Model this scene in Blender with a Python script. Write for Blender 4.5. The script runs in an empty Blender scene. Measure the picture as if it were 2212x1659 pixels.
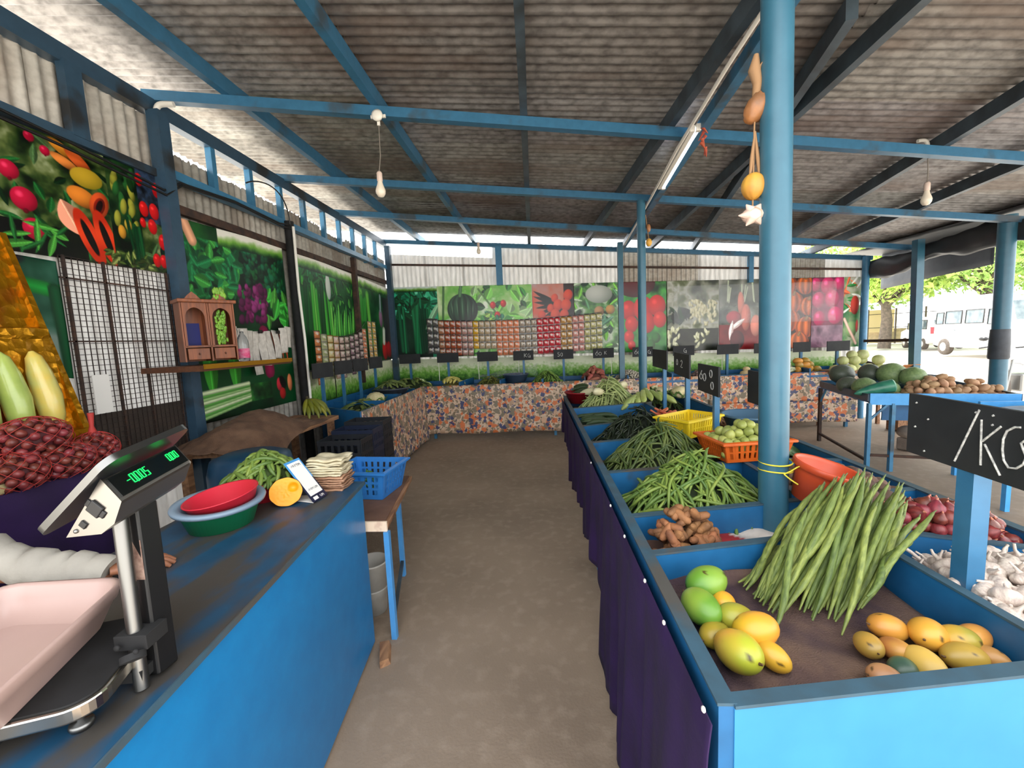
import bpy, math, random
import numpy as np
from mathutils import Vector, Matrix, Quaternion, noise as mnoise

random.seed(7)
rng = np.random.RandomState(11)
SC = bpy.context.scene
COL = SC.collection
PI = math.pi

# ------------------------------------------------------------------ helpers
def lin(c):
    out = []
    for v in c[:3]:
        v = v / 255.0
        out.append(v / 12.92 if v <= 0.04045 else ((v + 0.055) / 1.055) ** 2.4)
    return tuple(out)

def tag(o, label=None, cat=None, group=None, kind=None):
    if label: o['label'] = label
    if cat: o['category'] = cat
    if group: o['group'] = group
    if kind: o['kind'] = kind
    return o

def root(name, loc, label, cat, group=None):
    o = bpy.data.objects.new(name, None)
    COL.objects.link(o)
    o.location = loc
    o.empty_display_size = 0.05
    return tag(o, label, cat, group)

def V(*a):
    return Vector(a[0]) if len(a) == 1 else Vector(a)

class M:
    """collects shapes and links them as ONE mesh object"""
    def __init__(s):
        s.v, s.f, s.mi, s.sm, s.col = [], [], [], [], None
    def add(s, vs, fs, mi=0, smooth=False):
        b = len(s.v)
        s.v.extend(tuple(p) for p in vs)
        for f in fs:
            s.f.append(tuple(b + i for i in f)); s.mi.append(mi); s.sm.append(smooth)
        return s
    def hexa(s, p, mi=0):
        # p: bottom 4 (ccw from above) then top 4
        return s.add(p, [(3, 2, 1, 0), (4, 5, 6, 7), (0, 1, 5, 4), (1, 2, 6, 5), (2, 3, 7, 6), (3, 0, 4, 7)], mi)
    def box(s, c, d, R=None, mi=0):
        hx, hy, hz = d[0] / 2, d[1] / 2, d[2] / 2
        p = [V(-hx, -hy, -hz), V(hx, -hy, -hz), V(hx, hy, -hz), V(-hx, hy, -hz),
             V(-hx, -hy, hz), V(hx, -hy, hz), V(hx, hy, hz), V(-hx, hy, hz)]
        if R is not None:
            if not isinstance(R, Matrix): R = Matrix.Rotation(R, 3, 'Z')
            p = [R @ q for q in p]
        c = V(c)
        return s.hexa([q + c for q in p], mi)
    def bar(s, a, b, w, h, up=(0, 0, 1), mi=0):
        a, b, up = V(a), V(b), V(up)
        d = (b - a).normalized()
        sd = d.cross(up).normalized(); u = sd.cross(d).normalized()
        sd = sd * (w / 2); u = u * (h / 2)
        return s.hexa([a - sd - u, a + sd - u, b + sd - u, b - sd - u, a - sd + u, a + sd + u, b + sd + u, b - sd + u], mi)
    def wall(s, a, b, z0, z1, t, mi=0):
        a, b = V(a[0], a[1], 0), V(b[0], b[1], 0)
        d = (b - a).normalized(); n = V(-d.y, d.x, 0) * (t / 2)
        q = [a - n, b - n, b + n, a + n]
        return s.hexa([V(p.x, p.y, z0) for p in q] + [V(p.x, p.y, z1) for p in q], mi)
    def prism(s, poly, z0, z1, mi=0):
        n = len(poly)
        vs = [(p[0], p[1], z0) for p in poly] + [(p[0], p[1], z1) for p in poly]
        fs = [tuple(range(n - 1, -1, -1)), tuple(range(n, 2 * n))]
        fs += [(i, (i + 1) % n, n + (i + 1) % n, n + i) for i in range(n)]
        return s.add(vs, fs, mi)
    def extr(s, poly, off, mi=0, smooth=False):
        n = len(poly); off = V(off)
        vs = [V(p) for p in poly] + [V(p) + off for p in poly]
        s.add(vs, [tuple(range(n - 1, -1, -1)), tuple(range(n, 2 * n))], mi)
        return s.add(vs, [(i, (i + 1) % n, n + (i + 1) % n, n + i) for i in range(n)], mi, smooth)
    def tube(s, pts, r, n=8, mi=0, caps=True, smooth=True, sq=None):
        pts = [V(p) for p in pts]
        m = len(pts)
        if not hasattr(r, '__len__'): r = [r] * m
        t0 = (pts[1] - pts[0]).normalized()
        up = V(0, 0, 1) if abs(t0.z) < 0.9 else V(1, 0, 0)
        sd = t0.cross(up).normalized()
        vs = []
        for i in range(m):
            t = (pts[min(i + 1, m - 1)] - pts[max(i - 1, 0)]).normalized()
            sd = (sd - t * sd.dot(t)).normalized()
            u = t.cross(sd)
            for k in range(n):
                a = 2 * PI * k / n
                fl = 1.0 if sq is None else sq
                vs.append(pts[i] + sd * (math.cos(a) * r[i]) + u * (math.sin(a) * r[i] * fl))
        fs = []
        for i in range(m - 1):
            for k in range(n):
                k2 = (k + 1) % n
                fs.append((i * n + k, i * n + k2, (i + 1) * n + k2, (i + 1) * n + k))
        s.add(vs, fs, mi, smooth)
        if caps:
            s.add(vs[:n], [tuple(range(n - 1, -1, -1))], mi)
            s.add(vs[-n:], [tuple(range(n))], mi)
        return s
    def lathe(s, prof, n=24, c=(0, 0, 0), R=None, mi=0, smooth=True, close=False):
        c = V(c); vs = []
        for (r, z) in prof:
            for k in range(n):
                a = 2 * PI * k / n
                p = V(r * math.cos(a), r * math.sin(a), z)
                if R is not None: p = R @ p
                vs.append(p + c)
        fs = []
        m = len(prof)
        for i in range(m - 1):
            for k in range(n):
                k2 = (k + 1) % n
                fs.append((i * n + k, i * n + k2, (i + 1) * n + k2, (i + 1) * n + k))
        s.add(vs, fs, mi, smooth)
        if close:
            s.add(vs[:n], [tuple(range(n - 1, -1, -1))], mi)
            s.add(vs[-n:], [tuple(range(n))], mi)
        return s
    def ell(s, c, r, R=None, nu=16, nv=10, mi=0, fn=None):
        c = V(c); vs = []; fs = []
        for j in range(1, nv):
            th = PI * j / nv
            for i in range(nu):
                ph = 2 * PI * i / nu
                d = V(math.sin(th) * math.cos(ph), math.sin(th) * math.sin(ph), math.cos(th))
                k = fn(d, ph, th) if fn else 1.0
                p = V(d.x * r[0] * k, d.y * r[1] * k, d.z * r[2] * k)
                if R is not None: p = R @ p
                vs.append(p + c)
        for zz in (1, -1):
            k = fn(V(0, 0, zz), 0, 0 if zz > 0 else PI) if fn else 1.0
            p = V(0, 0, zz * r[2] * k)
            if R is not None: p = R @ p
            vs.append(p + c)
        for j in range(nv - 2):
            for i in range(nu):
                i2 = (i + 1) % nu
                fs.append((j * nu + i, (j + 1) * nu + i, (j + 1) * nu + i2, j * nu + i2))
        t = len(vs) - 2
        for i in range(nu):
            i2 = (i + 1) % nu
            fs.append((t, i, i2))
            fs.append((t + 1, (nv - 2) * nu + i2, (nv - 2) * nu + i))
        return s.add(vs, fs, mi, True)
    def grid(s, fn, nu, nv, mi=0, smooth=True):
        vs = [fn(i / nu, j / nv) for j in range(nv + 1) for i in range(nu + 1)]
        w = nu + 1
        fs = [(j * w + i, j * w + i + 1, (j + 1) * w + i + 1, (j + 1) * w + i) for j in range(nv) for i in range(nu)]
        return s.add(vs, fs, mi, smooth)
    def mesh(s, name, mats, off=None):
        me = bpy.data.meshes.new(name)
        vs = s.v
        if off is not None:
            vs = [(p[0] - off[0], p[1] - off[1], p[2] - off[2]) for p in vs]
        me.from_pydata(vs, [], s.f)
        if not isinstance(mats, (list, tuple)): mats = [mats]
        for m in mats: me.materials.append(m)
        me.polygons.foreach_set('material_index', s.mi)
        me.polygons.foreach_set('use_smooth', s.sm)
        me.update()
        return me
    def build(s, name, mats, parent=None, origin=None, bevel=0, solid=0):
        off = origin
        if parent is not None:
            off = V(0, 0, 0); q = parent
            while q is not None: off = off + q.location; q = q.parent
        me = s.mesh(name, mats, off)
        o = bpy.data.objects.new(name, me)
        COL.objects.link(o)
        if parent is not None: o.parent = parent
        elif origin is not None: o.location = origin
        if solid:
            md = o.modifiers.new('solid', 'SOLIDIFY'); md.thickness = solid; md.offset = 0
        if bevel:
            md = o.modifiers.new('bevel', 'BEVEL'); md.width = bevel; md.segments = 2; md.limit_method = 'ANGLE'
        return o

def rot(axis, a): return Matrix.Rotation(a, 3, axis)
def euler(x, y, z): return (rot('Z', z) @ rot('Y', y) @ rot('X', x))
def align(d, roll=0.0):
    """3x3 matrix whose x axis runs along d"""
    d = V(d).normalized()
    up = V(0, 0, 1) if abs(d.z) < 0.95 else V(0, 1, 0)
    y = up.cross(d).normalized(); z = d.cross(y)
    R = Matrix((d, y, z)).transposed()
    return R @ rot('X', roll)
def bez(p, n):
    out = []
    p = [V(q) for q in p]
    for i in range(n + 1):
        t = i / n; q = p
        while len(q) > 1: q = [q[k].lerp(q[k + 1], t) for k in range(len(q) - 1)]
        out.append(q[0])
    return out
def place(name, me, loc, R=None, s=1.0, label=None, cat=None, group=None):
    o = bpy.data.objects.new(name, me)
    COL.objects.link(o)
    mw = Matrix.Translation(V(loc))
    if R is not None: mw = mw @ R.to_4x4()
    sc = (s, s, s) if not hasattr(s, '__len__') else s
    mw = mw @ Matrix.Diagonal((sc[0], sc[1], sc[2], 1))
    o.matrix_world = mw
    return tag(o, label, cat, group)
def dup(r, loc, R=None, s=1.0, label=None, group=None):
    """copy of a thing with copies of its parts and sub-parts"""
    c = r.copy(); COL.objects.link(c)
    mw = Matrix.Translation(V(loc))
    if R is not None: mw = mw @ R.to_4x4()
    c.matrix_world = mw @ Matrix.Diagonal((s, s, s, 1))
    if label: c['label'] = label
    if group: c['group'] = group
    for ch in list(r.children):
        d = ch.copy(); COL.objects.link(d); d.parent = c
        for g in list(ch.children):
            e = g.copy(); COL.objects.link(e); e.parent = d
    return c

# ------------------------------------------------------------------ materials
def nodes(name):
    m = bpy.data.materials.new(name); m.use_nodes = True
    nt = m.node_tree; nt.nodes.clear()
    out = nt.nodes.new('ShaderNodeOutputMaterial')
    b = nt.nodes.new('ShaderNodeBsdfPrincipled')
    nt.links.new(b.outputs[0], out.inputs[0])
    return m, nt, b, out
def N(nt, t, **k):
    n = nt.nodes.new(t)
    for a, v in k.items(): setattr(n, a, v)
    return n
def tex(nt, kind, scale, detail=4, src='Object', stretch=None):
    tc = N(nt, 'ShaderNodeTexCoord')
    n = N(nt, kind)
    n.inputs['Scale'].default_value = scale
    if 'Detail' in n.inputs: n.inputs['Detail'].default_value = 0 if 'Voronoi' in kind else detail
    o = tc.outputs[src]
    if stretch:
        mp = N(nt, 'ShaderNodeMapping'); mp.inputs['Scale'].default_value = stretch
        nt.links.new(o, mp.inputs[0]); o = mp.outputs[0]
    nt.links.new(o, n.inputs['Vector'])
    return n
def ramp(nt, fac, stops):
    r = N(nt, 'ShaderNodeValToRGB')
    el = r.color_ramp.elements
    while len(el) < len(stops): el.new(0.5)
    for e, (p, c) in zip(el, stops):
        e.position = p; e.color = (*c, 1) if len(c) == 3 else c
    nt.links.new(fac, r.inputs[0])
    return r.outputs[0]
def mixc(nt, fac, a, b, mode='MIX'):
    n = N(nt, 'ShaderNodeMix', data_type='RGBA', blend_type=mode)
    for sock, v in ((n.inputs[0], fac), (n.inputs[6], a), (n.inputs[7], b)):
        if isinstance(v, (int, float)): sock.default_value = v
        elif isinstance(v, tuple): sock.default_value = (*v[:3], 1)
        else: nt.links.new(v, sock)
    return n.outputs[2]
def bump(nt, b, h, strength=0.3, dist=0.01):
    n = N(nt, 'ShaderNodeBump'); n.inputs['Strength'].default_value = strength; n.inputs['Distance'].default_value = dist
    nt.links.new(h, n.inputs['Height']); nt.links.new(n.outputs[0], b.inputs['Normal'])
MATS = {}
def mat(name, c1, c2=None, scale=8, rough=0.5, metal=0.0, bmp=0.0, bscale=None, rnd=0.0, lo=0.35, hi=0.65, stretch=None, spec=0.5, sss=0.0, trans=0.0, alpha=1.0, coat=0.0):
    if name in MATS: return MATS[name]
    m, nt, b, out = nodes(name)
    b.inputs['Roughness'].default_value = rough
    b.inputs['Metallic'].default_value = metal
    b.inputs['Specular IOR Level'].default_value = spec
    if coat: b.inputs['Coat Weight'].default_value = coat
    if trans: b.inputs['Transmission Weight'].default_value = trans
    if alpha < 1: b.inputs['Alpha'].default_value = alpha
    c = lin(c1)
    col = c
    if c2 is not None:
        t = tex(nt, 'ShaderNodeTexNoise', scale, 5, stretch=stretch)
        col = ramp(nt, t.outputs[0], [(lo, lin(c1)), (hi, lin(c2))])
    if rnd:
        oi = N(nt, 'ShaderNodeObjectInfo')
        hs = N(nt, 'ShaderNodeHueSaturation')
        mr = N(nt, 'ShaderNodeMapRange'); mr.inputs['To Min'].default_value = 1 - rnd; mr.inputs['To Max'].default_value = 1 + rnd
        nt.links.new(oi.outputs['Random'], mr.inputs['Value']); nt.links.new(mr.outputs[0], hs.inputs['Value'])
        mr2 = N(nt, 'ShaderNodeMapRange'); mr2.inputs['To Min'].default_value = 0.5 + rnd * 0.07; mr2.inputs['To Max'].default_value = 0.5 - rnd * 0.07
        nt.links.new(oi.outputs['Random'], mr2.inputs['Value']); nt.links.new(mr2.outputs[0], hs.inputs['Hue'])
        if isinstance(col, tuple): hs.inputs['Color'].default_value = (*col, 1)
        else: nt.links.new(col, hs.inputs['Color'])
        col = hs.outputs[0]
    if isinstance(col, tuple): b.inputs['Base Color'].default_value = (*col, 1)
    else: nt.links.new(col, b.inputs['Base Color'])
    if bmp:
        t = tex(nt, 'ShaderNodeTexNoise', bscale or scale * 3, 6, stretch=stretch)
        bump(nt, b, t.outputs[0], bmp)
    MATS[name] = m
    return m
def paint(name, c, worn, dirt, amt=0.62, rough=0.42, scale=3.0, stretch=None):
    """brushed enamel paint, thin scuffs and dirt with shapes of their own"""
    m, nt, b, out = nodes(name)
    t = tex(nt, 'ShaderNodeTexNoise', scale, 8, stretch=stretch)
    t2 = tex(nt, 'ShaderNodeTexNoise', scale * 6, 6)
    base = ramp(nt, t2.outputs[0], [(0.3, lin(c)), (0.75, lin(worn))])
    f = ramp(nt, t.outputs[0], [(amt, (0, 0, 0)), (amt + 0.09, (1, 1, 1))])
    col = mixc(nt, f, base, lin(dirt))
    nt.links.new(col, b.inputs['Base Color'])
    b.inputs['Roughness'].default_value = rough
    bump(nt, b, t2.outputs[0], 0.12, 0.004)
    MATS[name] = m
    return m
def emit(name, c, s):
    m, nt, b, out = nodes(name)
    b.inputs['Base Color'].default_value = (*lin(c), 1)
    b.inputs['Emission Color'].default_value = (*lin(c), 1)
    b.inputs['Emission Strength'].default_value = s
    MATS[name] = m
    return m
def vcol(name, rough=0.45, spec=0.4, bmp=0.0, coat=0.0):
    if name in MATS: return MATS[name]
    m, nt, b, out = nodes(name)
    a = N(nt, 'ShaderNodeVertexColor', layer_name='Col')
    nt.links.new(a.outputs[0], b.inputs['Base Color'])
    b.inputs['Roughness'].default_value = rough
    b.inputs['Specular IOR Level'].default_value = spec
    if coat: b.inputs['Coat Weight'].default_value = coat
    if bmp:
        t = tex(nt, 'ShaderNodeTexNoise', 4, 4); bump(nt, b, t.outputs[0], bmp, 0.02)
    MATS[name] = m
    return m
def setcol(me, cols):
    """cols: per-vertex linear rgb array"""
    at = me.color_attributes.new('Col', 'FLOAT_COLOR', 'POINT')
    a = np.ones((len(me.vertices), 4), dtype=np.float32)
    a[:, :3] = np.asarray(cols, dtype=np.float32).reshape(-1, 3)
    at.data.foreach_set('color', a.ravel())

BLUE = paint('blue_enamel', (28, 128, 196), (36, 140, 208), (52, 66, 80), 0.66)
BLUED = paint('blue_bin_paint', (24, 88, 134), (30, 98, 148), (56, 62, 66), 0.6)
RIM = paint('worn_rim_paint', (50, 72, 84), (54, 86, 104), (74, 72, 68), 0.52, 0.6)
STEEL = paint('blue_steel_paint', (52, 108, 142), (62, 122, 158), (58, 74, 84), 0.6)
BEAMP = paint('blue_beam_paint', (46, 96, 126), (54, 108, 142), (60, 74, 84), 0.56)
PILL = paint('pillar_paint', (46, 92, 112), (54, 102, 122), (84, 98, 102), 0.68, 0.35, 2.0)
DARKST = paint('dark_steel_paint', (44, 68, 86), (50, 76, 96), (38, 40, 42), 0.56)
GREYST = mat('grey_purlin_paint', (70, 84, 94), (50, 58, 64), 6, 0.5)
RUST = mat('rusty_steel', (82, 58, 46), (52, 42, 38), 14, 0.8, 0.2)
CHROME = mat('polished_steel', (200, 196, 188), (180, 176, 168), 10, 0.22, 1.0)
STEELB = mat('brushed_steel', (128, 128, 126), None, 8, 0.35, 1.0)
BLACK = mat('black_plastic', (18, 18, 19), None, 8, 0.4)
BLACKM = mat('black_matte', (14, 14, 14), (26, 26, 28), 12, 0.85)
WHITEP = mat('white_plastic', (226, 222, 212), None, 8, 0.4)
BOARD = mat('slate_paint', (24, 27, 30), (36, 38, 40), 9, 0.7)
CHALK = mat('chalk_marks', (214, 214, 208), (150, 150, 148), 120, 0.95)
BURLAP = mat('burlap_cloth', (110, 84, 66), (82, 60, 50), 26, 0.95, bmp=0.6, bscale=240)
WOOD = mat('raw_timber', (170, 126, 90), (120, 84, 60), 4, 0.75, stretch=(12, 1, 12), bmp=0.3, bscale=8)
SKINM = mat('skin', (150, 98, 70), (138, 88, 62), 20, 0.5)
# ------------------------------------------------------------------ camera, world, sun
cam = bpy.data.cameras.new('camera')
cam.sensor_width = 36.0
cam.lens = 14.647
cam.clip_start = 0.02
cam.clip_end = 400
co = bpy.data.objects.new('camera', cam)
COL.objects.link(co)
co.matrix_world = Matrix(((0.99688065, 0.0375719, 0.06940695, 0.0), (0.0650389, 0.10709922, -0.99211879, 0.0),
                          (-0.04470922, 0.99353818, 0.10432151, 1.5), (0, 0, 0, 1)))
SC.camera = co

w = bpy.data.worlds.new('sky'); SC.world = w; w.use_nodes = True
bg = w.node_tree.nodes['Background']
bg.inputs[0].default_value = (0.97, 0.985, 1.0, 1)
bg.inputs[1].default_value = 3.0
sl = bpy.data.lights.new('sun', 'SUN'); sl.energy = 10.0; sl.angle = math.radians(1.5); sl.color = (1.0, 0.96, 0.90)
so = bpy.data.objects.new('sun', sl); COL.objects.link(so)
so.rotation_euler = V(0.22, -0.20, -0.95).to_track_quat('-Z', 'Y').to_euler()
SC.view_settings.view_transform = 'Standard'
SC.view_settings.look = 'None'
SC.view_settings.gamma = 1.0
SC.view_settings.use_curve_mapping = False
SC.view_settings.exposure = 0.58
SC.cycles.max_bounces = 10
SC.cycles.diffuse_bounces = 6
SC.cycles.sample_clamp_indirect = 6.0

# ------------------------------------------------------------------ setting
def concrete(name, a, b, c):
    m, nt, bs, out = nodes(name)
    t = tex(nt, 'ShaderNodeTexNoise', 1.1, 8); t2 = tex(nt, 'ShaderNodeTexNoise', 14, 8); t3 = tex(nt, 'ShaderNodeTexNoise', 90, 4)
    c1 = ramp(nt, t.outputs[0], [(0.35, lin(a)), (0.65, lin(b))])
    f = ramp(nt, t2.outputs[0], [(0.5, (0, 0, 0)), (0.72, (1, 1, 1))])
    nt.links.new(mixc(nt, mixc(nt, 0.45, (0, 0, 0), f, 'MIX'), c1, lin(c)), bs.inputs['Base Color'])
    bs.inputs['Roughness'].default_value = 0.72
    bump(nt, bs, mixc(nt, 0.5, t2.outputs[0], t3.outputs[0]), 0.35, 0.01)
    return m
CONC = concrete('trodden_concrete', (158, 138, 118), (136, 118, 100), (178, 158, 138))
ROAD = concrete('dusty_road', (200, 194, 184), (186, 180, 170), (214, 208, 198))

o = M().box((1.3, 3.2, -0.06), (8.2, 8.6, 0.12)).build('floor', CONC); tag(o, 'trodden grey-brown concrete floor of the stall', 'floor', kind='structure')
o = M().box((20, 20, -0.12), (160, 140, 0.08)).build('ground', ROAD); tag(o, 'sunlit dusty road surface outside the stall', 'ground', kind='structure')

def roofz(x): return 3.40 - 0.092 * (x + 2.5)

def tin(name, base, dark, rust, sc=1.6, metal=0.35, rough=0.5):
    m, nt, b, out = nodes(name)
    a = N(nt, 'ShaderNodeVertexColor', layer_name='Col')
    t = tex(nt, 'ShaderNodeTexNoise', sc, 8, stretch=(0.5, 1.5, 1)); t2 = tex(nt, 'ShaderNodeTexNoise', 24, 6, stretch=(0.6, 1, 1))
    c1 = ramp(nt, t2.outputs[0], [(0.3, lin(dark)), (0.62, lin(base))])
    f = ramp(nt, t.outputs[0], [(0.5, (0, 0, 0)), (0.66, (1, 1, 1))])
    c2 = mixc(nt, mixc(nt, 0.6, (0, 0, 0), f), c1, lin(rust))
    nt.links.new(mixc(nt, 1.0, c2, a.outputs[0], 'MULTIPLY'), b.inputs['Base Color'])
    b.inputs['Metallic'].default_value = metal
    b.inputs['Roughness'].default_value = rough
    bump(nt, b, t2.outputs[0], 0.15, 0.004)
    return m
ROOFM = tin('weathered_roof_tin', (164, 163, 160), (112, 110, 108), (116, 98, 86))
WALLT = tin('wall_tin', (214, 211, 204), (182, 178, 170), (140, 120, 104))

# roof: overlapping corrugated sheets, grooves along x
vs, fs, cols = [], [], []
y = -0.98; k = 0
while y < 6.9:
    for (xa, xb) in ((-3.5, -1.05), (-1.15, 1.75), (1.65, 4.05), (3.95, 6.0)):
        if y < 0.5 and xa > -2: continue  # left column runs on unseen past the camera, added to darken that side
        tone = 0.62 + 0.38 * random.random()
        tint = (tone, tone * (0.94 + 0.06 * random.random()), tone * (0.90 + 0.1 * random.random()))
        y1 = y + 0.86; rows = int(0.86 / 0.076 * 6)
        b = len(vs); dz = 0.006 * (k % 2) + (0.004 if xa in (-1.15, 3.95) else 0)
        for j in range(rows + 1):
            yy = y + (y1 - y) * j / rows
            h = 0.014 * math.sin(2 * PI * yy / 0.076)
            for xx in (xa, xb):
                vs.append((xx, yy, roofz(xx) + h + dz)); cols.append(tint)
        for j in range(rows):
            fs.append((b + 2 * j, b + 2 * j + 1, b + 2 * j + 3, b + 2 * j + 2))
    y += 0.8; k += 1
mm = M(); mm.add(vs, fs, 0, True)
o = mm.build('ceiling', ROOFM); setcol(o.data, cols)
tag(o, 'corrugated metal roof of weathered overlapping sheets', 'roof', kind='structure')

def fibre():
    m, nt, b, out = nodes('fibre_sheet')
    t2 = tex(nt, 'ShaderNodeTexNoise', 24, 6, stretch=(1, 1, 0.2))
    col = ramp(nt, t2.outputs[0], [(0.3, lin((196, 194, 190))), (0.7, lin((226, 225, 222)))])
    nt.links.new(col, b.inputs['Base Color']); b.inputs['Roughness'].default_value = 0.45
    tr = N(nt, 'ShaderNodeBsdfTranslucent'); nt.links.new(col, tr.inputs[0])
    mx = N(nt, 'ShaderNodeMixShader'); mx.inputs[0].default_value = 0.07
    nt.links.new(b.outputs[0], mx.inputs[1]); nt.links.new(tr.outputs[0], mx.inputs[2]); nt.links.new(mx.outputs[0], out.inputs[0])
    return m
FIBRE = fibre()
def corr(name, p0, p1, z0f, z1f, label, matl=WALLT, axis='y', amp=0.010, pitch=0.076, tones=(0.7, 1.0), sheet=0.75, thick=0.0, jag=0.0, clear=()):
    """upright corrugated sheeting from p0 to p1 (xy), heights as functions of t"""
    p0, p1 = V(p0[0], p0[1], 0), V(p1[0], p1[1], 0)
    L = (p1 - p0).length; d = (p1 - p0) / L; n = V(-d.y, d.x, 0)
    vs, fs, cols, fi = [], [], [], []
    ns = max(1, round(L / sheet)); b = 0
    for s in range(ns):
        tone = tones[0] + (tones[1] - tones[0]) * random.random()
        tint = (tone, tone * 0.97, tone * 0.92)
        a0, a1 = L * s / ns, min(L, L * (s + 1) / ns + 0.04)
        m = max(6, int((a1 - a0) / pitch * 8)); b = len(vs); jz = random.uniform(-jag, jag)
        for j in range(m + 1):
            u = a0 + (a1 - a0) * j / m; t = u / L
            q = p0 + d * u + n * (amp * math.sin(2 * PI * u / pitch) + 0.003 * (s % 2))
            vs.append((q.x, q.y, z0f(t))); vs.append((q.x, q.y, z1f(t) + jz + (random.uniform(-jag, jag) * 0.4 if jag else 0))); cols += [tint, tint]
        for j in range(m): fs.append((b + 2 * j, b + 2 * j + 2, b + 2 * j + 3, b + 2 * j + 1)); fi.append(1 if s in clear else 0)
    mm = M(); mm.add(vs, fs, 0, True)
    mm.mi = fi
    o = mm.build(name, [matl, FIBRE]); setcol(o.data, cols)
    return tag(o, label, 'wall', kind='structure')
LX = -2.55   # left wall line
corr('wall_left', (LX - 0.03, -0.6), (LX - 0.03, 2.83), lambda t: 0.0, lambda t: 2.20, 'corrugated sheet wall behind the wire mesh', amp=0.012, clear=(3, 4))  # near end past the camera is unseen, added to shade the left side
corr('wall_left', (LX - 0.04, -0.6), (LX - 0.04, 2.83), lambda t: 2.15, lambda t: 3.12, 'corrugated grey sheeting above the fruit poster', amp=0.013, tones=(0.8, 0.95))  # upper sheeting gets the same unseen near end, added for its shade
corr('wall_left', (LX - 0.03, 2.84), (LX - 0.03, 7.1), lambda t: 0.0, lambda t: 2.93 + 0.03 * t, 'corrugated sheet wall with a torn top edge under the eave openings', jag=0.025, tones=(0.5, 0.75))
corr('wall_back', (LX, 7.13), (5.2, 7.13), lambda t: 0.0, lambda t: 3.30 - 0.708 * t - (0.25 if t < 0.235 else 0), 'corrugated sheet wall behind the posters', tones=(0.55, 1.0), sheet=0.62, clear=(0, 1, 2, 3, 4, 5, 8, 9, 11))

def trim(m, name, matl, label, cat='beam'):
    return tag(m.build(name, matl), label, cat, kind='structure')
n_t = [0]
def tn():
    n_t[0] += 1
    return 'trim_%d' % n_t[0]
# rafters under the roof (left wall to right eave)
for (a, b_, lab) in (((-2.6, 2.84), (5.4, 3.69), 'blue steel rafter nearest the camera'), ((-2.6, 4.28), (5.3, 4.97), 'blue steel rafter with the bulb hanging in front of it'),
                     ((-2.6, 5.45), (5.25, 6.32), 'third blue steel rafter from the camera'), ((-2.6, 7.07), (5.25, 7.07), 'steel rafter along the top of the back wall'),
                     ((-2.6, 1.2), (5.4, 1.9), 'blue steel rafter above the camera')):
    trim(M().bar((a[0], a[1], roofz(a[0]) - 0.16), (b_[0], b_[1], roofz(b_[0]) - 0.16), 0.06, 0.065), tn(), BEAMP, lab)
# purlins
for (a, b_, g, lab) in (((-2.12, -0.5), (-1.95, 7.4), BEAMP, 'blue purlin nearest the left wall'), ((-1.10, -0.5), (-1.02, 7.4), BEAMP, 'blue purlin above the service counter'),
                        ((-0.0, -0.5), (-0.11, 7.4), GREYST, 'purlin above the middle of the aisle'), ((1.17, -0.5), (0.785, 7.4), GREYST, 'dark purlin left of the tube light beam'),
                        ((1.66, -0.5), (1.88, 7.4), GREYST, 'dark purlin crossing behind the blue pillar'), ((1.5, 2.2), (2.6, 7.4), GREYST, 'slanting dark purlin right of the pillar'),
                        ((2.3, -0.5), (3.75, 7.4), GREYST, 'dark purlin above the potato stand'), ((3.3, -0.5), (4.4, 7.4), GREYST, 'dark purlin nearest the open side')):
    trim(M().bar((a[0], a[1], roofz(a[0]) - 0.075), (b_[0], b_[1], roofz(b_[0]) - 0.075), 0.05, 0.10), tn(), g, lab)
trim(M().bar((1.02, 0.2, 2.90), (1.36, 7.0, 2.87), 0.06, 0.075), tn(), BEAMP, 'long beam that carries the tube light')
trim(M().bar((0.88, 0.2, 2.90), (0.88, 0.25, 2.90), 0.06, 0.07), tn(), BEAMP, 'short stub of beam above the camera')
# left wall framing
trim(M().bar((LX, 0.2, 3.14), (LX, 7.1, 3.20), 0.07, 0.10), tn(), DARKST, 'dark blue top rail of the left wall')
trim(M().bar((LX + 0.02, 0.2, 2.70), (LX + 0.02, 2.82, 2.72), 0.05, 0.05), tn(), DARKST, 'dark rail above the fruit poster')
trim(M().bar((LX + 0.03, 2.84, 2.75), (LX + 0.03, 7.1, 2.80), 0.07, 0.06), tn(), STEEL, 'blue rail below the eave openings')
trim(M().bar((LX + 0.02, 2.84, 2.53), (LX + 0.02, 7.1, 2.56), 0.04, 0.06), tn(), RUST, 'rusty rail above the leaf posters')
for yy, z0, w_, g, lab in ((2.30, 2.70, 0.09, DARKST, 'flat blue upright between the corrugated panels near the camera'),):
    trim(M().box((LX + 0.025, yy, 2.925), (0.05, w_, 0.39)), tn(), g, lab)
i = 0
for yy in (3.32, 3.76, 4.2, 4.62, 5.05, 5.45, 5.85, 6.25, 6.65):
    i += 1
    trim(M().box((LX, yy, 2.97), (0.05, 0.045, 0.44)), tn(), STEEL, 'upright %s in the row of eave openings' % ('first', 'second', 'third', 'fourth', 'fifth', 'sixth', 'seventh', 'eighth', 'ninth')[i - 1], 'upright')
trim(M().bar((LX + 0.05, 7.06, 2.86), (5.2, 7.06, 2.36), 0.03, 0.03), tn(), RUST, 'rusty rail halfway up the back wall sheeting')
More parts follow.
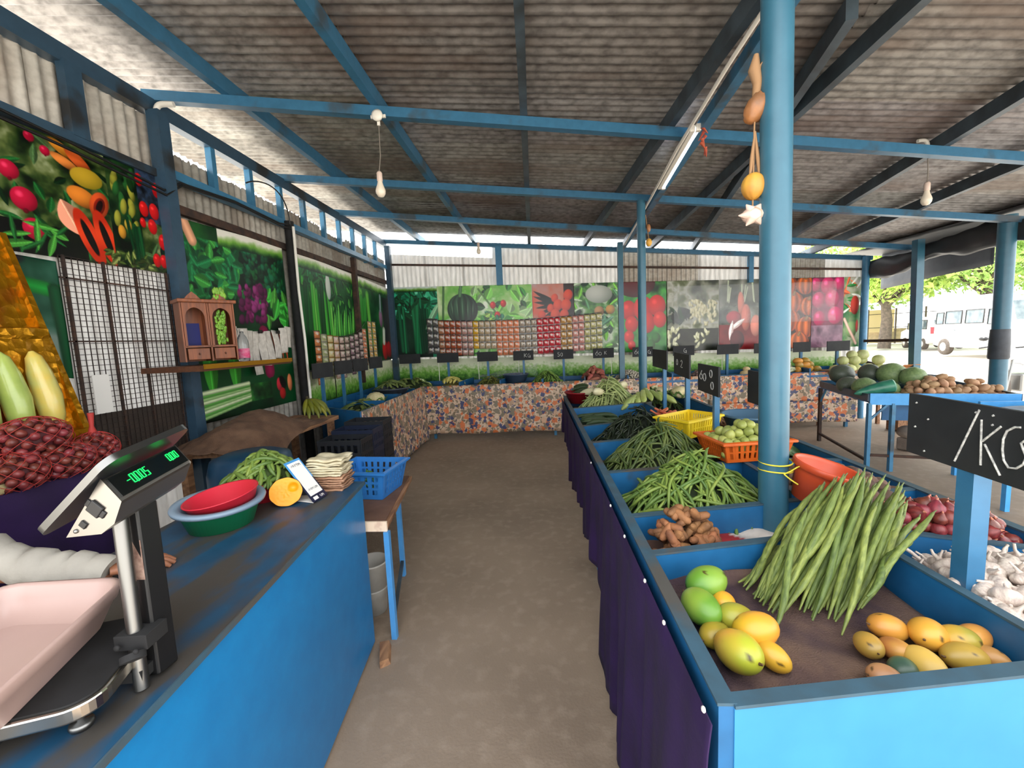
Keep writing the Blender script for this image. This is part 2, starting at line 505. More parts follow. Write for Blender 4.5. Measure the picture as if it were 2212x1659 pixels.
# posts
def post(x, y, z0, z1, w_, matl, label, roundp=False, lean=(0, 0), name='post'):
    m = M()
    if roundp: m.tube([(x, y, z0), (x + lean[0], y + lean[1], z1)], w_ / 2, 20)
    else: m.bar((x, y, z0), (x + lean[0], y + lean[1], z1), w_, w_, up=(0, 1, 0))
    return tag(m.build(name, matl, origin=(x, y, z0)), label, 'post')
post(LX + 0.06, 2.80, 0, 3.12, 0.085, DARKST, 'dark blue square post between the fruit and leaf posters')
post(LX + 0.09, 4.17, 0, 2.78, 0.09, BLACKM, 'dark round post with a white pipe beside the shelf', True)
post(LX + 0.05, 5.70, 1.0, 2.72, 0.06, RUST, 'rusty post above the sachet strips on the left wall')
post(LX + 0.08, 7.0, 0, 3.15, 0.085, DARKST, 'dark post in the far left corner')
post(-0.62, 7.06, 2.42, 3.05, 0.10, STEEL, 'short blue post above the pumpkin poster')
post(3.41, 7.06, 2.25, 2.66, 0.07, STEEL, 'short blue post above the carrot poster')
post(1.235, 6.42, 0, 2.86, 0.075, PILL, 'thin blue post in front of the red tomato poster')
post(5.12, 7.0, 0, 2.55, 0.10, STEEL, 'green-blue corner post at the right end of the back wall', True)
post(5.10, 6.02, 0, 2.58, 0.09, PILL, 'slim blue post at the open side with rails', lean=(-0.05, 0))
PR = post(5.12, 5.0, 0, 2.60, 0.15, PILL, 'thick blue post at the open side with a dark wrap', True, lean=(-0.03, 0))
o = M().lathe([(0.082, 0), (0.088, 0.02), (0.086, 0.16), (0.080, 0.30), (0.079, 0.33)], 20, (5.10, 5.0, 1.05)).build('cloth_wrap', mat('dark_tarp', (66, 72, 80), (44, 48, 54), 5, 0.6, bmp=0.3), PR)
PP = post(0.872, 1.588, 0.0, 2.99, 0.100, PILL, 'thick blue round pillar standing in the ginger bin', True, lean=(-0.035, 0.0))
post(1.09, 4.52, 0.0, 2.86, 0.085, PILL, 'blue round pillar at the far end of the display table', True)
# rails at the open side
for (a, b_, lab) in (((5.12, 7.0, 1.24), (5.08, 6.02, 1.26), 'upper dark rail at the open side'), ((5.12, 7.0, 0.92), (5.08, 6.02, 0.82), 'lower slanting dark rail at the open side')):
    tag(M().bar(a, b_, 0.04, 0.04).build('rail', RUST), lab, 'rail')
# ------------------------------------------------------------------ printed posters (flat prints, colour per mesh point)
def vnoise(h, w_, f, seed):
    r = np.random.RandomState(seed)
    out = np.zeros((h, w_)); amp = 1.0; tot = 0
    for o_ in range(4):
        n = max(2, int(f * 2 ** o_)); g = r.rand(n + 2, int(n * w_ / h) + 3)
        yy = np.linspace(0, n, h); xx = np.linspace(0, n * w_ / h, w_)
        y0 = yy.astype(int); x0 = xx.astype(int); fy = (yy - y0)[:, None]; fx = (xx - x0)[None, :]
        fy = fy * fy * (3 - 2 * fy); fx = fx * fx * (3 - 2 * fx)
        a = g[y0][:, x0]; b = g[y0][:, x0 + 1]; c = g[y0 + 1][:, x0]; d = g[y0 + 1][:, x0 + 1]
        out += amp * ((a * (1 - fx) + b * fx) * (1 - fy) + (c * (1 - fx) + d * fx) * fy); tot += amp; amp *= 0.55
    return out / tot
class Print:
    def __init__(s, asp, res=150, seed=1):
        s.h = res; s.w = int(res * asp); s.a = asp
        s.Y, s.X = np.mgrid[0:s.h, 0:s.w].astype(float)
        s.X = s.X / (s.w - 1) * asp; s.Y = 1 - s.Y / (s.h - 1)   # x 0..asp, y up 0..1
        s.c = np.zeros((s.h, s.w, 3)); s.r = np.random.RandomState(seed); s.seed = seed
    def bg(s, cols, f=5, box=None, contrast=2.0):
        n = vnoise(s.h, s.w, f, s.seed + int(f * 10)); n = np.clip((n - 0.5) * contrast + 0.5, 0, 0.999) * (len(cols) - 1)
        i = n.astype(int); t = (n - i)[..., None]; C = np.array(cols, float)
        img = C[i] * (1 - t) + C[np.minimum(i + 1, len(cols) - 1)] * t
        if box is None: s.c[:] = img
        else:
            m = (s.X >= box[0]) & (s.X <= box[2]) & (s.Y >= box[1]) & (s.Y <= box[3]); s.c[m] = img[m]
    def put(s, m, col):
        m = np.clip(m, 0, 1)[..., None]; s.c = s.c * (1 - m) + np.array(col, float) * m
    def loc(s, cx, cy, ang):
        dx, dy = s.X - cx, s.Y - cy; c, n = math.cos(ang), math.sin(ang)
        return dx * c + dy * n, -dx * n + dy * c
    def blob(s, cx, cy, rx, ry, col, ang=0, dark=None, ribs=0, spot=None):
        u, v = s.loc(cx, cy, ang); d = (u / rx) ** 2 + (v / ry) ** 2
        e = np.clip((1 - d) * min(rx, ry) * s.h * 0.5, 0, 1)
        dark = dark or tuple(k * 0.45 for k in col)
        sh = np.clip(1 - ((s.X - cx + rx * 0.3) ** 2 / (rx * 1.5) ** 2 + (s.Y - cy - ry * 0.3) ** 2 / (ry * 1.5) ** 2), 0, 1)[..., None]
        C = np.array(dark, float) * (1 - sh) + np.array(col, float) * sh
        if ribs: C = C * (0.82 + 0.18 * np.cos(np.arcsin(np.clip(u / (rx * np.sqrt(np.clip(1 - (v / ry) ** 2, 0.02, 1))), -1, 1)) * ribs))[..., None]
        if spot: C = C + np.array(spot, float) * np.clip(1 - ((u + rx * 0.3) ** 2 + (v - ry * 0.35) ** 2) / (min(rx, ry) * 0.35) ** 2, 0, 1)[..., None]
        m = e[..., None]; s.c = s.c * (1 - m) + C * m
    def leaf(s, cx, cy, l, w_, ang, col):
        u, v = s.loc(cx, cy, ang); t = np.clip(u / l + 0.5, 0, 1); wd = w_ * np.sin(PI * t) ** 0.8
        m = np.clip((wd - np.abs(v)) * s.h, 0, 1) * ((u > -l / 2) & (u < l / 2))
        k = 0.8 + 0.3 * (v > 0) + 0.25 * (np.abs(v) < 0.008)
        s.c = s.c * (1 - m[..., None]) + np.array(col, float) * k[..., None] * m[..., None]
    def line(s, x0, y0, x1, y1, w_, col, w2=None):
        dx, dy = x1 - x0, y1 - y0; L2 = dx * dx + dy * dy
        t = np.clip(((s.X - x0) * dx + (s.Y - y0) * dy) / L2, 0, 1)
        d = np.hypot(s.X - x0 - t * dx, s.Y - y0 - t * dy); ww = w_ if w2 is None else w_ + (w2 - w_) * t
        m = np.clip((ww - d) * s.h + 0.5, 0, 1); k = (1.12 - 0.35 * np.clip(d / (ww + 1e-6), 0, 1))[..., None]
        s.c = s.c * (1 - m[..., None]) + np.array(col, float) * k * m[..., None]
    def leaves(s, n, l, w_, cols, box):
        for i in range(n):
            s.leaf(s.r.uniform(box[0], box[2]), s.r.uniform(box[1], box[3]), l * s.r.uniform(0.6, 1.3), w_ * s.r.uniform(0.6, 1.3), s.r.uniform(0, 6.28), cols[s.r.randint(len(cols))])
    def curls(s, n, r, cols, box, cx=None, cy=None):
        for i in range(n):
            x, y = s.r.uniform(box[0], box[2]), s.r.uniform(box[1], box[3])
            s.blob(x, y, r * s.r.uniform(0.5, 1.2), r * s.r.uniform(0.5, 1.2), cols[s.r.randint(len(cols))], s.r.uniform(0, 3))
    def grassband(s, y0, y1, top=(222, 220, 208), up=True, x0=-1, x1=99):
        n = vnoise(s.h, s.w, 14, s.seed + 5); t = np.clip((s.Y - y0) / (y1 - y0) + (n - 0.5) * 0.5, 0, 1)[..., None]
        g1, g2 = np.array((14, 58, 26.)), np.array((112, 168, 62.)); C = np.where(t < 0.42, g1 + (g2 - g1) * t / 0.42, g2 + (np.array(top, float) - g2) * np.minimum(1, (t - 0.42) / 0.38))
        m = ((s.Y >= y0) & (s.X >= x0) & (s.X <= x1))[..., None] * 1.0
        s.c = s.c * (1 - m) + C * m
    def stalks(s, n, w_, cols, box):
        for i in range(n):
            x = s.r.uniform(box[0], box[2]); s.line(x, box[1] + s.r.uniform(0, 0.05), x + s.r.uniform(-.05, .05), box[3] - s.r.uniform(0, 0.12), w_ * s.r.uniform(0.6, 1.3), cols[s.r.randint(len(cols))])
POSTM = vcol('printed_flex', 0.45, 0.3, 0.06)
GLOSSM = vcol('printed_glossy', 0.28, 0.5, 0.10)
def poster(P, quad, label, matl=POSTM, name='poster', cat='poster', wave=0.004):
    """quad: top left, top right, bottom right, bottom left in metres"""
    tl, tr, br, bl = [V(q) for q in quad]
    nrm = (tr - tl).cross(bl - tl).normalized()
    img = np.clip((P.c * 0.86 + P.c.mean(axis=2, keepdims=True) * 0.14 - 118) * 1.16 + 112, 0, 255) / 255.0
    img = np.where(img <= 0.04045, img / 12.92, ((img + 0.055) / 1.055) ** 2.4)
    m = M()
    ph = random.random() * 6
    def fn(u, v):
        p = tl.lerp(tr, u).lerp(bl.lerp(br, u), v)
        return p + nrm * (wave * (math.sin(u * 7 + ph) + math.sin(v * 5 + u * 11 + ph)) * 0.5)
    m.grid(fn, P.w - 1, P.h - 1)
    o = m.build(name, matl); setcol(o.data, img.reshape(-1, 3))
    md = o.modifiers.new('solid', 'SOLIDIFY'); md.thickness = 0.003; md.offset = 0
    return tag(o, label, cat)
G1, G2, G3, G4 = (16, 44, 24), (34, 92, 44), (70, 140, 56), (124, 178, 70)
DG1, DG2, DG3 = (8, 36, 24), (16, 74, 44), (30, 112, 66)
XL = LX + 0.025
def LQ(y0, y1, zt0, zt1, zb0, zb1): return [(XL, y0, zt0), (XL, y1, zt1), (XL, y1, zb1), (XL, y0, zb0)]
# fruit poster nearest the camera
P = Print(1.75, 190, 3)     # covers Y 1.66..2.79, z 2.04..2.68
P.bg([(22, 34, 20), (52, 74, 34), (96, 110, 60), (150, 160, 120)], 7)
P.leaves(60, 0.16, 0.03, [G1, G2, (70, 100, 60)], (0, 0, 1.75, 1))
P.bg([(14, 16, 12), (30, 34, 22)], 5, (0.0, 0.0, 0.95, 0.25))
for (x, y, r) in ((0.52, 0.42, 0.09), (0.56, 0.20, 0.085), (0.45, 0.62, 0.07), (0.22, 0.5, 0.1), (0.12, 0.25, 0.1), (0.62, 0.93, 0.04), (0.72, 0.86, 0.04), (0.3, 0.85, 0.07)):
    P.blob(x, y, r, r * 1.05, (206, 24, 66), 0, (110, 6, 34), spot=(40, 40, 40)); P.blob(x, y - r, r * 0.25, r * 0.25, (120, 20, 40))
P.leaves(14, 0.22, 0.03, [G2, G3], (0.4, 0.05, 0.8, 0.3))
P.blob(0.86, 0.92, 0.13, 0.05, (236, 150, 40), -0.5); P.blob(0.97, 0.87, 0.13, 0.055, (238, 104, 42), -0.7); P.blob(0.86, 0.82, 0.12, 0.045, (240, 140, 60), -0.4)
P.blob(1.02, 0.74, 0.14, 0.09, (196, 160, 40), 0.05, (120, 110, 20))
P.blob(0.96, 0.56, 0.13, 0.085, (240, 140, 44), -0.3); P.blob(1.10, 0.53, 0.085, 0.13, (236, 92, 38), -0.4); P.blob(1.10, 0.52, 0.05, 0.09, (160, 40, 20), -0.4); P.blob(1.10, 0.52, 0.03, 0.07, (50, 22, 18), -0.4)
P.leaf(0.84, 0.36, 0.3, 0.10, 2.0, (230, 150, 120))
for (x, y, a) in ((0.98, 0.22, 1.95), (1.13, 0.24, 1.85)):
    P.blob(x, y, 0.26, 0.085, (238, 72, 32), a, (200, 50, 20)); P.blob(x, y, 0.17, 0.035, (44, 22, 20), a)
P.bg([(12, 26, 14), (30, 60, 30), (60, 88, 44)], 9, (1.2, 0.0, 1.5, 1.0))
for i in range(26):
    x, y = P.r.uniform(1.22, 1.46), P.r.uniform(0.3, 0.98)
    P.blob(x, y, 0.035, 0.085, ((34, 92, 48), (52, 116, 56), (40, 80, 40), (170, 170, 60))[P.r.randint(4)], P.r.uniform(-0.4, 0.4))
P.blob(1.29, 0.34, 0.04, 0.07, (226, 160, 50)); P.blob(1.36, 0.42, 0.04, 0.06, (200, 170, 60))
P.stalks(5, 0.02, [(20, 70, 40), (30, 90, 50)], (1.36, 0.1, 1.48, 0.5))
P.leaves(40, 0.10, 0.02, [(70, 88, 40), (120, 130, 70), (50, 60, 30)], (1.1, 0.0, 1.7, 0.16))
P.bg([(18, 20, 22), (60, 80, 110), (26, 24, 24)], 8, (1.5, 0.5, 1.75, 1.0))
for (x, y, r) in ((1.53, 0.9, 0.05), (1.72, 0.85, 0.06), (1.55, 0.62, 0.06), (1.66, 0.62, 0.065), (1.62, 0.46, 0.06), (1.72, 0.32, 0.065), (1.62, 0.12, 0.055), (1.70, 0.12, 0.055), (1.52, 0.48, 0.04)):
    P.blob(x, y, r * 0.85, r * 1.35, (226, 30, 30), 0, (140, 10, 14), spot=(50, 40, 40))
poster(P, LQ(1.66, 2.775, 2.66, 2.70, 2.03, 2.06), 'wide fruit poster with cut papayas and red fruit, nearest the camera', GLOSSM)
# strip of green print beside the mesh
P = Print(0.9, 70, 4); P.bg([(20, 70, 50), (50, 100, 80), (120, 140, 130)], 3); P.line(0.0, 0.83, 0.9, 0.74, 0.06, (30, 150, 60)); P.blob(0.3, 0.98, 0.35, 0.1, (60, 48, 60)); P.line(0.85, 0.75, 0.88, 0, 0.06, (14, 84, 50))
poster(P, LQ(1.62, 2.09, 2.03, 2.02, 1.50, 1.40), 'narrow green poster between the gold rack and the wire mesh')
# leaf poster behind the shelf
P = Print(0.86, 230, 5)      # Y 2.87..4.12, z 1.0..2.5
P.bg([DG1, (12, 56, 34), DG2], 4)
P.leaves(70, 0.10, 0.035, [DG2, DG3, (24, 96, 50)], (0.0, 0.62, 0.42, 0.95)); P.leaves(24, 0.09, 0.03, [(60, 140, 60), DG3], (0.0, 0.66, 0.4, 0.92))
P.curls(170, 0.025, [(14, 92, 62), (24, 124, 84), (30, 110, 60), (12, 70, 48)], (0.46, 0.58, 0.84, 0.93))
P.leaves(20, 0.12, 0.03, [G3, (60, 160, 60)], (0.6, 0.5, 0.85, 0.68))
P.curls(60, 0.03, [(132, 30, 100), (104, 24, 84), (160, 60, 130)], (0.40, 0.52, 0.64, 0.72))
P.bg([(14, 70, 40), (20, 96, 52)], 4, (0, 0.12, 0.86, 0.47))
for x in (0.12, 0.30): P.leaf(x, 0.28, 0.34, 0.05, PI / 2, (60, 150, 50))
P.line(0.58, 0.45, 0.60, 0.22, 0.045, (150, 20, 80)); 
for i in range(7): P.line(0.64 + i * 0.025, 0.44, 0.66 + i * 0.024, 0.26 + 0.03 * (i % 3), 0.018, (220, 84, 52), 0.003)
P.bg([G1, G2, (70, 150, 60)], 10, (0.30, 0.06, 0.62, 0.16))
P.stalks(5, 0.02, [(130, 170, 70)], (0.0, 0.02, 0.1, 0.14))
for i in range(9): P.line(0.0, 0.02 + i * 0.016, 0.40, 0.07 + i * 0.012, 0.011, ((150, 190, 120), (90, 160, 70), (200, 214, 170))[i % 3])
P.bg([(10, 60, 34), (16, 84, 46)], 5, (0.60, 0.0, 0.86, 0.18))
P.blob(0.68, 0.13, 0.03, 0.045, (220, 50, 70)); P.blob(0.71, 0.07, 0.035, 0.04, (200, 40, 40)); P.blob(0.72, 0.14, 0.03, 0.05, (30, 20, 20), 0.6); P.blob(0.80, 0.13, 0.03, 0.06, (240, 140, 90))
P.bg([(20, 60, 30), (40, 110, 46)], 8, (0, 0.93, 0.28, 1.0)); P.grassband(0.91, 0.99, x0=0.28)
P.line(0.06, 0.99, 0.10, 0.91, 0.03, (236, 170, 130))
poster(P, LQ(2.86, 4.11, 2.47, 2.53, 0.98, 0.98), 'dark green poster of parsley and leaves behind the shrine shelf')
# tall stalk poster
P = Print(1.15, 190, 6)     # Y 4.24..5.66, z 1.27..2.52
P.bg([(20, 80, 40), (30, 120, 50), (50, 150, 60)], 3)
P.leaves(60, 0.14, 0.03, [DG2, (24, 110, 60), G2], (0, 0.66, 0.6, 0.9))
P.stalks(34, 0.028, [(70, 170, 60), (20, 100, 50), (110, 190, 80), (14, 80, 44)], (0, 0.0, 0.62, 0.8))
P.bg([(16, 70, 40), (30, 100, 50)], 6, (0.64, 0.0, 1.15, 0.85)); P.leaves(46, 0.13, 0.03, [DG2, G3, G2], (0.62, 0.5, 1.15, 0.9))
for i in range(9): P.leaf(0.66 + i * 0.055, 0.3 + 0.05 * (i % 3), 0.5, 0.035, 1.45 + 0.05 * (i % 4), ((90, 170, 70), (60, 140, 60))[i % 2])
P.blob(0.6, 0.78, 0.05, 0.13, (200, 204, 196), 0, (150, 170, 160)); P.grassband(0.88, 1.0)
poster(P, LQ(4.24, 5.66, 2.53, 2.50, 1.27, 1.27), 'green poster of tall stalks left of the rusty wall post')
P = Print(1.06, 150, 7)      # Y 5.74..7.0
P.bg([(16, 50, 34), (30, 90, 50), (60, 130, 60)], 4); P.stalks(10, 0.04, [(100, 180, 70), (60, 150, 60)], (0, 0.2, 0.45, 0.85))
P.blob(0.72, 0.56, 0.07, 0.13, (150, 110, 140)); P.line(0.72, 0.66, 0.74, 0.85, 0.03, (130, 150, 150)); P.bg([(24, 26, 26), (54, 60, 54)], 6, (0.8, 0.2, 1.06, 0.85))
P.blob(0.80, 0.14, 0.10, 0.14, (206, 30, 30)); P.blob(0.95, 0.14, 0.09, 0.12, (190, 24, 24)); P.line(0.8, 0.4, 0.78, 0.25, 0.05, (200, 210, 190)); P.grassband(0.88, 1.0)
poster(P, LQ(5.74, 7.02, 2.50, 2.46, 1.27, 1.27), 'green poster with a red turnip in the far left corner')
for k, (a, b_, lab) in enumerate(((4.24, 4.95, 'grass print strip right of the round dark post'), (4.97, 5.75, 'grass print strip behind the second chalk board of the left wall'), (5.77, 7.03, 'grass print strip in the far left corner'))):
    P = Print((b_ - a) / 0.42, 60, 20 + k); P.grassband(0.0, 0.95, (206, 208, 176))
    poster(P, LQ(a, b_, 1.25, 1.26, 0.80, 0.82), lab, name='grass_strip')
# ---- back wall prints
YB = 7.085
def BQ(x0, x1):
    def zt(x): return 2.485 - (x + 2.5) * 0.0305
    def zb(x): return 1.285 - (x + 2.5) * 0.0175
    return [(x0, YB, zt(x0)), (x1, YB, zt(x1)), (x1, YB, zb(x1)), (x0, YB, zb(x0))]
P = Print(0.72, 150, 31)
P.bg([(20, 110, 80), (60, 190, 140), (120, 220, 180)], 5); P.leaves(40, 0.2, 0.05, [(20, 110, 80), (40, 160, 120), DG2], (0, 0.5, 0.72, 1)); P.bg([(10, 40, 30), (20, 70, 46)], 5, (0, 0, 0.6, 0.55))
P.stalks(16, 0.026, [(20, 104, 66), (14, 80, 54), (30, 130, 80)], (0.12, 0.05, 0.56, 0.78)); P.leaves(26, 0.16, 0.04, [DG2, (24, 120, 80)], (0.05, 0.68, 0.6, 0.95)); P.leaf(0.64, 0.6, 0.5, 0.05, 1.0, (130, 180, 140)); P.grassband(0.93, 1.0, (200, 214, 210))
poster(P, BQ(-2.48, -1.70), 'poster of hanging green gourds at the left end of the back wall')
P = Print(1.36, 150, 32)
P.bg([(200, 220, 170), (150, 200, 110), (110, 190, 70), (220, 230, 210)], 4); P.leaves(70, 0.16, 0.05, [(60, 140, 60), (120, 200, 80), (150, 190, 130), (40, 90, 50)], (0.5, 0, 1.36, 1)); P.leaves(30, 0.12, 0.03, [(40, 90, 50), (70, 140, 60)], (0, 0, 0.6, 0.35))
P.line(0.1, 1, 0.05, 0.3, 0.015, (70, 120, 60)); P.line(0.6, 0.95, 0.85, 0.6, 0.012, (90, 140, 70)); P.line(0.34, 0.95, 0.32, 0.8, 0.025, (110, 150, 90))
P.blob(0.36, 0.67, 0.225, 0.225, (60, 104, 76), 0, (14, 36, 30), ribs=13)
for q in (-0.15, -0.075, 0.0, 0.075, 0.15): P.blob(0.36 + q, 0.67, 0.011, 0.19 - abs(q) * 0.35, (120, 164, 124), -q * 0.6, (40, 84, 60)); P.line(0.33, 0.86, 0.35, 1.0, 0.02, (90, 140, 90))
for (x, y) in ((0.80, 0.72), (0.95, 0.74), (0.86, 0.58), (0.90, 0.36), (0.99, 0.46), (0.88, 0.26)): P.blob(x, y, 0.045, 0.055, (222, 34, 34), 0, (140, 10, 20), spot=(40, 40, 40))
P.leaves(16, 0.13, 0.035, [(20, 50, 30), (30, 120, 90), (150, 190, 80)], (0.7, 0.3, 1.0, 0.6))
poster(P, BQ(-1.70, -0.10), 'poster of a dark ribbed pumpkin and red cherries', GLOSSM)
P = Print(0.56, 150, 33)
P.bg([(216, 80, 50), (200, 120, 100), (180, 150, 150)], 3); P.bg([(24, 14, 14), (60, 18, 18)], 5, (0.42, 0, 0.56, 1))
for i in range(9): P.leaf(0.22 + 0.02 * i, 0.78 - 0.03 * i, 0.5, 0.035, 2.6 + 0.22 * i, (26, 16, 14))
for (x, y, r) in ((0.48, 0.84, 0.065), (0.30, 0.80, 0.05), (0.34, 0.70, 0.065), (0.45, 0.70, 0.07), (0.24, 0.66, 0.05), (0.30, 0.57, 0.065), (0.42, 0.56, 0.065), (0.12, 0.56, 0.055), (0.2, 0.48, 0.06), (0.36, 0.44, 0.06), (0.48, 0.48, 0.05), (0.1, 0.42, 0.06)): P.blob(x, y, r, r * 1.3, (232, 74, 34), -0.2, (170, 30, 16))
poster(P, BQ(-0.09, 0.60), 'poster of orange mangoes under black leaves on the back wall', GLOSSM)
P = Print(0.68, 150, 34)
P.bg([(30, 70, 40), (90, 150, 70), (190, 200, 180), (50, 90, 50)], 5); P.leaves(60, 0.16, 0.035, [(20, 60, 40), (80, 140, 90), (110, 180, 60), (160, 180, 150)], (0, 0, 0.68, 1)); P.blob(0.36, 0.84, 0.2, 0.13, (190, 194, 184), 0, (120, 130, 120))
P.blob(0.36, 0.6, 0.075, 0.075, (196, 146, 96)); P.blob(0.52, 0.62, 0.07, 0.07, (214, 160, 90)); P.leaves(20, 0.2, 0.03, [(40, 90, 60), (90, 140, 110)], (0.05, 0.3, 0.5, 0.5))
poster(P, BQ(0.60, 1.37), 'poster of brown fruit among grey-green leaves left of the thin blue post', GLOSSM)
P = Print(0.66, 150, 35)
P.bg([(30, 110, 50), (70, 170, 60), (20, 60, 30)], 4); P.blob(0.2, 0.98, 0.3, 0.2, (110, 20, 26), 0, (70, 14, 20))
for (x, y, r) in ((0.10, 0.6, 0.12), (0.32, 0.62, 0.15), (0.52, 0.66, 0.13), (0.36, 0.42, 0.13), (0.56, 0.46, 0.1), (0.14, 0.4, 0.1), (0.1, 0.22, 0.08), (0.14, 0.1, 0.06)): P.blob(x, y, r, r * 1.2, (226, 40, 34), 0, (150, 14, 20), spot=(30, 30, 30))
for (x, y) in ((0.32, 0.18), (0.50, 0.2), (0.42, 0.1)): P.blob(x, y, 0.07, 0.08, (40, 130, 50))
poster(P, BQ(1.38, 2.10), 'poster of big red tomatoes behind the thin blue post', GLOSSM)
P = Print(0.84, 150, 36)
P.bg([(50, 56, 40), (120, 124, 104), (176, 176, 164), (90, 100, 60)], 4); P.leaves(20, 0.16, 0.04, [(40, 70, 40), (30, 40, 30)], (0, 0.4, 0.4, 0.6)); P.bg([(30, 36, 26), (60, 66, 44)], 5, (0, 0, 0.84, 0.32))
for i in range(60): P.blob(P.r.uniform(0.36, 0.8), P.r.uniform(0.38, 0.72), 0.022, 0.05, (226, 220, 180), P.r.uniform(-1.2, 1.2), (150, 140, 90))
for i in range(34): P.blob((0.08 if i % 3 else 0.55) + P.r.uniform(-.08, .14), P.r.uniform(0.06, 0.32), 0.024, 0.055, (226, 226, 190), P.r.uniform(-1, 1), (130, 130, 80))
poster(P, BQ(2.11, 2.93), 'grey poster of pale peanuts and white beans', GLOSSM)
P = Print(0.72, 150, 37)
P.bg([(40, 46, 40), (90, 96, 84), (150, 150, 140)], 4); P.bg([(150, 20, 30), (110, 10, 20)], 4, (0, 0, 0.72, 0.36)); P.stalks(8, 0.012, [(190, 200, 170), (120, 150, 110)], (0.1, 0.66, 0.6, 1.0))
P.blob(0.36, 0.64, 0.06, 0.2, (230, 130, 110), 0.08); P.blob(0.24, 0.46, 0.13, 0.1, (206, 70, 84)); P.blob(0.44, 0.46, 0.08, 0.2, (232, 120, 100)); P.blob(0.6, 0.34, 0.09, 0.16, (236, 140, 120)); P.leaf(0.3, 0.36, 0.3, 0.04, 0.6, (250, 220, 216)); P.leaf(0.2, 0.28, 0.3, 0.04, 1.4, (250, 220, 216)); P.blob(0.3, 0.14, 0.12, 0.14, (110, 20, 40))
poster(P, BQ(2.94, 3.63), 'poster of pink carrots and radishes, left of the orange pumpkin poster', GLOSSM)
P = Print(0.8, 150, 38)
P.bg([(40, 20, 12), (90, 40, 20)], 4)
for (x, y, r) in ((0.1, 0.86, 0.16), (0.38, 0.9, 0.18), (0.7, 0.9, 0.16), (0.2, 0.62, 0.18), (0.5, 0.66, 0.18), (0.76, 0.6, 0.16), (0.16, 0.34, 0.18), (0.44, 0.4, 0.19), (0.72, 0.3, 0.18), (0.28, 0.1, 0.18), (0.6, 0.08, 0.18)): P.blob(x, y, r, r * 0.85, (236, 118, 40), 0, (160, 60, 16), ribs=9); P.line(x, y + r * 0.6, x + 0.02, y + r * 0.8, 0.02, (150, 110, 60))
poster(P, BQ(3.64, 4.37), 'poster of orange pumpkins behind the thick blue pillar', GLOSSM)
P = Print(0.56, 150, 39)
P.bg([(90, 16, 50), (150, 40, 90)], 4); 
for (x, y, r) in ((0.06, 0.9, 0.1), (0.28, 0.88, 0.13), (0.48, 0.92, 0.1), (0.12, 0.68, 0.12), (0.36, 0.7, 0.13), (0.14, 0.42, 0.11), (0.42, 0.46, 0.13)): P.blob(x, y, r, r, (216, 36, 110), 0, (120, 12, 60), spot=(60, 50, 60))
P.bg([(90, 60, 80), (150, 110, 130), (70, 50, 64)], 4, (0, 0, 0.56, 0.32))
poster(P, BQ(4.38, 4.86), 'magenta poster of round onions near the open side', GLOSSM)
P = Print(0.30, 150, 40)
P.bg([(30, 110, 60), (120, 150, 100), (200, 190, 180)], 4); P.leaves(16, 0.2, 0.03, [(40, 130, 60), (230, 230, 210), (220, 100, 60)], (0, 0.5, 0.3, 1)); P.blob(0.2, 0.6, 0.08, 0.14, (224, 70, 50)); P.blob(0.15, 0.25, 0.1, 0.12, (150, 190, 120)); P.blob(0.25, 0.3, 0.03, 0.1, (210, 60, 50)); P.line(0.02, 0.4, 0.24, 0.05, 0.025, (236, 190, 170))
poster(P, BQ(4.87, 5.12), 'narrow vegetable poster beside the right end post')
xs = (-2.48, -1.74, -1.05, -0.36, 0.40, 1.20, 2.10, 3.0, 3.85, 4.86)
nm = ('far left corner', 'second section from the left corner', 'third section from the left corner', 'section under the yellow sachets', 'section under the red sachets', 'section left of the thin blue post',
      'section right of the thin blue post', 'section under the carrot poster', 'section behind the thick pillar')
for k in range(9):
    a, b_ = xs[k], xs[k + 1] - 0.012
    z0 = lambda x: 0.80 - 0.012 * (x + 2.5)
    z1 = lambda x: 1.255 - 0.0205 * (x + 2.5)
    P = Print((b_ - a) / 0.45, 56, 50 + k); P.grassband(0.05, 0.95, (206, 212, 180))
    poster(P, [(a, YB, z1(a)), (b_, YB, z1(b_)), (b_, YB, z0(b_)), (a, YB, z0(a))], 'grass print strip along the back wall, ' + nm[k], name='grass_strip', wave=0.006)
# ------------------------------------------------------------------ central display table
ZR, ZF = 0.85, 0.725      # rim and bin-floor heights
DT = root('display_table', (0.9, 2.6, 0), 'long blue divided display table full of vegetables in the middle of the stall', 'table')
def wall2(a, b, name, lab=None, t=0.022, z0=ZF, z1=ZR, mats=None):
    if name == 'divider': z1 -= 0.003
    m = M().wall(a, b, z0, z1 - 0.006, t, 0)
    m.wall(a, b, z1 - 0.006, z1, t + 0.004, 1)
    o = m.build(name, mats or [BLUED, RIM], DT)
    if lab: o['label'] = lab
    return o
PB = paint('front_board_paint', (44, 122, 178), (50, 130, 186), (40, 106, 158), 0.7, 0.4, 1.5)
m = M().wall((0.315, 0.70), (1.50, 0.865), 0.05, ZR - 0.008, 0.025, 0).wall((0.315, 0.70), (1.50, 0.865), ZR - 0.008, ZR - 0.0015, 0.03, 1)
m.build('front_board', [PB, RIM], DT)
wall2((0.305, 0.69), (0.262, 4.70), 'left_board', z0=0.55, t=0.03)
wall2((1.47, 0.86), (1.475, 4.70), 'right_board', z0=0.6, t=0.03)
wall2((0.262, 4.70), (1.475, 4.70), 'end_board', z0=0.5)
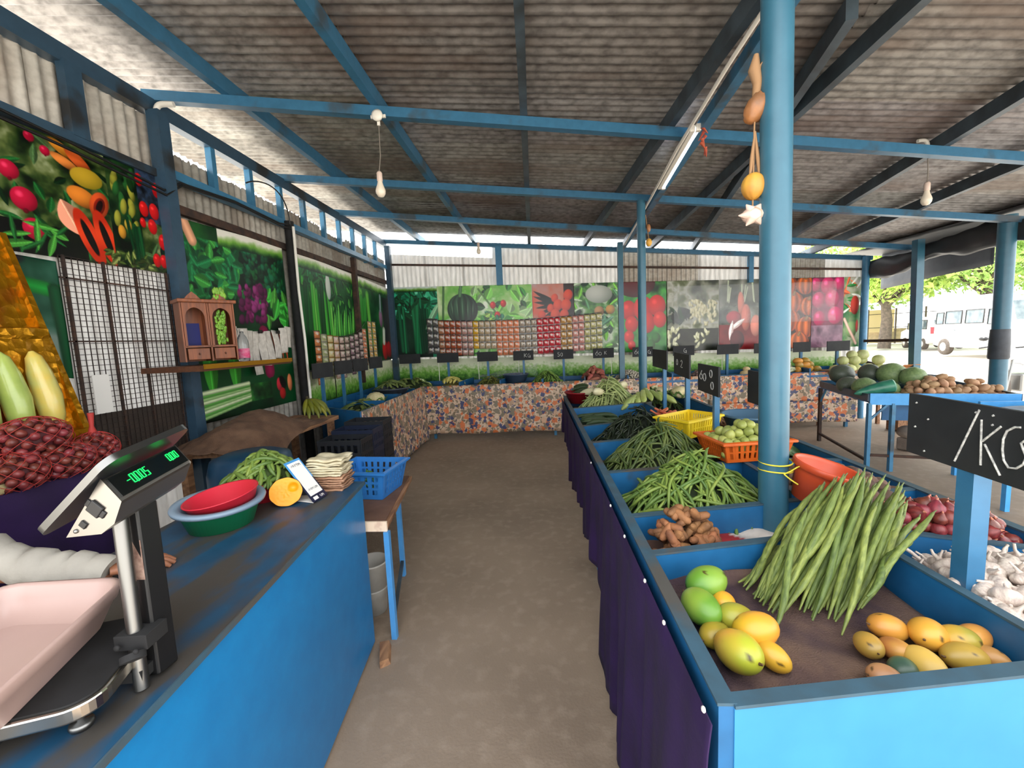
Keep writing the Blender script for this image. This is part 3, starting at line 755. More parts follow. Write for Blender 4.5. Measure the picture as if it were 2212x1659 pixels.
for a, b in (((0.30, 1.215), (0.995, 1.355)), ((0.30, 1.483), (1.46, 1.70)), ((0.29, 1.985), (1.0, 2.115)), ((0.29, 2.575), (1.0, 2.73)), ((0.29, 3.07), (1.0, 3.30)), ((0.28, 3.86), (1.06, 4.08)),
             ((1.01, 0.88), (0.99, 1.36)), ((1.0, 1.69), (1.0, 4.08)), ((1.0, 1.385), (1.46, 1.20)), ((1.02, 1.60), (1.46, 1.425)), ((1.0, 2.16), (1.46, 2.10)), ((1.0, 2.78), (1.46, 2.80)), ((1.0, 3.42), (1.46, 3.45))):
    wall2(a, b, 'divider')
M().prism([(0.31, 0.72), (1.47, 0.88), (1.47, 4.69), (0.27, 4.69)], ZF - 0.03, ZF).build('bin_floor', mat('bin_ply', (92, 72, 58), (66, 54, 46), 7, 0.9), DT)
for (x, y) in ((0.36, 0.80), (1.42, 0.95), (0.34, 2.6), (1.42, 2.6), (0.32, 4.62), (1.42, 4.62)):
    M().box((x, y, 0.35), (0.045, 0.045, 0.70)).build('leg', STEEL, DT)

# purple cloth along the aisle side
PURP = mat('purple_cloth', (38, 8, 66), (28, 5, 50), 5, 0.9, bmp=0.15, bscale=60)
hemx = [(0.66, 0.02), (1.66, 0.03), (1.75, 0.16), (1.93, 0.33), (2.1, 0.40), (2.55, 0.26), (2.7, 0.36), (3.2, 0.30), (3.64, 0.24), (3.9, 0.44), (4.22, 0.5), (4.72, 0.5)]
def hem(y):
    for (a, b) in zip(hemx, hemx[1:]):
        if a[0] <= y <= b[0]: return a[1] + (b[1] - a[1]) * (y - a[0]) / (b[0] - a[0])
    return hemx[-1][1]
m = M()
def cl(u, v):
    y = 0.672 + 4.04 * u
    z = (ZR - 0.025) + (hem(y) - ZR + 0.025) * v
    k = v ** 0.7
    x = 0.283 - (y - 0.7) * 0.011 - 0.012 - 0.05 * k * max(0, 1 - (y - 0.7) / 2) - k * (0.014 * math.sin(y * 16) + 0.010 * math.sin(y * 37 + 1) + 0.008 * math.sin(y * 61 + 3 * v))
    return V(x, y, z)
m.grid(cl, 240, 14)
PC = m.build('purple_cloth', PURP, solid=0.003)
tag(PC, 'dark purple cloth pinned along the aisle side of the display table', 'cloth')
pm = M()
for y in (0.70, 0.93, 1.10, 1.36, 1.62, 2.2): pm.ell((0.268 - (y - 0.7) * 0.011, y, 0.828), (0.004, 0.006, 0.006), None, 8, 6)
pm.build('pin', WHITEP, PC)

# burlap in the front bin
m = M()
def bl(u, v):
    x = 0.335 + 0.64 * u; y = 0.742 + (0.10 + 0.0) * u * 0.9 + (0.475) * v
    edge = max(0, abs(v - 0.5) * 2 - 0.9) * 10
    return V(x, y, ZF + 0.012 + 0.006 * mnoise.noise(V(x * 9, y * 9, 1)) + 0.010 * math.sin(x * 13 + y * 21) * 0.5 + (0.03 * edge if v > 0.5 else 0))
m.grid(bl, 50, 36)
BUR = mat('stained_burlap', (112, 88, 74), (70, 52, 58), 6, 0.95, bmp=0.6, bscale=260, lo=0.38, hi=0.62)
tag(m.build('burlap_sheet', BUR, solid=0.004), 'brown stained burlap lining the front bin', 'burlap')

# ---- mangoes
def mango_mesh(k, cols):
    m = M()
    def sh(d, ph, th): return 1 + 0.10 * d.x * (1 - 0.6 * d.z) - 0.05 * d.y * d.x + 0.10 * max(0, d.x - 0.6)
    m.ell((0, 0, 0), (1.12, 0.86, 0.80), None, 28, 18, 0, sh)
    m.tube([(-1.0, 0, 0.1), (-1.14, 0.02, 0.14), (-1.2, 0.03, 0.2)], [0.07, 0.05, 0.04], 7, 1)
    me = m.mesh('mango', [FRUITV, mat('dry_stem', (96, 70, 44), None, 5, 0.9)])
    cs = []
    a, b = np.array(lin(cols[0])), np.array(lin(cols[1])); sp = np.array(lin((70, 52, 24)))
    r = random.Random(k); spots = [V(r.uniform(-1, 1), r.uniform(-1, 1), r.uniform(-0.2, 1)).normalized() for _ in range(r.randint(1, 3))]
    for v in me.vertices:
        p = v.co
        t = min(1, max(0, 0.5 + 0.6 * p.x * (1 if k % 2 else -1) + 0.5 * mnoise.noise(V(p.x * 1.4 + k, p.y * 1.4, p.z * 1.4))))
        c = a * (1 - t) + b * t
        d = min((p.normalized() - s).length for s in spots)
        if d < 0.13: c = sp
        cs.append(c)
    setcol(me, cs)
    return me
FRUITV = vcol('fruit_skin', 0.38, 0.5)
GREEN, YEL, ORA, OLI = (104, 142, 48), (222, 172, 44), (226, 152, 56), (150, 150, 50)
MG = [((128, 160, 60), (92, 140, 44)), ((150, 170, 60), (96, 140, 46)), (ORA, YEL), (OLI, (170, 150, 50)), (ORA, (206, 168, 40)), ((172, 146, 46), (140, 130, 40)), ((222, 164, 60), (172, 176, 52)), ((206, 158, 48), (214, 166, 52))]
mp = [(0.432, 1.125, 0.805, 0.052, 0.4, 'big green mango at the back of the left mango cluster'), (0.385, 1.035, 0.800, 0.050, -1.2, 'yellow-green mango leaning on the left board of the front bin'),
      (0.462, 1.075, 0.780, 0.034, 1.0, 'small orange mango tucked behind the green ones'), (0.462, 1.005, 0.785, 0.045, 0.2, 'olive mango under the glossy yellow one'),
      (0.480, 0.955, 0.792, 0.046, 0.15, 'glossy yellow-orange mango lying on its side in the left cluster'), (0.392, 0.962, 0.772, 0.036, 0.5, 'small dark yellow mango against the left board'),
      (0.418, 0.885, 0.790, 0.052, 1.9, 'largest mango, orange above and green below, nearest the front in the left cluster'), (0.495, 0.905, 0.768, 0.033, -0.6, 'small spotted yellow mango at the right edge of the left cluster')]
for k, (x, y, z, s, a, lab) in enumerate(mp):
    place('mango', mango_mesh(k, MG[k]), (x, y, z), euler(0.2 * (k % 3), -0.25 + 0.2 * (k % 4), a), s, lab, 'mango', 'mangoes in the front bin')
rp = [(0.800, 0.985, 0.778, 0.037, 'ripe mango at the back left of the right-hand heap'), (0.868, 0.955, 0.782, 0.042, 'biggest round orange mango of the right-hand heap'), (0.727, 0.935, 0.768, 0.032, 'brownish mango at the left end of the right-hand heap'),
      (0.780, 0.925, 0.766, 0.030, 'mango with dark tip between the big round one and the left end'), (0.928, 0.945, 0.778, 0.036, 'mango with a green back right of the biggest round one'), (0.968, 0.955, 0.776, 0.034, 'orange mango at the far right of the heap'),
      (0.895, 0.903, 0.768, 0.036, 'long dented yellow mango lying in front of the heap'), (0.800, 0.885, 0.768, 0.037, 'pale yellow mango front centre of the heap'), (0.958, 0.912, 0.762, 0.028, 'half hidden mango by the front board, right of the dented one'),
      (0.690, 0.850, 0.765, 0.030, 'pinkish mango half hidden behind the front board'), (0.745, 0.870, 0.764, 0.030, 'dark green mango half hidden behind the front board')]
for k, (x, y, z, s, lab) in enumerate(rp):
    cc = [((206, 150, 60), (190, 130, 56)), ((216, 160, 60), (206, 150, 56)), ((190, 144, 60), (160, 130, 60)), ((200, 150, 70), (170, 110, 60)), ((206, 160, 60), (160, 150, 60)), ((214, 140, 66), (206, 150, 70)),
          ((196, 160, 66), (170, 140, 60)), ((220, 180, 90), (206, 170, 80)), ((190, 140, 80), (180, 130, 70)), ((180, 130, 90), (170, 120, 80)), ((70, 100, 76), (60, 84, 70))][k]
    place('mango', mango_mesh(20 + k, cc), (x, y, z), euler(0.3 * (k % 2), 0.1, 0.7 * k if k != 6 else 0.2), (s * (1.25 if k == 6 else 1), s, s), lab, 'mango', 'mangoes in the front bin')

# ---- bottle-green drumstick pods propped across the front bin
POD = mat('drumstick_pod', (122, 136, 64), (84, 100, 44), 14, 0.55, rnd=0.3, stretch=(1, 4, 4), bmp=0.2, bscale=40)
PODT = mat('pod_tip', (98, 110, 66), None, 5, 0.7)
def pod_mesh(seed):
    r = random.Random(seed); pts = []; rad = []; bow = r.uniform(-0.05, 0.05); bw2 = r.uniform(-0.03, 0.03)
    for i in range(19):
        t = i / 18
        pts.append((t - 0.5, bow * math.sin(PI * t) + bw2 * math.sin(2 * PI * t), 0.012 * math.sin(7 * t + seed)))
        rad.append((0.0255 * min(1, 0.42 + 3.2 * t) * min(1, 0.25 + 3.0 * (1 - t))) * (1 + 0.07 * math.sin(t * 46 + seed)))
    m = M().tube(pts, rad, 9, 0)
    e = V(pts[0]); m.tube([e + V(0.0, 0, 0), e + V(-0.02, 0.002, 0.003), e + V(-0.04, 0.001, 0.006)], [0.008, 0.006, 0.004], 6, 1)
    return m.mesh('drumstick_pod', [POD, PODT])
pods = [pod_mesh(k) for k in range(7)]
r = random.Random(5)
def pod(b, t, lab=None):
    b, t = V(b), V(t); L = (t - b).length
    o = place('drumstick_pod', pods[r.randint(0, 6)], (b + t) / 2, align(b - t, r.uniform(0, 6)), (L, 0.30 + 0.07 * r.random(), 0.30 + 0.07 * r.random()), lab or 'long green ridged drumstick pod in the bundle across the front bin', 'drumstick', 'drumstick pods in the front bin')
    return o
topc = [(0.80, 1.285, 0.905), (0.91, 1.29, 1.045), (0.985, 1.295, 1.055), (1.055, 1.27, 1.025), (1.065, 1.215, 0.965)]
def topat(u):
    q = min(3.999, u * 4); k = int(q); return V(topc[k]).lerp(V(topc[k + 1]), q - k)
for i in range(66):
    lay = i % 3; u = ((i // 3) + r.uniform(-0.35, 0.35)) / 21.5
    u = max(0, min(1, u))
    if u < 0.42: b = V(0.565, 1.13, 0.757).lerp(V(0.60, 1.03, 0.757), u / 0.42 + r.uniform(-.15, .15))
    else: b = V(0.655, 1.045, 0.757).lerp(V(0.815, 1.065, 0.757), (u - 0.42) / 0.58 + r.uniform(-.08, .08))
    b = b + V(r.uniform(-.008, .008), 0.022 * lay + r.uniform(-.02, .02), 0.003 * lay)
    t = topat(u); t = b.lerp(t, r.uniform(0.86, 1.0)) + V(r.uniform(-.03, .03), 0.028 * lay + r.uniform(-.01, .01), -0.012 * lay + r.uniform(-.012, .012))
    pod(b, t)
pod((0.545, 0.990, 0.757), (0.755, 1.225, 0.96), 'drumstick pod that slid farthest to the left front of the bundle')
pod((0.705, 0.985, 0.755), (0.935, 1.20, 0.985), 'drumstick pod whose tip reaches nearest the front board')
pod((0.805, 1.07, 0.79), (1.045, 1.16, 0.985), 'drumstick pod crossing over the right side of the bundle, tip highest')
pod((0.78, 1.02, 0.835), (0.985, 1.15, 0.905), 'short drumstick pod lying flatter across the right of the bundle')

# ---- piles
def mound(name, matl, cx, cy, rx, ry, h, z0, lab, cat, p=1.5, bumps=0.012, group=None, bs=30):
    m = M()
    def fn(u, v):
        a = 2 * PI * u; q = v
        x = cx + rx * q * math.cos(a); y = cy + ry * q * math.sin(a)
        return V(x, y, z0 + h * (1 - q ** p) + bumps * mnoise.noise(V(x * bs, y * bs, 0)) * (1 - q * 0.6))
    m.grid(fn, 40, 12)
    return tag(m.build(name, matl), lab, cat, group, 'stuff')
def hz(q, h, p): return h * max(0.0, 1 - q ** p)
def pile_sticks(name, meshes, n, cx, cy, rx, ry, h, z0, label, cat, group, p=1.5, lift=(0.0, 0.02), yaw=None, spread=0.5, seed=1, sc=(0.85, 1.15), droop=1.0):
    rr = random.Random(seed)
    for i in range(n):
        q = math.sqrt(rr.random()); a = rr.uniform(0, 2 * PI)
        x, y = cx + rx * q * math.cos(a), cy + ry * q * math.sin(a)
        z = z0 + hz(q, h, p) + rr.uniform(*lift)
        yw = (rr.uniform(0, 2 * PI) if yaw is None else yaw + rr.gauss(0, spread))
        if yaw is None and rr.random() < 0.5: yw = a + rr.gauss(0, 0.5)
        dx, dy = math.cos(yw), math.sin(yw)
        e = 0.03
        qa = min(1, math.hypot((x + dx * e - cx) / rx, (y + dy * e - cy) / ry)); qb = min(1, math.hypot((x - dx * e - cx) / rx, (y - dy * e - cy) / ry))
        dz = (hz(qa, h, p) - hz(qb, h, p)) / (2 * e) * droop + rr.gauss(0, 0.12)
        d = V(dx, dy, max(-1.1, min(1.1, dz)))
        s = rr.uniform(*sc)
        place(name, meshes[i % len(meshes)], (x, y, z), align(d, rr.gauss(0, 0.3)), s, label, cat, group)
def pile_balls(name, meshes, d, cx, cy, rx, ry, h, z0, label, cat, group, p=1.6, seed=1, jit=0.18, tilt=True, sc=(0.85, 1.12), clip=None, maxn=300):
    rr = random.Random(seed); pts = []
    ny = int(2 * ry / (d * 0.86)) + 1; nx = int(2 * rx / d) + 1
    for j in range(ny + 1):
        for i in range(nx + 1):
            x = cx - rx + (i + 0.5 * (j % 2)) * d; y = cy - ry + j * d * 0.86
            q = math.hypot((x - cx) / rx, (y - cy) / ry)
            if q <= 1 and (clip is None or clip(x, y)): pts.append((x, y, q))
    for (x, y, q) in pts[:maxn]:
        x += rr.uniform(-jit, jit) * d; y += rr.uniform(-jit, jit) * d
        R = euler(rr.uniform(-1, 1) if tilt else 0, rr.uniform(-1, 1) if tilt else 0, rr.uniform(0, 6.28))
        place(name, meshes[rr.randint(0, len(meshes) - 1)], (x, y, z0 + hz(q, h, p) + d * 0.45 + rr.uniform(-.1, .15) * d), R, rr.uniform(*sc), label, cat, group)
def bean_meshes(L, rad, matl, n=5, curve=0.25, seg=9, name='green_bean', tip=None, sq=None):
    out = []
    for k in range(n):
        r = random.Random(k + int(L * 1000)); c = r.uniform(-curve, curve); c2 = r.uniform(-curve, curve) * 0.6; dr = r.uniform(0, curve) * 0.8
        pts = []; rd = []
        for i in range(seg + 1):
            t = i / seg - 0.5
            pts.append((t * L, L * (c * (0.25 - t * t) + c2 * t * (0.25 - t * t) * 4), -L * dr * t * t * 1.6 + L * dr * 0.2))
            rd.append(rad * min(1, 0.25 + 4 * (0.5 - abs(t))))
        m = M().tube(pts, rd, 6, 0, sq=sq)
        out.append(m.mesh(name, [matl]))
    return out
BEAN = mat('green_bean_skin', (116, 140, 62), (84, 112, 44), 20, 0.5, rnd=0.32)
BEAN2 = mat('guar_bean_skin', (82, 98, 44), (56, 74, 34), 20, 0.5, rnd=0.34)
BEAN3 = mat('dark_chilli_skin', (20, 32, 15), (32, 44, 20), 20, 0.45, rnd=0.35)
BEAN4 = mat('pale_long_bean_skin', (166, 176, 116), (140, 156, 92), 20, 0.55, rnd=0.2)
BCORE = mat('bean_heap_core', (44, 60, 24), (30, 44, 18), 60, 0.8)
bm = bean_meshes(0.19, 0.0062, BEAN, 7, 0.5)
mound('green_bean_heap', BCORE, 0.655, 1.80, 0.29, 0.20, 0.175, ZF + 0.004, 'lower layers of the light green bean heap', 'beans', p=1.3)
pile_sticks('green_bean', bm, 300, 0.655, 1.80, 0.29, 0.205, 0.20, ZF + 0.012, 'light green bean in the brightest heap, behind the ginger', 'bean', 'light green beans behind the ginger', p=1.25, lift=(0.0, 0.045), seed=2)
bm2 = bean_meshes(0.15, 0.0065, BEAN2, 6, 0.4)
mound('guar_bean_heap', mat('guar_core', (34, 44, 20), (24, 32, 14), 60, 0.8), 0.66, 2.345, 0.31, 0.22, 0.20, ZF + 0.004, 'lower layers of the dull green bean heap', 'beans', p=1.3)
pile_sticks('guar_bean', bm2, 300, 0.66, 2.345, 0.31, 0.225, 0.235, ZF + 0.012, 'dull green bean in the heap beside the lemon basket', 'bean', 'dull green beans beside the lemon basket', p=1.25, lift=(0.0, 0.04), seed=3)
bm3 = bean_meshes(0.12, 0.006, BEAN3, 5, 0.5)
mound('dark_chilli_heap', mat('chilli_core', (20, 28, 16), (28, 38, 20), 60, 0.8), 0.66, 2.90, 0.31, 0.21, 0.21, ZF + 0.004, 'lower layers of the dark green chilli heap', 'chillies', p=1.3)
pile_sticks('dark_chilli', bm3, 240, 0.66, 2.90, 0.31, 0.215, 0.235, ZF + 0.012, 'dark green chilli in the shaded heap behind the dull green beans', 'chilli', 'dark chillies in the shaded heap', p=1.25, lift=(0.0, 0.035), seed=4)
CARR = mat('carrot_skin', (196, 106, 72), (196, 96, 64), 14, 0.5, rnd=0.1)
cm = M().tube([(-0.06, 0, 0), (-0.05, 0, 0), (0, 0, 0), (0.05, 0, 0), (0.075, 0, 0)], [0.008, 0.017, 0.015, 0.009, 0.002], 10).mesh('carrot', [CARR])
rr = random.Random(9)
for i in range(16):
    place('carrot', cm, (0.80 + 0.15 * rr.random(), 3.04 + 0.13 * rr.random(), 0.90 + 0.045 * rr.random()), align((rr.uniform(-1, 1), rr.uniform(-1, 1), -0.3)), rr.uniform(0.45, 0.65), 'orange carrot at the back of the dark chilli bin', 'carrot', 'carrots behind the dark chillies')
mound('carrot_heap', mat('carrot_core', (150, 84, 58), None, 6, 0.8), 0.87, 3.10, 0.12, 0.10, 0.17, ZF + 0.004, 'lower layers of the small carrot heap', 'carrots')
# ridge gourds in the small dark bin
RG = mat('ridge_gourd_skin', (56, 76, 40), (40, 56, 32), 30, 0.6, rnd=0.2, stretch=(1, 6, 6))
rgm = bean_meshes(0.24, 0.019, RG, 4, 0.3, 9, 'ridge_gourd')
rr = random.Random(12)
for i in range(22):
    place('ridge_gourd', rgm[i % 4], (0.38 + 0.20 * rr.random() + 0.02 * (i // 8), 3.25 + 0.07 * (i % 8), ZF + 0.03 + 0.035 * (i // 8)), align((1, rr.uniform(-.3, .3), rr.uniform(-.08, .1))), rr.uniform(0.8, 1.1), 'dark ridge gourd in the bin before the far one', 'gourd', 'ridge gourds in the shaded bin')
# far bin
bm4 = bean_meshes(0.27, 0.0075, BEAN4, 6, 0.7)
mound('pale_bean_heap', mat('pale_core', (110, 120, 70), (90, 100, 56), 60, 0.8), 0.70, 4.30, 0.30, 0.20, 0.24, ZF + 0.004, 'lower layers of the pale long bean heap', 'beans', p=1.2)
pile_sticks('pale_long_bean', bm4, 170, 0.70, 4.30, 0.30, 0.20, 0.265, ZF + 0.012, 'pale long bean in the heap at the far end of the table', 'bean', 'pale long beans at the far end of the table', p=1.2, lift=(0.0, 0.05), seed=6, droop=1.3)
RAD = mat('radish_skin', (222, 214, 178), (206, 196, 150), 10, 0.5)
for k, (x, y, z, a) in enumerate(((0.50, 4.36, 0.93, 2.6), (0.57, 4.18, 0.95, 0.6), (0.86, 4.40, 0.985, 0.9))):
    m = M().tube([(-0.07, 0, 0), (-0.05, 0, 0), (0.0, 0, 0), (0.06, 0.01, 0), (0.10, 0.012, 0)], [0.012, 0.036, 0.04, 0.026, 0.006], 12)
    place('white_radish', m.mesh('white_radish', [RAD]), (x, y, z), align((math.cos(a), math.sin(a), -0.15)), 1, ('creamy radish above the dark red tub', 'creamy radish half buried at the left of the pale beans', 'creamy radish on top of the pale bean heap')[k], 'radish')
REDP = mat('dark_red_plastic', (140, 18, 30), None, 6, 0.4)
def tub(r0, r1, h, t=0.004, lip=0.012, n=36): return [(0.0, t), (r0 - t, t), (r1 - t, h - 0.004), (r1 + lip * 0.4, h + 0.002), (r1 + lip, h - 0.002), (r1 + lip, h - 0.012), (r1, h - 0.012), (r0, 0.0), (0.0, 0.0)]
o = M().lathe(tub(0.11, 0.15, 0.12), 32, (0.41, 4.50, 0.80)).build('plastic_tub', REDP, origin=(0.41, 4.50, 0.80)); tag(o, 'dark red plastic tub at the far corner of the display table', 'tub')
for k in range(7): place('ridge_gourd', rgm[k % 4], (0.42 + 0.03 * rr.random(), 4.45 + 0.025 * k, 0.91 + 0.01 * k), align((0.8, rr.uniform(-.6, .6), 0.15)), 0.8, 'ridge gourd standing in the dark red tub', 'gourd', 'gourds in the red tub')
ZUC = mat('zucchini_skin', (150, 166, 84), (170, 182, 110), 12, 0.4, rnd=0.15, stretch=(1, 5, 5))
zm = bean_meshes(0.26, 0.032, ZUC, 3, 0.35, 10, 'bottle_gourd')
for k, (x, y, z, a) in enumerate(((0.90, 4.12, 0.86, -2.2), (0.96, 4.18, 0.87, -2.0), (1.02, 4.20, 0.885, -1.8), (1.08, 4.25, 0.90, -1.6), (1.15, 4.26, 0.885, -1.35), (1.24, 4.22, 0.865, -0.9), (0.84, 4.05, 0.845, -2.4))):
    place('pale_gourd', zm[k % 3], (x, y, z), align((math.cos(a), math.sin(a), -0.35)), rr.uniform(0.85, 1.1), 'pale green gourd at the foot of the far round pillar', 'gourd', 'pale gourds by the far pillar')
CAUL = mat('cauliflower_curd', (226, 214, 168), (206, 190, 140), 30, 0.8, bmp=0.5, bscale=60)
LEAFG = mat('vegetable_leaf', (92, 124, 60), (126, 154, 84), 10, 0.6, rnd=0.15)
def cauliflower(x, y, z, s, lab, grp=None):
    rt = root('cauliflower', (x, y, z), lab, 'cauliflower', grp)
    def bm_(d, ph, th): return 1 + 0.10 * mnoise.noise(d * 5) + 0.05 * mnoise.noise(d * 13)
    M().ell((x, y, z + 0.5 * s), (s, s, s * 0.72), None, 26, 18, 0, bm_).build('curd', CAUL, rt)
    for k in range(6):
        a = k * PI / 3 + x * 9
        def lf(u, v):
            w_ = s * 0.62 * math.sin(PI * (0.12 + 0.85 * v)) * (u - 0.5) * 2
            rad_ = s * (0.45 + 0.85 * v); zz = z + s * (0.05 + 0.75 * v ** 1.6 - 0.12 * abs(u - 0.5) * 2)
            return V(x + math.cos(a) * rad_ - math.sin(a) * w_, y + math.sin(a) * rad_ + math.cos(a) * w_, zz + 0.012 * math.sin(9 * v + 5 * u))
        M().grid(lf, 6, 8).build('leaf', LEAFG, rt, solid=0.002)
    return rt
cauliflower(1.27, 4.45, 0.86, 0.07, 'cauliflower behind the pale gourds at the far end of the table')
cauliflower(1.40, 4.28, 0.86, 0.085, 'cauliflower with wide leaves at the far right of the table')
cauliflower(1.22, 4.56, 0.90, 0.04, 'small cauliflower right of the far round pillar')
bm5 = bean_meshes(0.2, 0.01, BEAN2, 4, 0.3)
pile_sticks('okra_pod', bm5, 60, 1.25, 4.42, 0.16, 0.18, 0.12, ZF + 0.03, 'green pod in the heap around the far cauliflowers', 'pod', 'green pods around the far cauliflowers', seed=21)
# ---- right column of the table
TAN = mat('dried_mushroom', (190, 150, 112), (150, 112, 82), 30, 0.8, rnd=0.2)
tm = bean_meshes(0.085, 0.010, TAN, 5, 0.7, 6, 'turmeric_root', sq=0.6)
pile_sticks('turmeric_root', tm, 110, 1.25, 3.12, 0.19, 0.24, 0.14, ZF + 0.012, 'pale tan root in the heap behind the yellow basket', 'root', 'tan roots behind the yellow basket', seed=31)
mound('root_heap', mat('root_core', (120, 88, 64), None, 8, 0.9), 1.25, 3.12, 0.19, 0.24, 0.13, ZF + 0.004, 'lower layers of the tan root heap', 'roots')
CUC = mat('cucumber_skin', (70, 96, 52), (54, 78, 42), 16, 0.45, rnd=0.2)
cum = bean_meshes(0.21, 0.019, CUC, 5, 0.5, 9, 'cucumber')
pile_sticks('cucumber', cum, 46, 1.25, 2.47, 0.20, 0.27, 0.13, ZF + 0.02, 'green cucumber in the heap behind the lemon basket', 'cucumber', 'cucumbers behind the lemon basket', seed=32, spread=0.4, yaw=0.3)
o = M().lathe(tub(0.13, 0.17, 0.11), 36, (1.36, 2.78, 0.845)).build('plastic_tub', mat('grey_blue_plastic', (72, 104, 128), None, 6, 0.45), origin=(1.36, 2.78, 0.845)); tag(o, 'empty grey-blue tub on the right board, left of the thick pillar', 'tub')
def basket(name, c, wx, wy, h, matl, R, lab, slots=9, taper=0.82, hole='slot', rim=0.012, rows=2):
    """open crate-basket: slotted sides are built from real bars"""
    c = V(c); rt = root(name, c, lab, 'basket')
    Rm = rot('Z', R)
    def P_(x, y, z): return c + Rm @ V(x, y, z)
    def q(t): return taper + (1 - taper) * t
    base = M(); base.hexa([P_(-wx / 2 * taper, -wy / 2 * taper, 0), P_(wx / 2 * taper, -wy / 2 * taper, 0), P_(wx / 2 * taper, wy / 2 * taper, 0), P_(-wx / 2 * taper, wy / 2 * taper, 0),
                           P_(-wx / 2 * taper, -wy / 2 * taper, .006), P_(wx / 2 * taper, -wy / 2 * taper, .006), P_(wx / 2 * taper, wy / 2 * taper, .006), P_(-wx / 2 * taper, wy / 2 * taper, .006)])
    base.build('base', matl, rt)
    cs = [(-1, -1), (1, -1), (1, 1), (-1, 1)]
    for k in range(4):
        (ax, ay), (bx, by) = cs[k], cs[(k + 1) % 4]
        def S(u, t): return P_((ax + (bx - ax) * u) * wx / 2 * q(t), (ay + (by - ay) * u) * wy / 2 * q(t), t * h)
        m = M()
        def band(t0, t1):
            a0, b0, a1, b1 = S(0, t0), S(1, t0), S(0, t1), S(1, t1); n = ((b0 - a0).cross(a1 - a0)).normalized() * 0.003
            m.hexa([a0 - n, b0 - n, b0 + n, a0 + n, a1 - n, b1 - n, b1 + n, a1 + n])
        lv = [0.0, 0.16] + [0.16 + 0.66 * (i + 1) / rows for i in range(rows)]
        band(0, 0.16); band(0.82, 1.0)
        for i in range(1, rows): band(lv[i + 1] - 0.035, lv[i + 1] + 0.035)
        for i in range(slots + 1):
            u = i / slots; ww = 0.30 / slots if hole == 'slot' else 0.30 / slots
            u0, u1 = max(0, u - ww), min(1, u + ww)
            if i in (0, slots): u0, u1 = (0, 0.14) if i == 0 else (0.86, 1)
            a0, b0, a1, b1 = S(u0, 0.14), S(u1, 0.14), S(u0, 0.84), S(u1, 0.84); n = ((b0 - a0).cross(a1 - a0)).normalized() * 0.0029
            m.hexa([a0 - n, b0 - n, b0 + n, a0 + n, a1 - n, b1 - n, b1 + n, a1 + n])
        m.build('side', matl, rt)
    rm = M()
    pts = [P_(x * wx / 2, y * wy / 2, h) for (x, y) in cs]
    out = [P_(x * (wx / 2 + rim), y * (wy / 2 + rim), h - 0.004) for (x, y) in cs]
    for k in range(4):
        a, b, d, e = pts[k], pts[(k + 1) % 4], out[(k + 1) % 4], out[k]
        dn = V(0, 0, 0.012)
        rm.hexa([e - dn, d - dn, b - dn, a - dn, e, d, b, a])
    rm.build('rim', matl, rt, bevel=0.002)
    return rt
ORP = mat('orange_plastic', (212, 100, 30), (196, 86, 24), 5, 0.4); YLP = mat('yellow_plastic', (228, 198, 36), None, 5, 0.4); BLP = mat('blue_plastic', (40, 112, 186), (48, 122, 196), 4, 0.38)
basket('orange_basket', (1.035, 2.20, 0.852), 0.36, 0.27, 0.105, ORP, 0.14, 'orange slotted basket of green lemons beside the thick pillar', 12, 0.84)
basket('yellow_basket', (0.93, 2.69, 0.862), 0.34, 0.24, 0.115, YLP, 0.62, 'empty yellow slotted basket between the beans and the price boards', 14, 0.86)
LEM = mat('green_lemon_skin', (148, 160, 76), (172, 176, 100), 3, 0.4, rnd=0.15, bmp=0.1, bscale=60)
def lm(d, ph, th): return 1 + 0.16 * max(0, abs(d.z) - 0.86) / 0.14
lmm = [M().ell((0, 0, 0), (0.0235, 0.0235, 0.0255), None, 14, 10, 0, lm).mesh('green_lemon', [LEM])]
rr = random.Random(41)
Rm = rot('Z', 0.14)
for (lay, nx, ny, zz) in ((0, 7, 5, 0.905), (1, 7, 5, 0.948), (2, 5, 3, 0.985), (3, 2, 2, 1.015)):
    for i in range(nx):
        for j in range(ny):
            p = Rm @ V((i - (nx - 1) / 2) * 0.0475 + 0.008 * (j % 2), (j - (ny - 1) / 2) * 0.047, 0)
            place('green_lemon', lmm[0], (1.035 + p.x + rr.uniform(-.006, .006), 2.20 + p.y + rr.uniform(-.006, .006), zz + rr.uniform(-.006, .008) - 0.004 * abs(i - (nx - 1) / 2)), euler(rr.uniform(0, 3), rr.uniform(0, 3), 0), rr.uniform(0.9, 1.12), 'round pale green lemon heaped in the orange basket', 'lemon', 'green lemons in the orange basket')
# potatoes, onions, garlic in the right column
POT = mat('brown_tuber_skin', (104, 80, 64), (72, 54, 46), 14, 0.85, rnd=0.2, bmp=0.3)
ptm = [M().ell((0, 0, 0), (0.033, 0.027, 0.025), None, 12, 9, 0, lambda d, ph, th, k=k: 1 + 0.16 * mnoise.noise(d * 2 + V(k, 0, 0))).mesh('taro_root', [POT]) for k in range(4)]
pile_balls('taro_root', ptm, 0.05, 1.24, 1.83, 0.22, 0.25, 0.09, ZF + 0.045, 'brown hairy tuber in the dark heap behind the onions', 'tuber', 'brown tubers behind the onions', seed=51, clip=lambda x, y: y > 1.60 + (1.3 - x) * 0.4 and x < 1.43)
mound('tuber_heap', mat('tuber_core', (60, 46, 40), None, 6, 0.9), 1.24, 1.86, 0.20, 0.22, 0.13, ZF + 0.002, 'lower layers of the brown tuber heap', 'tubers')
ONI = mat('onion_skin', (130, 54, 48), (92, 30, 30), 12, 0.4, rnd=0.25, stretch=(8, 8, 1))
ONT = mat('onion_tip', (190, 120, 96), None, 5, 0.8)
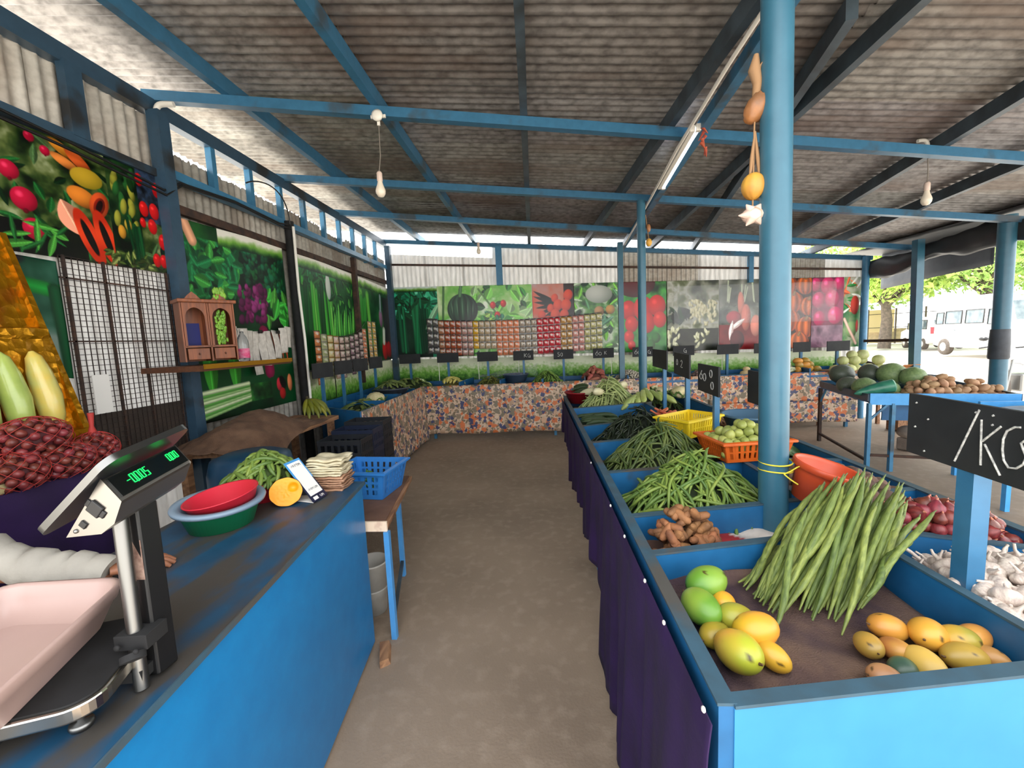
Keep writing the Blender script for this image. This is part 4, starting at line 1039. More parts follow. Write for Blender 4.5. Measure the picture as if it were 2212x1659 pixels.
def onion_mesh(k, s=1.0):
    m = M(); r = random.Random(k)
    m.lathe([(0.001, -0.021 * s), (0.008 * s, -0.020 * s), (0.018 * s, -0.012 * s), (0.0225 * s, 0.0), (0.019 * s, 0.011 * s), (0.010 * s, 0.019 * s), (0.0045 * s, 0.026 * s)], 14)
    m.tube([(0, 0, 0.025 * s), (0.001, 0.001, 0.028 * s), (0.003 * s, 0.001, 0.032 * s)], [0.0042 * s, 0.003 * s, 0.001], 6, 1)
    return m.mesh('red_onion', [ONI, ONT])
onm = [onion_mesh(k, 0.9 + 0.1 * k) for k in range(3)]
def onclip(x, y): return 1.02 < x < 1.45 and y > 1.285 + (1.25 - x) * 0.40 + 0.022 and y < 1.50 + (1.25 - x) * 0.40
for lay in range(4):
    pile_balls('red_onion', onm, 0.034, 1.24, 1.385, 0.25 - 0.02 * lay, 0.22 - 0.035 * lay, 0.03 + 0.012 * lay, ZF + 0.004 + 0.034 * lay, 'small red onion in the right-hand bin behind the garlic', 'onion', 'red onions behind the garlic', seed=60 + lay, clip=onclip, maxn=110)
GAR = mat('garlic_skin', (212, 198, 184), (182, 164, 154), 40, 0.5, rnd=0.1, stretch=(6, 6, 1))
def garlic_mesh(k):
    m = M(); r = random.Random(k + 70)
    def sh(d, ph, th): return (1 + 0.10 * abs(math.cos(ph * 4)) * math.sin(th)) * (1 - 0.25 * max(0, d.z) ** 2)
    m.ell((0, 0, 0), (0.026, 0.026, 0.021), None, 32, 12, 0, sh)
    m.tube([(0, 0, 0.010), (0, 0, 0.022), (0.002, 0.002, 0.030), (0.005, r.uniform(-.006, .006), 0.044)], [0.013, 0.0048, 0.0034, 0.0028], 8)
    for j in range(5):
        a = j * 1.25; m.tube([(0, 0, -0.019), (0.008 * math.cos(a), 0.008 * math.sin(a), -0.024)], [0.001, 0.0005], 4)
    return m.mesh('garlic_bulb', [GAR])
gam = [garlic_mesh(k) for k in range(4)]
def gclip(x, y): return 1.035 + max(0, (1.0 - y)) * 0.0 < x < 1.42 and 0.865 + (x - 1.0) * 0.15 < y < 1.33 + (1.1 - x) * 0.40
for lay in range(3):
    pile_balls('garlic_bulb', gam, 0.045, 1.22, 1.06, 0.26 - 0.03 * lay, 0.27 - 0.05 * lay, 0.03 + 0.012 * lay, ZF + 0.0 + 0.034 * lay, 'white garlic bulb in the right-hand bin by the near price board', 'garlic', 'garlic bulbs by the near price board', seed=80 + lay, clip=gclip)
o = M().tube([(1.03, 1.24, 0.855), (1.055, 1.225, 0.835), (1.09, 1.205, 0.80)], [0.0055, 0.005, 0.005], 7).build('garlic_stalk', GAR); tag(o, 'single dry garlic stalk leaning on the divider', 'stalk')
# ---- ginger with its sack
GIN = mat('ginger_skin', (152, 102, 62), (104, 66, 40), 22, 0.75, rnd=0.15, bmp=0.3, bscale=90)
def ginger_mesh(k):
    r = random.Random(k + 200); m = M()
    L = r.uniform(0.05, 0.075)
    def knob(p, d, l, rd):
        d = V(d).normalized(); p = V(p)
        m.tube([p, p + d * l * 0.15, p + d * l * 0.5, p + d * l * 0.85, p + d * l], [rd * 0.6, rd, rd * 0.95, rd * 0.85, rd * 0.35], 10)
    knob((-L * 0.5, 0, 0), (1, 0.1, 0), L, 0.014)
    for j in range(r.randint(2, 4)):
        s = r.choice((-1, 1)); knob((r.uniform(-.4, .4) * L, 0, 0), (r.uniform(-.5, .5), s, r.uniform(-.3, .5)), r.uniform(0.022, 0.04), r.uniform(0.010, 0.013))
    return m.mesh('ginger_root', [GIN])
gim = [ginger_mesh(k) for k in range(6)]
rr = random.Random(91)
for lay, (n, z, hx, hy) in enumerate(((16, 0.755, 0.14, 0.075), (15, 0.80, 0.12, 0.06), (10, 0.845, 0.08, 0.045), (4, 0.89, 0.035, 0.025))):
    for i in range(n):
        x = 0.470 + rr.uniform(-hx, hx); y = 1.365 + (x - 0.46) * 0.22 + rr.uniform(-hy, hy) + 0.02
        place('ginger_root', gim[rr.randint(0, 5)], (x, y, z + rr.uniform(-.012, .012)), euler(rr.uniform(-1, 1), rr.uniform(-.9, .9), rr.uniform(0, 6)), rr.uniform(0.95, 1.25), 'knobbly brown ginger root in the heap beside the pillar', 'ginger', 'ginger roots beside the pillar')
m = M()
def sk(u, v):
    x = 0.36 + 0.62 * u; y = 1.262 + (x - 0.3) * 0.2 + 0.215 * v
    return V(x, y, ZF + 0.012 + 0.028 * abs(mnoise.noise(V(x * 7, y * 9, 3))) + 0.045 * max(0, u - 0.72) * (1 - v) * 3)
m.grid(sk, 44, 18)
o = m.build('plastic_sack', vcol('woven_sack', 0.7), solid=0.003)
cs = []
for v in o.data.vertices:
    x, y = v.co.x, v.co.y; k = 0.9 + 0.2 * mnoise.noise(V(x * 40, y * 40, 0))
    c = (206, 196, 186) if x > 0.74 + 0.06 * math.sin(y * 40) else ((150, 40, 42) if x > 0.58 else (110, 80, 66))
    if (0.60 < x < 0.72) and math.sin(x * 210) > 0.75 and abs((y - 1.262 - (x - 0.3) * 0.2) - 0.09) < 0.03: c = (210, 180, 170)
    cs.append([q * k for q in lin(c)])
setcol(o.data, cs); tag(o, 'red and white woven sack lying under the ginger', 'sack')
# ---- orange bucket tied to the pillar
TERR = mat('terracotta_plastic', (196, 76, 40), (182, 66, 34), 3, 0.42)
Rb = euler(0.12, 0.26, 0.0)
bc = V(0.985, 1.545, 0.865)
o = M().lathe([(0.0, 0.004), (0.072, 0.004), (0.079, 0.05), (0.083, 0.052), (0.093, 0.115), (0.099, 0.125), (0.099, 0.137), (0.108, 0.140), (0.110, 0.136), (0.110, 0.118), (0.100, 0.114), (0.095, 0.100), (0.086, 0.045), (0.082, 0.043), (0.075, 0.0), (0.0, 0.0)], 44, bc, Rb).build('bucket', TERR, origin=bc)
tag(o, 'terracotta orange plastic pot tied to the thick pillar', 'bucket')
STR = mat('yellow_string', (222, 206, 60), None, 5, 0.7)
m = M()
def ring(z, tilt): return [(0.868 + 0.0555 * math.cos(a), 1.588 + 0.0555 * math.sin(a), z + tilt * math.cos(a - 1)) for a in [i * 2 * PI / 24 for i in range(25)]]
m.tube(ring(1.005, 0.004), 0.0028, 6); m.tube(ring(0.972, -0.004), 0.0028, 6)
m.tube([(0.868, 1.532, 0.972), (0.888, 1.525, 0.985), (0.905, 1.515, 1.003)], 0.0026, 6); m.tube([(0.868, 1.532, 0.972), (0.885, 1.520, 0.955), (0.905, 1.510, 0.940)], 0.0026, 6); m.tube([(0.905, 1.515, 1.003), (0.93, 1.51, 1.012)], 0.002, 6)
tag(m.build('yellow_string', STR), 'yellow plastic string knotted around the thick pillar', 'string')
# ------------------------------------------------------------------ chalk price boards
def strokes(m, P_, segs, r, mi=1):
    for s in segs: m.tube([P_(*q) for q in s], r, 6, mi)
def price_board(a, b, ztop, h, postxy, lab, segs=(), zb=ZR, pw=0.030, cw=0.0022, t=0.012, zpb=None):
    """board between plan points a and b seen from its aisle side, on a blue stick"""
    a, b = V(a[0], a[1], 0), V(b[0], b[1], 0)
    d = (b - a).normalized(); n = V(d.y, -d.x, 0)          # faces the aisle
    L = (b - a).length
    rt = root('price_board', (postxy[0], postxy[1], zb), lab, 'price board', 'chalk price boards')
    p = [a - n * t, b - n * t, b, a]
    m = M().hexa([V(q.x, q.y, ztop - h) for q in p] + [V(q.x, q.y, ztop) for q in p], 0)
    def P_(u, v): return V(a.x, a.y, ztop - h) + d * (L * u) + V(0, 0, h * v) + n * 0.001
    m.build('board', BOARD, rt, bevel=0.001)
    if segs:
        m = M(); strokes(m, P_, segs, cw, 0); m.build('chalk_lettering', CHALK, rt)
    q = V(postxy[0], postxy[1], 0)
    M().hexa([V(q.x - pw / 2, q.y - pw / 2, zb), V(q.x + pw / 2, q.y - pw / 2, zb), V(q.x + pw / 2, q.y + pw / 2, zb), V(q.x - pw / 2, q.y + pw / 2, zb),
              V(q.x - pw / 2, q.y - pw / 2, ztop - 0.02), V(q.x + pw / 2, q.y - pw / 2, ztop - 0.02), V(q.x + pw / 2, q.y + pw / 2, ztop - 0.02), V(q.x - pw / 2, q.y + pw / 2, ztop - 0.02)]).build('stick', PBST, rt)
    return rt
PBST = paint('stick_blue_paint', (42, 96, 132), (50, 108, 146), (54, 80, 100), 0.72, 0.4)
def arc(cx, cy, rx, ry, a0, a1, n=14): return [(cx + rx * math.cos(math.radians(a0 + (a1 - a0) * i / n)), cy + ry * math.sin(math.radians(a0 + (a1 - a0) * i / n))) for i in range(n + 1)]
def K(x, y, w_, h): return [[(x, y + h), (x, y)], [(x + w_, y + h * 0.95), (x, y + h * 0.5)], [(x + w_ * 0.15, y + h * 0.55), (x + w_, y)]]
def G(x, y, w_, h): return [arc(x + w_ / 2, y + h / 2, w_ / 2, h / 2, 70, 330) + [(x + w_, y + h * 0.55), (x + w_ * 0.55, y + h * 0.52)], [(x + w_, y + h * 0.55), (x + w_ * 0.98, y - h * 0.15)]]
def D0(x, y, w_, h): return [arc(x + w_ / 2, y + h / 2, w_ / 2, h / 2, 0, 360)]
def D6(x, y, w_, h): return [[(x + w_ * 0.8, y + h), (x + w_ * 0.1, y + h * 0.4)] , arc(x + w_ / 2, y + h * 0.3, w_ / 2, h * 0.3, 0, 360)]
def D5(x, y, w_, h): return [[(x + w_, y + h), (x + w_ * 0.2, y + h), (x + w_ * 0.15, y + h * 0.58)] + arc(x + w_ * 0.45, y + h * 0.3, w_ * 0.5, h * 0.3, 100, -150)]
def D2(x, y, w_, h): return [arc(x + w_ / 2, y + h * 0.75, w_ / 2, h * 0.25, 170, -30) + [(x, y), (x + w_, y)]]
SL = lambda x, y, w_, h: [[(x, y), (x + w_, y + h)]]
# near board: "/KG"
a, b = V(1.052, 1.257), V(1.018, 0.80)
kg = [[(0.34, 0.10), (0.46, 0.93)]] + [[(0.475, 0.80), (0.487, 0.16)], [(0.575, 0.76), (0.487, 0.50)], [(0.50, 0.47), (0.588, 0.10)]] + \
     [[(0.665, 0.80), (0.64, 0.79), (0.605, 0.72), (0.59, 0.6), (0.59, 0.45), (0.60, 0.32), (0.625, 0.24), (0.66, 0.26), (0.69, 0.34), (0.70, 0.44), (0.685, 0.52), (0.672, 0.60), (0.69, 0.65), (0.73, 0.66), (0.745, 0.60), (0.75, 0.46), (0.745, 0.30), (0.735, 0.12)]]
for (x, y) in ((0.06, 0.86), (0.15, 0.63), (0.06, 0.46), (0.135, 0.1), (0.44, 0.88), (0.53, 0.88), (0.53, 0.75), (0.77, 0.73), (0.72, 0.56)): kg.append([(x, y), (x + 0.006, y + 0.012)])
price_board((a.x, a.y), (b.x, b.y), 1.298, 0.17, (1.062, 1.075), 'largest chalk board, marked /KG, above the garlic', kg, zb=0.74, pw=0.042, cw=0.0024)
price_board((1.105, 2.30), (1.08, 1.93), 1.285, 0.17, (1.12, 2.04), 'chalk board half hidden behind the thick pillar', [], zb=0.80)
price_board((1.005, 2.735), (0.985, 2.38), 1.300, 0.17, (1.032, 2.52), 'chalk board with round figures behind the yellow basket', D6(0.12, 0.45, 0.14, 0.32) + D0(0.3, 0.42, 0.14, 0.26) + D0(0.62, 0.6, 0.12, 0.25) + D0(0.68, 0.2, 0.12, 0.25), zb=0.80, cw=0.003)
price_board((1.085, 3.47), (1.025, 2.95), 1.345, 0.17, (1.10, 3.2), 'tilted chalk board above the tan roots', D0(0.2, 0.45, 0.1, 0.25) + D2(0.5, 0.4, 0.1, 0.3), zb=0.80, cw=0.003)
price_board((1.12, 4.25), (1.10, 3.72), 1.35, 0.17, (1.15, 3.95), 'farthest chalk board on the display table, beside the pale gourds', [], zb=0.80)

# ------------------------------------------------------------------ counters along the walls
def printed_cloth():
    m, nt, b, out = nodes('floral_oilcloth')
    v1 = tex(nt, 'ShaderNodeTexVoronoi', 12); v2 = tex(nt, 'ShaderNodeTexVoronoi', 13.5); v3 = tex(nt, 'ShaderNodeTexVoronoi', 24); nz = tex(nt, 'ShaderNodeTexNoise', 26, 3)
    for v in (v1, v2, v3):
        v.inputs['Randomness'].default_value = 0.85
        tcm = v.inputs['Vector'].links[0].from_socket
        ad = N(nt, 'ShaderNodeMixRGB', blend_type='LINEAR_LIGHT'); ad.inputs[0].default_value = 0.045 if v is not v3 else 0.03
        nt.links.new(tcm, ad.inputs[1]); nt.links.new(nz.outputs['Color'], ad.inputs[2]); nt.links.new(ad.outputs[0], v.inputs['Vector'])
    mp = N(nt, 'ShaderNodeVectorMath', operation='ADD'); mp.inputs[1].default_value = (0.37, 0.53, 0.21)
    l = v2.inputs['Vector'].links[0].from_socket; nt.links.new(l, mp.inputs[0]); nt.links.new(mp.outputs[0], v2.inputs['Vector'])
    base = ramp(nt, nz.outputs[0], [(0.35, lin((196, 168, 142))), (0.65, lin((216, 192, 168)))])
    def sel(col): 
        s = N(nt, 'ShaderNodeSeparateColor'); nt.links.new(col, s.inputs[0]); return s.outputs[0]
    def lt(sock, t):
        r = N(nt, 'ShaderNodeMath', operation='LESS_THAN'); r.inputs[1].default_value = t; nt.links.new(sock, r.inputs[0]); return r.outputs[0]
    c3 = mixc(nt, lt(v3.outputs['Distance'], 0.42), base, lin((126, 110, 88)))
    f1 = lt(v1.outputs['Distance'], 0.50); colr = ramp(nt, sel(v1.outputs['Color']), [(0.0, lin((208, 116, 68))), (0.45, lin((208, 116, 68))), (0.46, lin((208, 168, 138))), (0.6, lin((126, 116, 98)))])
    c4 = mixc(nt, f1, c3, colr)
    f2 = lt(v2.outputs['Distance'], 0.40); g2 = lt(sel(v2.outputs['Color']), 0.62)
    mu = N(nt, 'ShaderNodeMath', operation='MULTIPLY'); nt.links.new(f2, mu.inputs[0]); nt.links.new(g2, mu.inputs[1])
    c5 = mixc(nt, mu.outputs[0], c4, lin((66, 72, 108)))
    nt.links.new(c5, b.inputs['Base Color']); b.inputs['Roughness'].default_value = 0.4
    return m
FLOR = printed_cloth()
BYF, BYB = 6.30, 7.04    # front and back of the wall counter
BC = root('binned_counter', (1.3, 6.6, 0), 'long blue binned counter along the back wall', 'counter')
ZB0, ZB1 = 0.74, 0.85
def zc(x): return 0.845 + 0.004 * (x - 0.8) * 0
M().box((1.4, (BYF + BYB) / 2, 0.785), (6.5, BYB - BYF, 0.03)).build('bin_floor', BLUED, BC)
m = M().wall((-1.85, BYF), (4.65, BYF + 0.06), 0.7, 0.845, 0.025); m.build('front_board', BLUED, BC)
M().wall((-2.5, BYB), (4.65, BYB), 0.70, 0.86, 0.02).build('back_board', BLUED, BC)
for x in (-1.25, -0.62, 0.02, 0.66, 1.30, 1.95, 2.6, 3.25, 3.9, 4.62):
    M().wall((x, BYF), (x + 0.1, BYB), 0.72, 0.90, 0.02).build('divider', BLUED, BC)
for x in (-1.7, 0.2, 2.2, 4.5):
    M().box((x, BYF + 0.12, 0.36), (0.04, 0.04, 0.72)).build('leg', STEEL, BC)
def skirt(name, a, b, z0, z1, lab, wav=0.010, out=0.0, matl=FLOR):
    a, b = V(a[0], a[1], 0), V(b[0], b[1], 0); d = (b - a).normalized(); n = V(d.y, -d.x, 0); L = (b - a).length
    m = M()
    def fn(u, v):
        p = a + d * (L * u) + n * (wav * v * (math.sin(u * L * 9) + 0.6 * math.sin(u * L * 23 + 1)) + out * v)
        return V(p.x, p.y, z1 + (z0 - z1) * v + (0.008 * math.sin(u * L * 5) if v > 0.99 else 0))
    m.grid(fn, int(L * 26), 12)
    return tag(m.build(name, matl, solid=0.002), lab, 'cloth')
skirt('floral_cloth', (-1.86, BYF - 0.03), (2.45, BYF + 0.01), 0.10, 0.85, 'orange and navy floral cloth along the front of the back counter, left of the pillar')
skirt('floral_cloth', (2.47, BYF - 0.03), (4.66, BYF + 0.02), 0.42, 0.84, 'upper floral cloth on the back counter right of the pillar')
skirt('floral_cloth', (2.30, BYF - 0.005), (4.60, BYF + 0.04), 0.10, 0.50, 'lower floral cloth on the back counter right of the pillar')
# left wall counter
LC = root('side_counter', (-2.15, 5.2, 0), 'blue binned counter along the left wall before the corner', 'counter')
M().prism([(-2.46, 4.48), (-1.83, 4.02), (-1.83, 6.28), (-2.46, 6.9)], 0.72, 0.75).build('bin_floor', BLUED, LC)
M().wall((-2.46, 4.46), (-1.80, 3.99), 0.05, 0.86, 0.022).build('end_panel', BLUED, LC)
M().wall((-2.47, 4.46), (-2.47, 6.9), 0.7, 0.90, 0.02).build('back_board', BLUED, LC)
M().wall((-1.82, 4.02), (-1.82, 6.27), 0.72, 0.855, 0.02).build('front_board', BLUED, LC)
for y in (4.75, 5.35, 5.95): M().wall((-2.46, y), (-1.83, y - 0.05), 0.74, 0.87, 0.018).build('divider', BLUED, LC)
skirt('floral_cloth', (-1.795, 3.99), (-1.80, 6.26), 0.04, 0.86, 'pinkish floral cloth along the side counter', out=0.03)

# chalk boards of the back counter
info = [(-2.16, 0.36, [], 'chalk board at the left end of the back wall, under the gourd poster'), (-1.52, 0.36, [], 'chalk board below the brown sachets'), (-0.86, 0.34, [], 'chalk board below the beige sachets'), (-0.27, 0.33, K(0.55, 0.3, 0.12, 0.4) + G(0.72, 0.3, 0.12, 0.35), 'greyish chalk board below the orange sachets'),
        (0.38, 0.32, D5(0.2, 0.3, 0.1, 0.4) + D0(0.36, 0.3, 0.1, 0.35), 'chalk board below the red sachets'), (1.02, 0.33, D6(0.12, 0.3, 0.12, 0.45) + D0(0.28, 0.3, 0.12, 0.3) + K(0.55, 0.35, 0.1, 0.35), 'chalk board marked 60 left of the thin blue post'),
        (1.64, 0.32, D6(0.10, 0.3, 0.12, 0.45) + D0(0.26, 0.3, 0.1, 0.3) + SL(0.42, 0.2, 0.05, 0.6) + K(0.58, 0.3, 0.12, 0.45) + G(0.76, 0.3, 0.12, 0.35), 'chalk board marked 60/KG right of the thin blue post'), (2.28, 0.33, G(0.5, 0.3, 0.12, 0.4), 'chalk board under the peanut poster'),
        (2.96, 0.33, [], 'chalk board under the carrot poster'), (3.52, 0.32, [], 'chalk board left of the thick pillar on the back wall'), (4.08, 0.26, [], 'chalk board just right of the thick pillar on the back wall'), (4.62, 0.34, [], 'grey chalk board at the right end of the back counter')]
for k, (x, L, sg, lab) in enumerate(info):
    zt = 1.345 - 0.012 * (x + 2.1)
    price_board((x - L / 2, 6.80), (x + L / 2, 6.80), zt, 0.155, (x, 6.83), lab, sg, zb=0.755, pw=0.035, cw=0.004)
for k, (y, L, lab) in enumerate(((4.20, 0.27, 'nearest chalk board on the side counter'), (4.66, 0.27, 'second nearest chalk board on the side counter'), (5.12, 0.25, 'third chalk board along the side counter'), (5.62, 0.25, 'chalk board of the side counter closest to the corner'))):
    price_board((-2.27, y + L / 2 + 0.02), (-2.29, y - L / 2 + 0.02), 1.36 - 0.005 * k, 0.16, (-2.32, y + 0.03), lab, [], zb=0.76, pw=0.03) if False else price_board((-2.30, y - L / 2), (-2.22, y + L / 2), 1.355, 0.155, (-2.29, y + 0.02), lab, [], zb=0.755, pw=0.03)

# ------------------------------------------------------------------ sachet strips
def sachets(x_or_y, z_top, n, w_, h, col, back, lab, group, side=False, plane=None, name='sachet_strip'):
    if side: P0 = lambda u, v, o: V(plane + o, x_or_y + u, z_top - v)
    else: P0 = lambda u, v, o: V(x_or_y + u, plane - o, z_top - v)
    rt = root(name, P0(w_ / 2, 0, 0), lab, 'sachets', group)
    for i in range(n):
        m = M()
        def fn(u, v):
            puff = 0.012 * (math.sin(PI * min(1, max(0, (u - 0.06) / 0.88))) * math.sin(PI * min(1, max(0, (v - 0.1) / 0.8)))) ** 0.6 if 0.06 < u < 0.94 and 0.1 < v < 0.9 else 0
            puff += 0.002 * mnoise.noise(V(u * 6 + i, v * 6, x_or_y * 5))
            return P0(u * w_, (i + v) * h, 0.006 + puff)
        m.grid(fn, 8, 10)
        o = m.build('sachet', SACH, rt)
        c, k, wv = np.array(lin(col)), np.array(lin(back)), np.array(lin((232, 226, 210)))
        cs = []
        for j in range(11):
            for ii in range(9):
                u, v = ii / 8, j / 10
                if v < 0.12 or v > 0.9 or u < 0.02 or u > 0.98: q = k * 0.35
                elif (u - 0.42) ** 2 / 0.05 + (v - 0.40) ** 2 / 0.02 < 1: q = wv * 0.7 + c * 0.2
                elif (u - 0.72) ** 2 / 0.02 + (v - 0.55) ** 2 / 0.02 < 1: q = k * 0.8 + c * 0.2
                elif v > 0.70: q = c * 0.7 + k * 0.3
                else: q = c
                cs.append(q)
        setcol(o.data, cs)
    return rt
SACH = vcol('sachet_foil', 0.22, 0.6, 0.0, 0.3)
ss = [((96, 92, 90), (70, 68, 70), 2), ((176, 120, 90), (110, 60, 44), 1), ((172, 84, 54), (110, 48, 32), 3), ((196, 150, 140), (60, 36, 34), 2), ((222, 172, 50), (180, 130, 30), 1), ((196, 172, 140), (110, 100, 80), 3), ((226, 130, 90), (206, 150, 120), 4), ((180, 164, 146), (40, 34, 32), 3),
      ((206, 60, 70), (150, 34, 44), 4), ((196, 150, 90), (130, 90, 50), 2), ((214, 150, 140), (150, 100, 90), 2), ((196, 190, 130), (120, 116, 84), 3)]
nm = ['grey', 'dull pink', 'brown', 'dark pink and white', 'yellow', 'beige', 'orange', 'black and white', 'red', 'gold', 'rose', 'pale yellow-green']
seqw = 0.0975; x = -1.885; k = 0; ln = M(); top = []
strips = [(i, j) for i, (_, _, n) in enumerate(ss) for j in range(n)]
for q, (i, j) in enumerate(strips):
    c, bk, n = ss[i]
    t = q / (len(strips) - 1)
    zt = 1.905 - 0.22 * (t * (1 - t)) - 0.02 * t + (0.02 if i == 0 else 0)
    nn = 5 if i not in (0, 4, 5) else (5 if i == 0 else 4)
    lab = '%s sachet strip' % nm[i] + (' on the back wall' if n == 1 else ', %s of its colour on the back wall' % ('first', 'second', 'third', 'fourth')[j])
    sachets(x, zt, nn, seqw - 0.004, 0.118, c, bk, lab, 'sachet strips hanging on the back wall', plane=6.99)
    top.append((x, 6.985, zt)); x += seqw
top.append((x, 6.985, 1.90))
o = M().tube(top, 0.003, 5).build('hanging_string', BLACK); tag(o, 'black cord the sachet strips hang from on the back wall', 'cord')
ls = [(4.36, 1.70, (196, 120, 70), (130, 70, 40), 7, 'orange-brown'), (4.50, 1.665, (150, 160, 110), (206, 200, 180), 6, 'green and white'), (4.64, 1.655, (206, 196, 150), (206, 150, 50), 5, 'yellow and cream'), (4.78, 1.645, (206, 180, 170), (206, 150, 60), 6, 'cream and gold'), (4.92, 1.64, (196, 170, 160), (60, 40, 36), 6, 'pale pink'),
      (5.06, 1.645, (170, 150, 140), (80, 60, 56), 5, 'grey-pink'), (5.20, 1.66, (150, 120, 130), (40, 30, 36), 6, 'dark violet'), (5.34, 1.68, (164, 136, 140), (50, 36, 40), 6, 'plum'), (5.48, 1.71, (160, 140, 140), (60, 44, 44), 6, 'grey and plum'), (5.60, 1.75, (206, 110, 70), (220, 200, 180), 6, 'tall orange and white'),
      (5.80, 1.86, (196, 150, 80), (214, 206, 190), 7, 'tall cream and amber'), (5.96, 1.86, (206, 160, 60), (220, 210, 190), 7, 'tall cream and yellow')]
top = []
for (y, zt, c, bk, n, w_) in ls:
    sachets(y, zt, n, 0.128, 0.085, c, bk, w_ + ' sachet strip on the left wall', 'sachet strips hanging on the left wall', side=True, plane=LX + 0.13)
    top.append((LX + 0.125, y, zt))
o = M().tube(top, 0.003, 5).build('hanging_string', BLACK); tag(o, 'black cord the sachet strips hang from on the left wall', 'cord')

# ------------------------------------------------------------------ produce on the wall counters
def heap_at(cx, cy, rx, ry, h, matl, lab, cat, name):
    return mound(name, matl, cx, cy, rx, ry, h, 0.80, lab, cat)
LEAFY = mat('leafy_green', (78, 96, 44), (120, 134, 66), 14, 0.6, rnd=0.3)
lfm = bean_meshes(0.13, 0.018, LEAFY, 5, 0.7, 7, 'leafy_stem', sq=0.35)
mound('leafy_heap', mat('leafy_core', (40, 54, 26), (52, 66, 32), 40, 0.8), -2.12, 6.62, 0.36, 0.27, 0.13, 0.805, 'lower layers of the leafy greens in the corner', 'greens')
pile_sticks('leafy_stem', lfm, 90, -2.10, 6.60, 0.36, 0.27, 0.14, 0.815, 'leafy green sprig in the corner heap', 'greens', 'leafy sprigs in the far left corner', seed=101)
YB_ = mat('yellow_cucumber_skin', (206, 196, 110), (180, 170, 84), 8, 0.5, rnd=0.12)
ybm = bean_meshes(0.13, 0.022, YB_, 4, 0.7, 8, 'yellow_cucumber')
pile_sticks('yellow_cucumber', ybm, 20, -1.42, 6.55, 0.19, 0.18, 0.10, 0.845, 'pale yellow gourd below the brown sachets', 'gourd', 'pale yellow gourds on the back counter', seed=102, yaw=1.2, spread=0.7)
mound('gourd_heap', mat('gourd_core', (120, 112, 60), None, 6, 0.8), -1.42, 6.55, 0.2, 0.18, 0.09, 0.80, 'lower layers of the pale yellow gourd heap', 'gourds')
OLV = mat('olive_chilli_skin', (110, 112, 40), (84, 96, 34), 14, 0.5, rnd=0.25)
om = bean_meshes(0.07, 0.008, OLV, 4, 0.4, 6, 'olive_chilli')
mound('olive_chilli_heap', mat('olive_core', (70, 74, 28), None, 8, 0.8), -0.80, 6.55, 0.22, 0.2, 0.11, 0.80, 'lower layers of the olive chilli heap', 'chillies')
pile_sticks('olive_chilli', om, 110, -0.80, 6.55, 0.22, 0.2, 0.125, 0.805, 'olive green chilli beside the grey tub', 'chilli', 'olive chillies on the back counter', seed=103)
o = M().lathe(tub(0.15, 0.20, 0.13), 40, (-0.40, 6.70, 0.83)).build('plastic_tub', mat('slate_plastic', (74, 92, 112), None, 6, 0.4), origin=(-0.40, 6.70, 0.83)); tag(o, 'wide slate-blue tub on the back counter', 'tub')
CH = mat('fresh_chilli_skin', (96, 132, 50), (126, 156, 70), 14, 0.4, rnd=0.25)
chm = bean_meshes(0.085, 0.0075, CH, 5, 0.5, 6, 'green_chilli')
mound('green_chilli_heap', mat('chilli_core2', (60, 84, 34), None, 8, 0.8), 0.10, 6.55, 0.24, 0.2, 0.17, 0.80, 'lower layers of the fresh green chilli heap', 'chillies')
pile_sticks('green_chilli', chm, 150, 0.10, 6.55, 0.24, 0.2, 0.185, 0.805, 'fresh green chilli in the pointed heap below the orange sachets', 'chilli', 'fresh chillies on the back counter', seed=104)
SWP = mat('sweet_potato_skin', (176, 100, 84), (150, 80, 66), 10, 0.6, rnd=0.15)
swm = bean_meshes(0.15, 0.028, SWP, 4, 0.3, 8, 'sweet_potato')
pile_sticks('sweet_potato', swm, 26, 0.835, 6.58, 0.17, 0.16, 0.16, 0.845, 'pink sweet potato in the heap below the red sachets', 'sweet potato', 'sweet potatoes on the back counter', seed=105, droop=0.5)
mound('sweet_potato_heap', mat('swp_core', (110, 64, 54), None, 8, 0.8), 0.835, 6.58, 0.18, 0.17, 0.15, 0.80, 'lower layers of the sweet potato heap', 'sweet potatoes')
SMG = mat('small_garlic_skin', (214, 206, 186), (120, 112, 96), 40, 0.5, rnd=0.2)
sgm = [M().ell((0, 0, 0), (0.018, 0.018, 0.02), None, 8, 6).mesh('small_garlic', [SMG])]
pile_balls('small_garlic', sgm, 0.036, 1.38, 6.58, 0.23, 0.18, 0.13, 0.805, 'small pale bulb in the heap left of the thin blue post', 'garlic', 'small pale bulbs on the back counter', seed=106)
mound('small_garlic_heap', mat('sg_core', (90, 84, 72), None, 8, 0.8), 1.38, 6.58, 0.22, 0.17, 0.12, 0.80, 'lower layers of the small pale bulb heap', 'garlic')
DSH = mat('dark_shallot_skin', (84, 56, 52), (170, 140, 130), 30, 0.5, rnd=0.3)
dsm = [M().ell((0, 0, 0), (0.02, 0.02, 0.022), None, 8, 6).mesh('dark_shallot', [DSH])]
pile_balls('dark_shallot', dsm, 0.04, 2.55, 6.62, 0.22, 0.18, 0.12, 0.805, 'dark shallot in the heap right of the round far pillar', 'shallot', 'dark shallots on the back counter', seed=107)
mound('shallot_heap', mat('ds_core', (56, 40, 38), None, 8, 0.8), 2.55, 6.62, 0.2, 0.16, 0.11, 0.80, 'lower layers of the dark shallot heap', 'shallots')
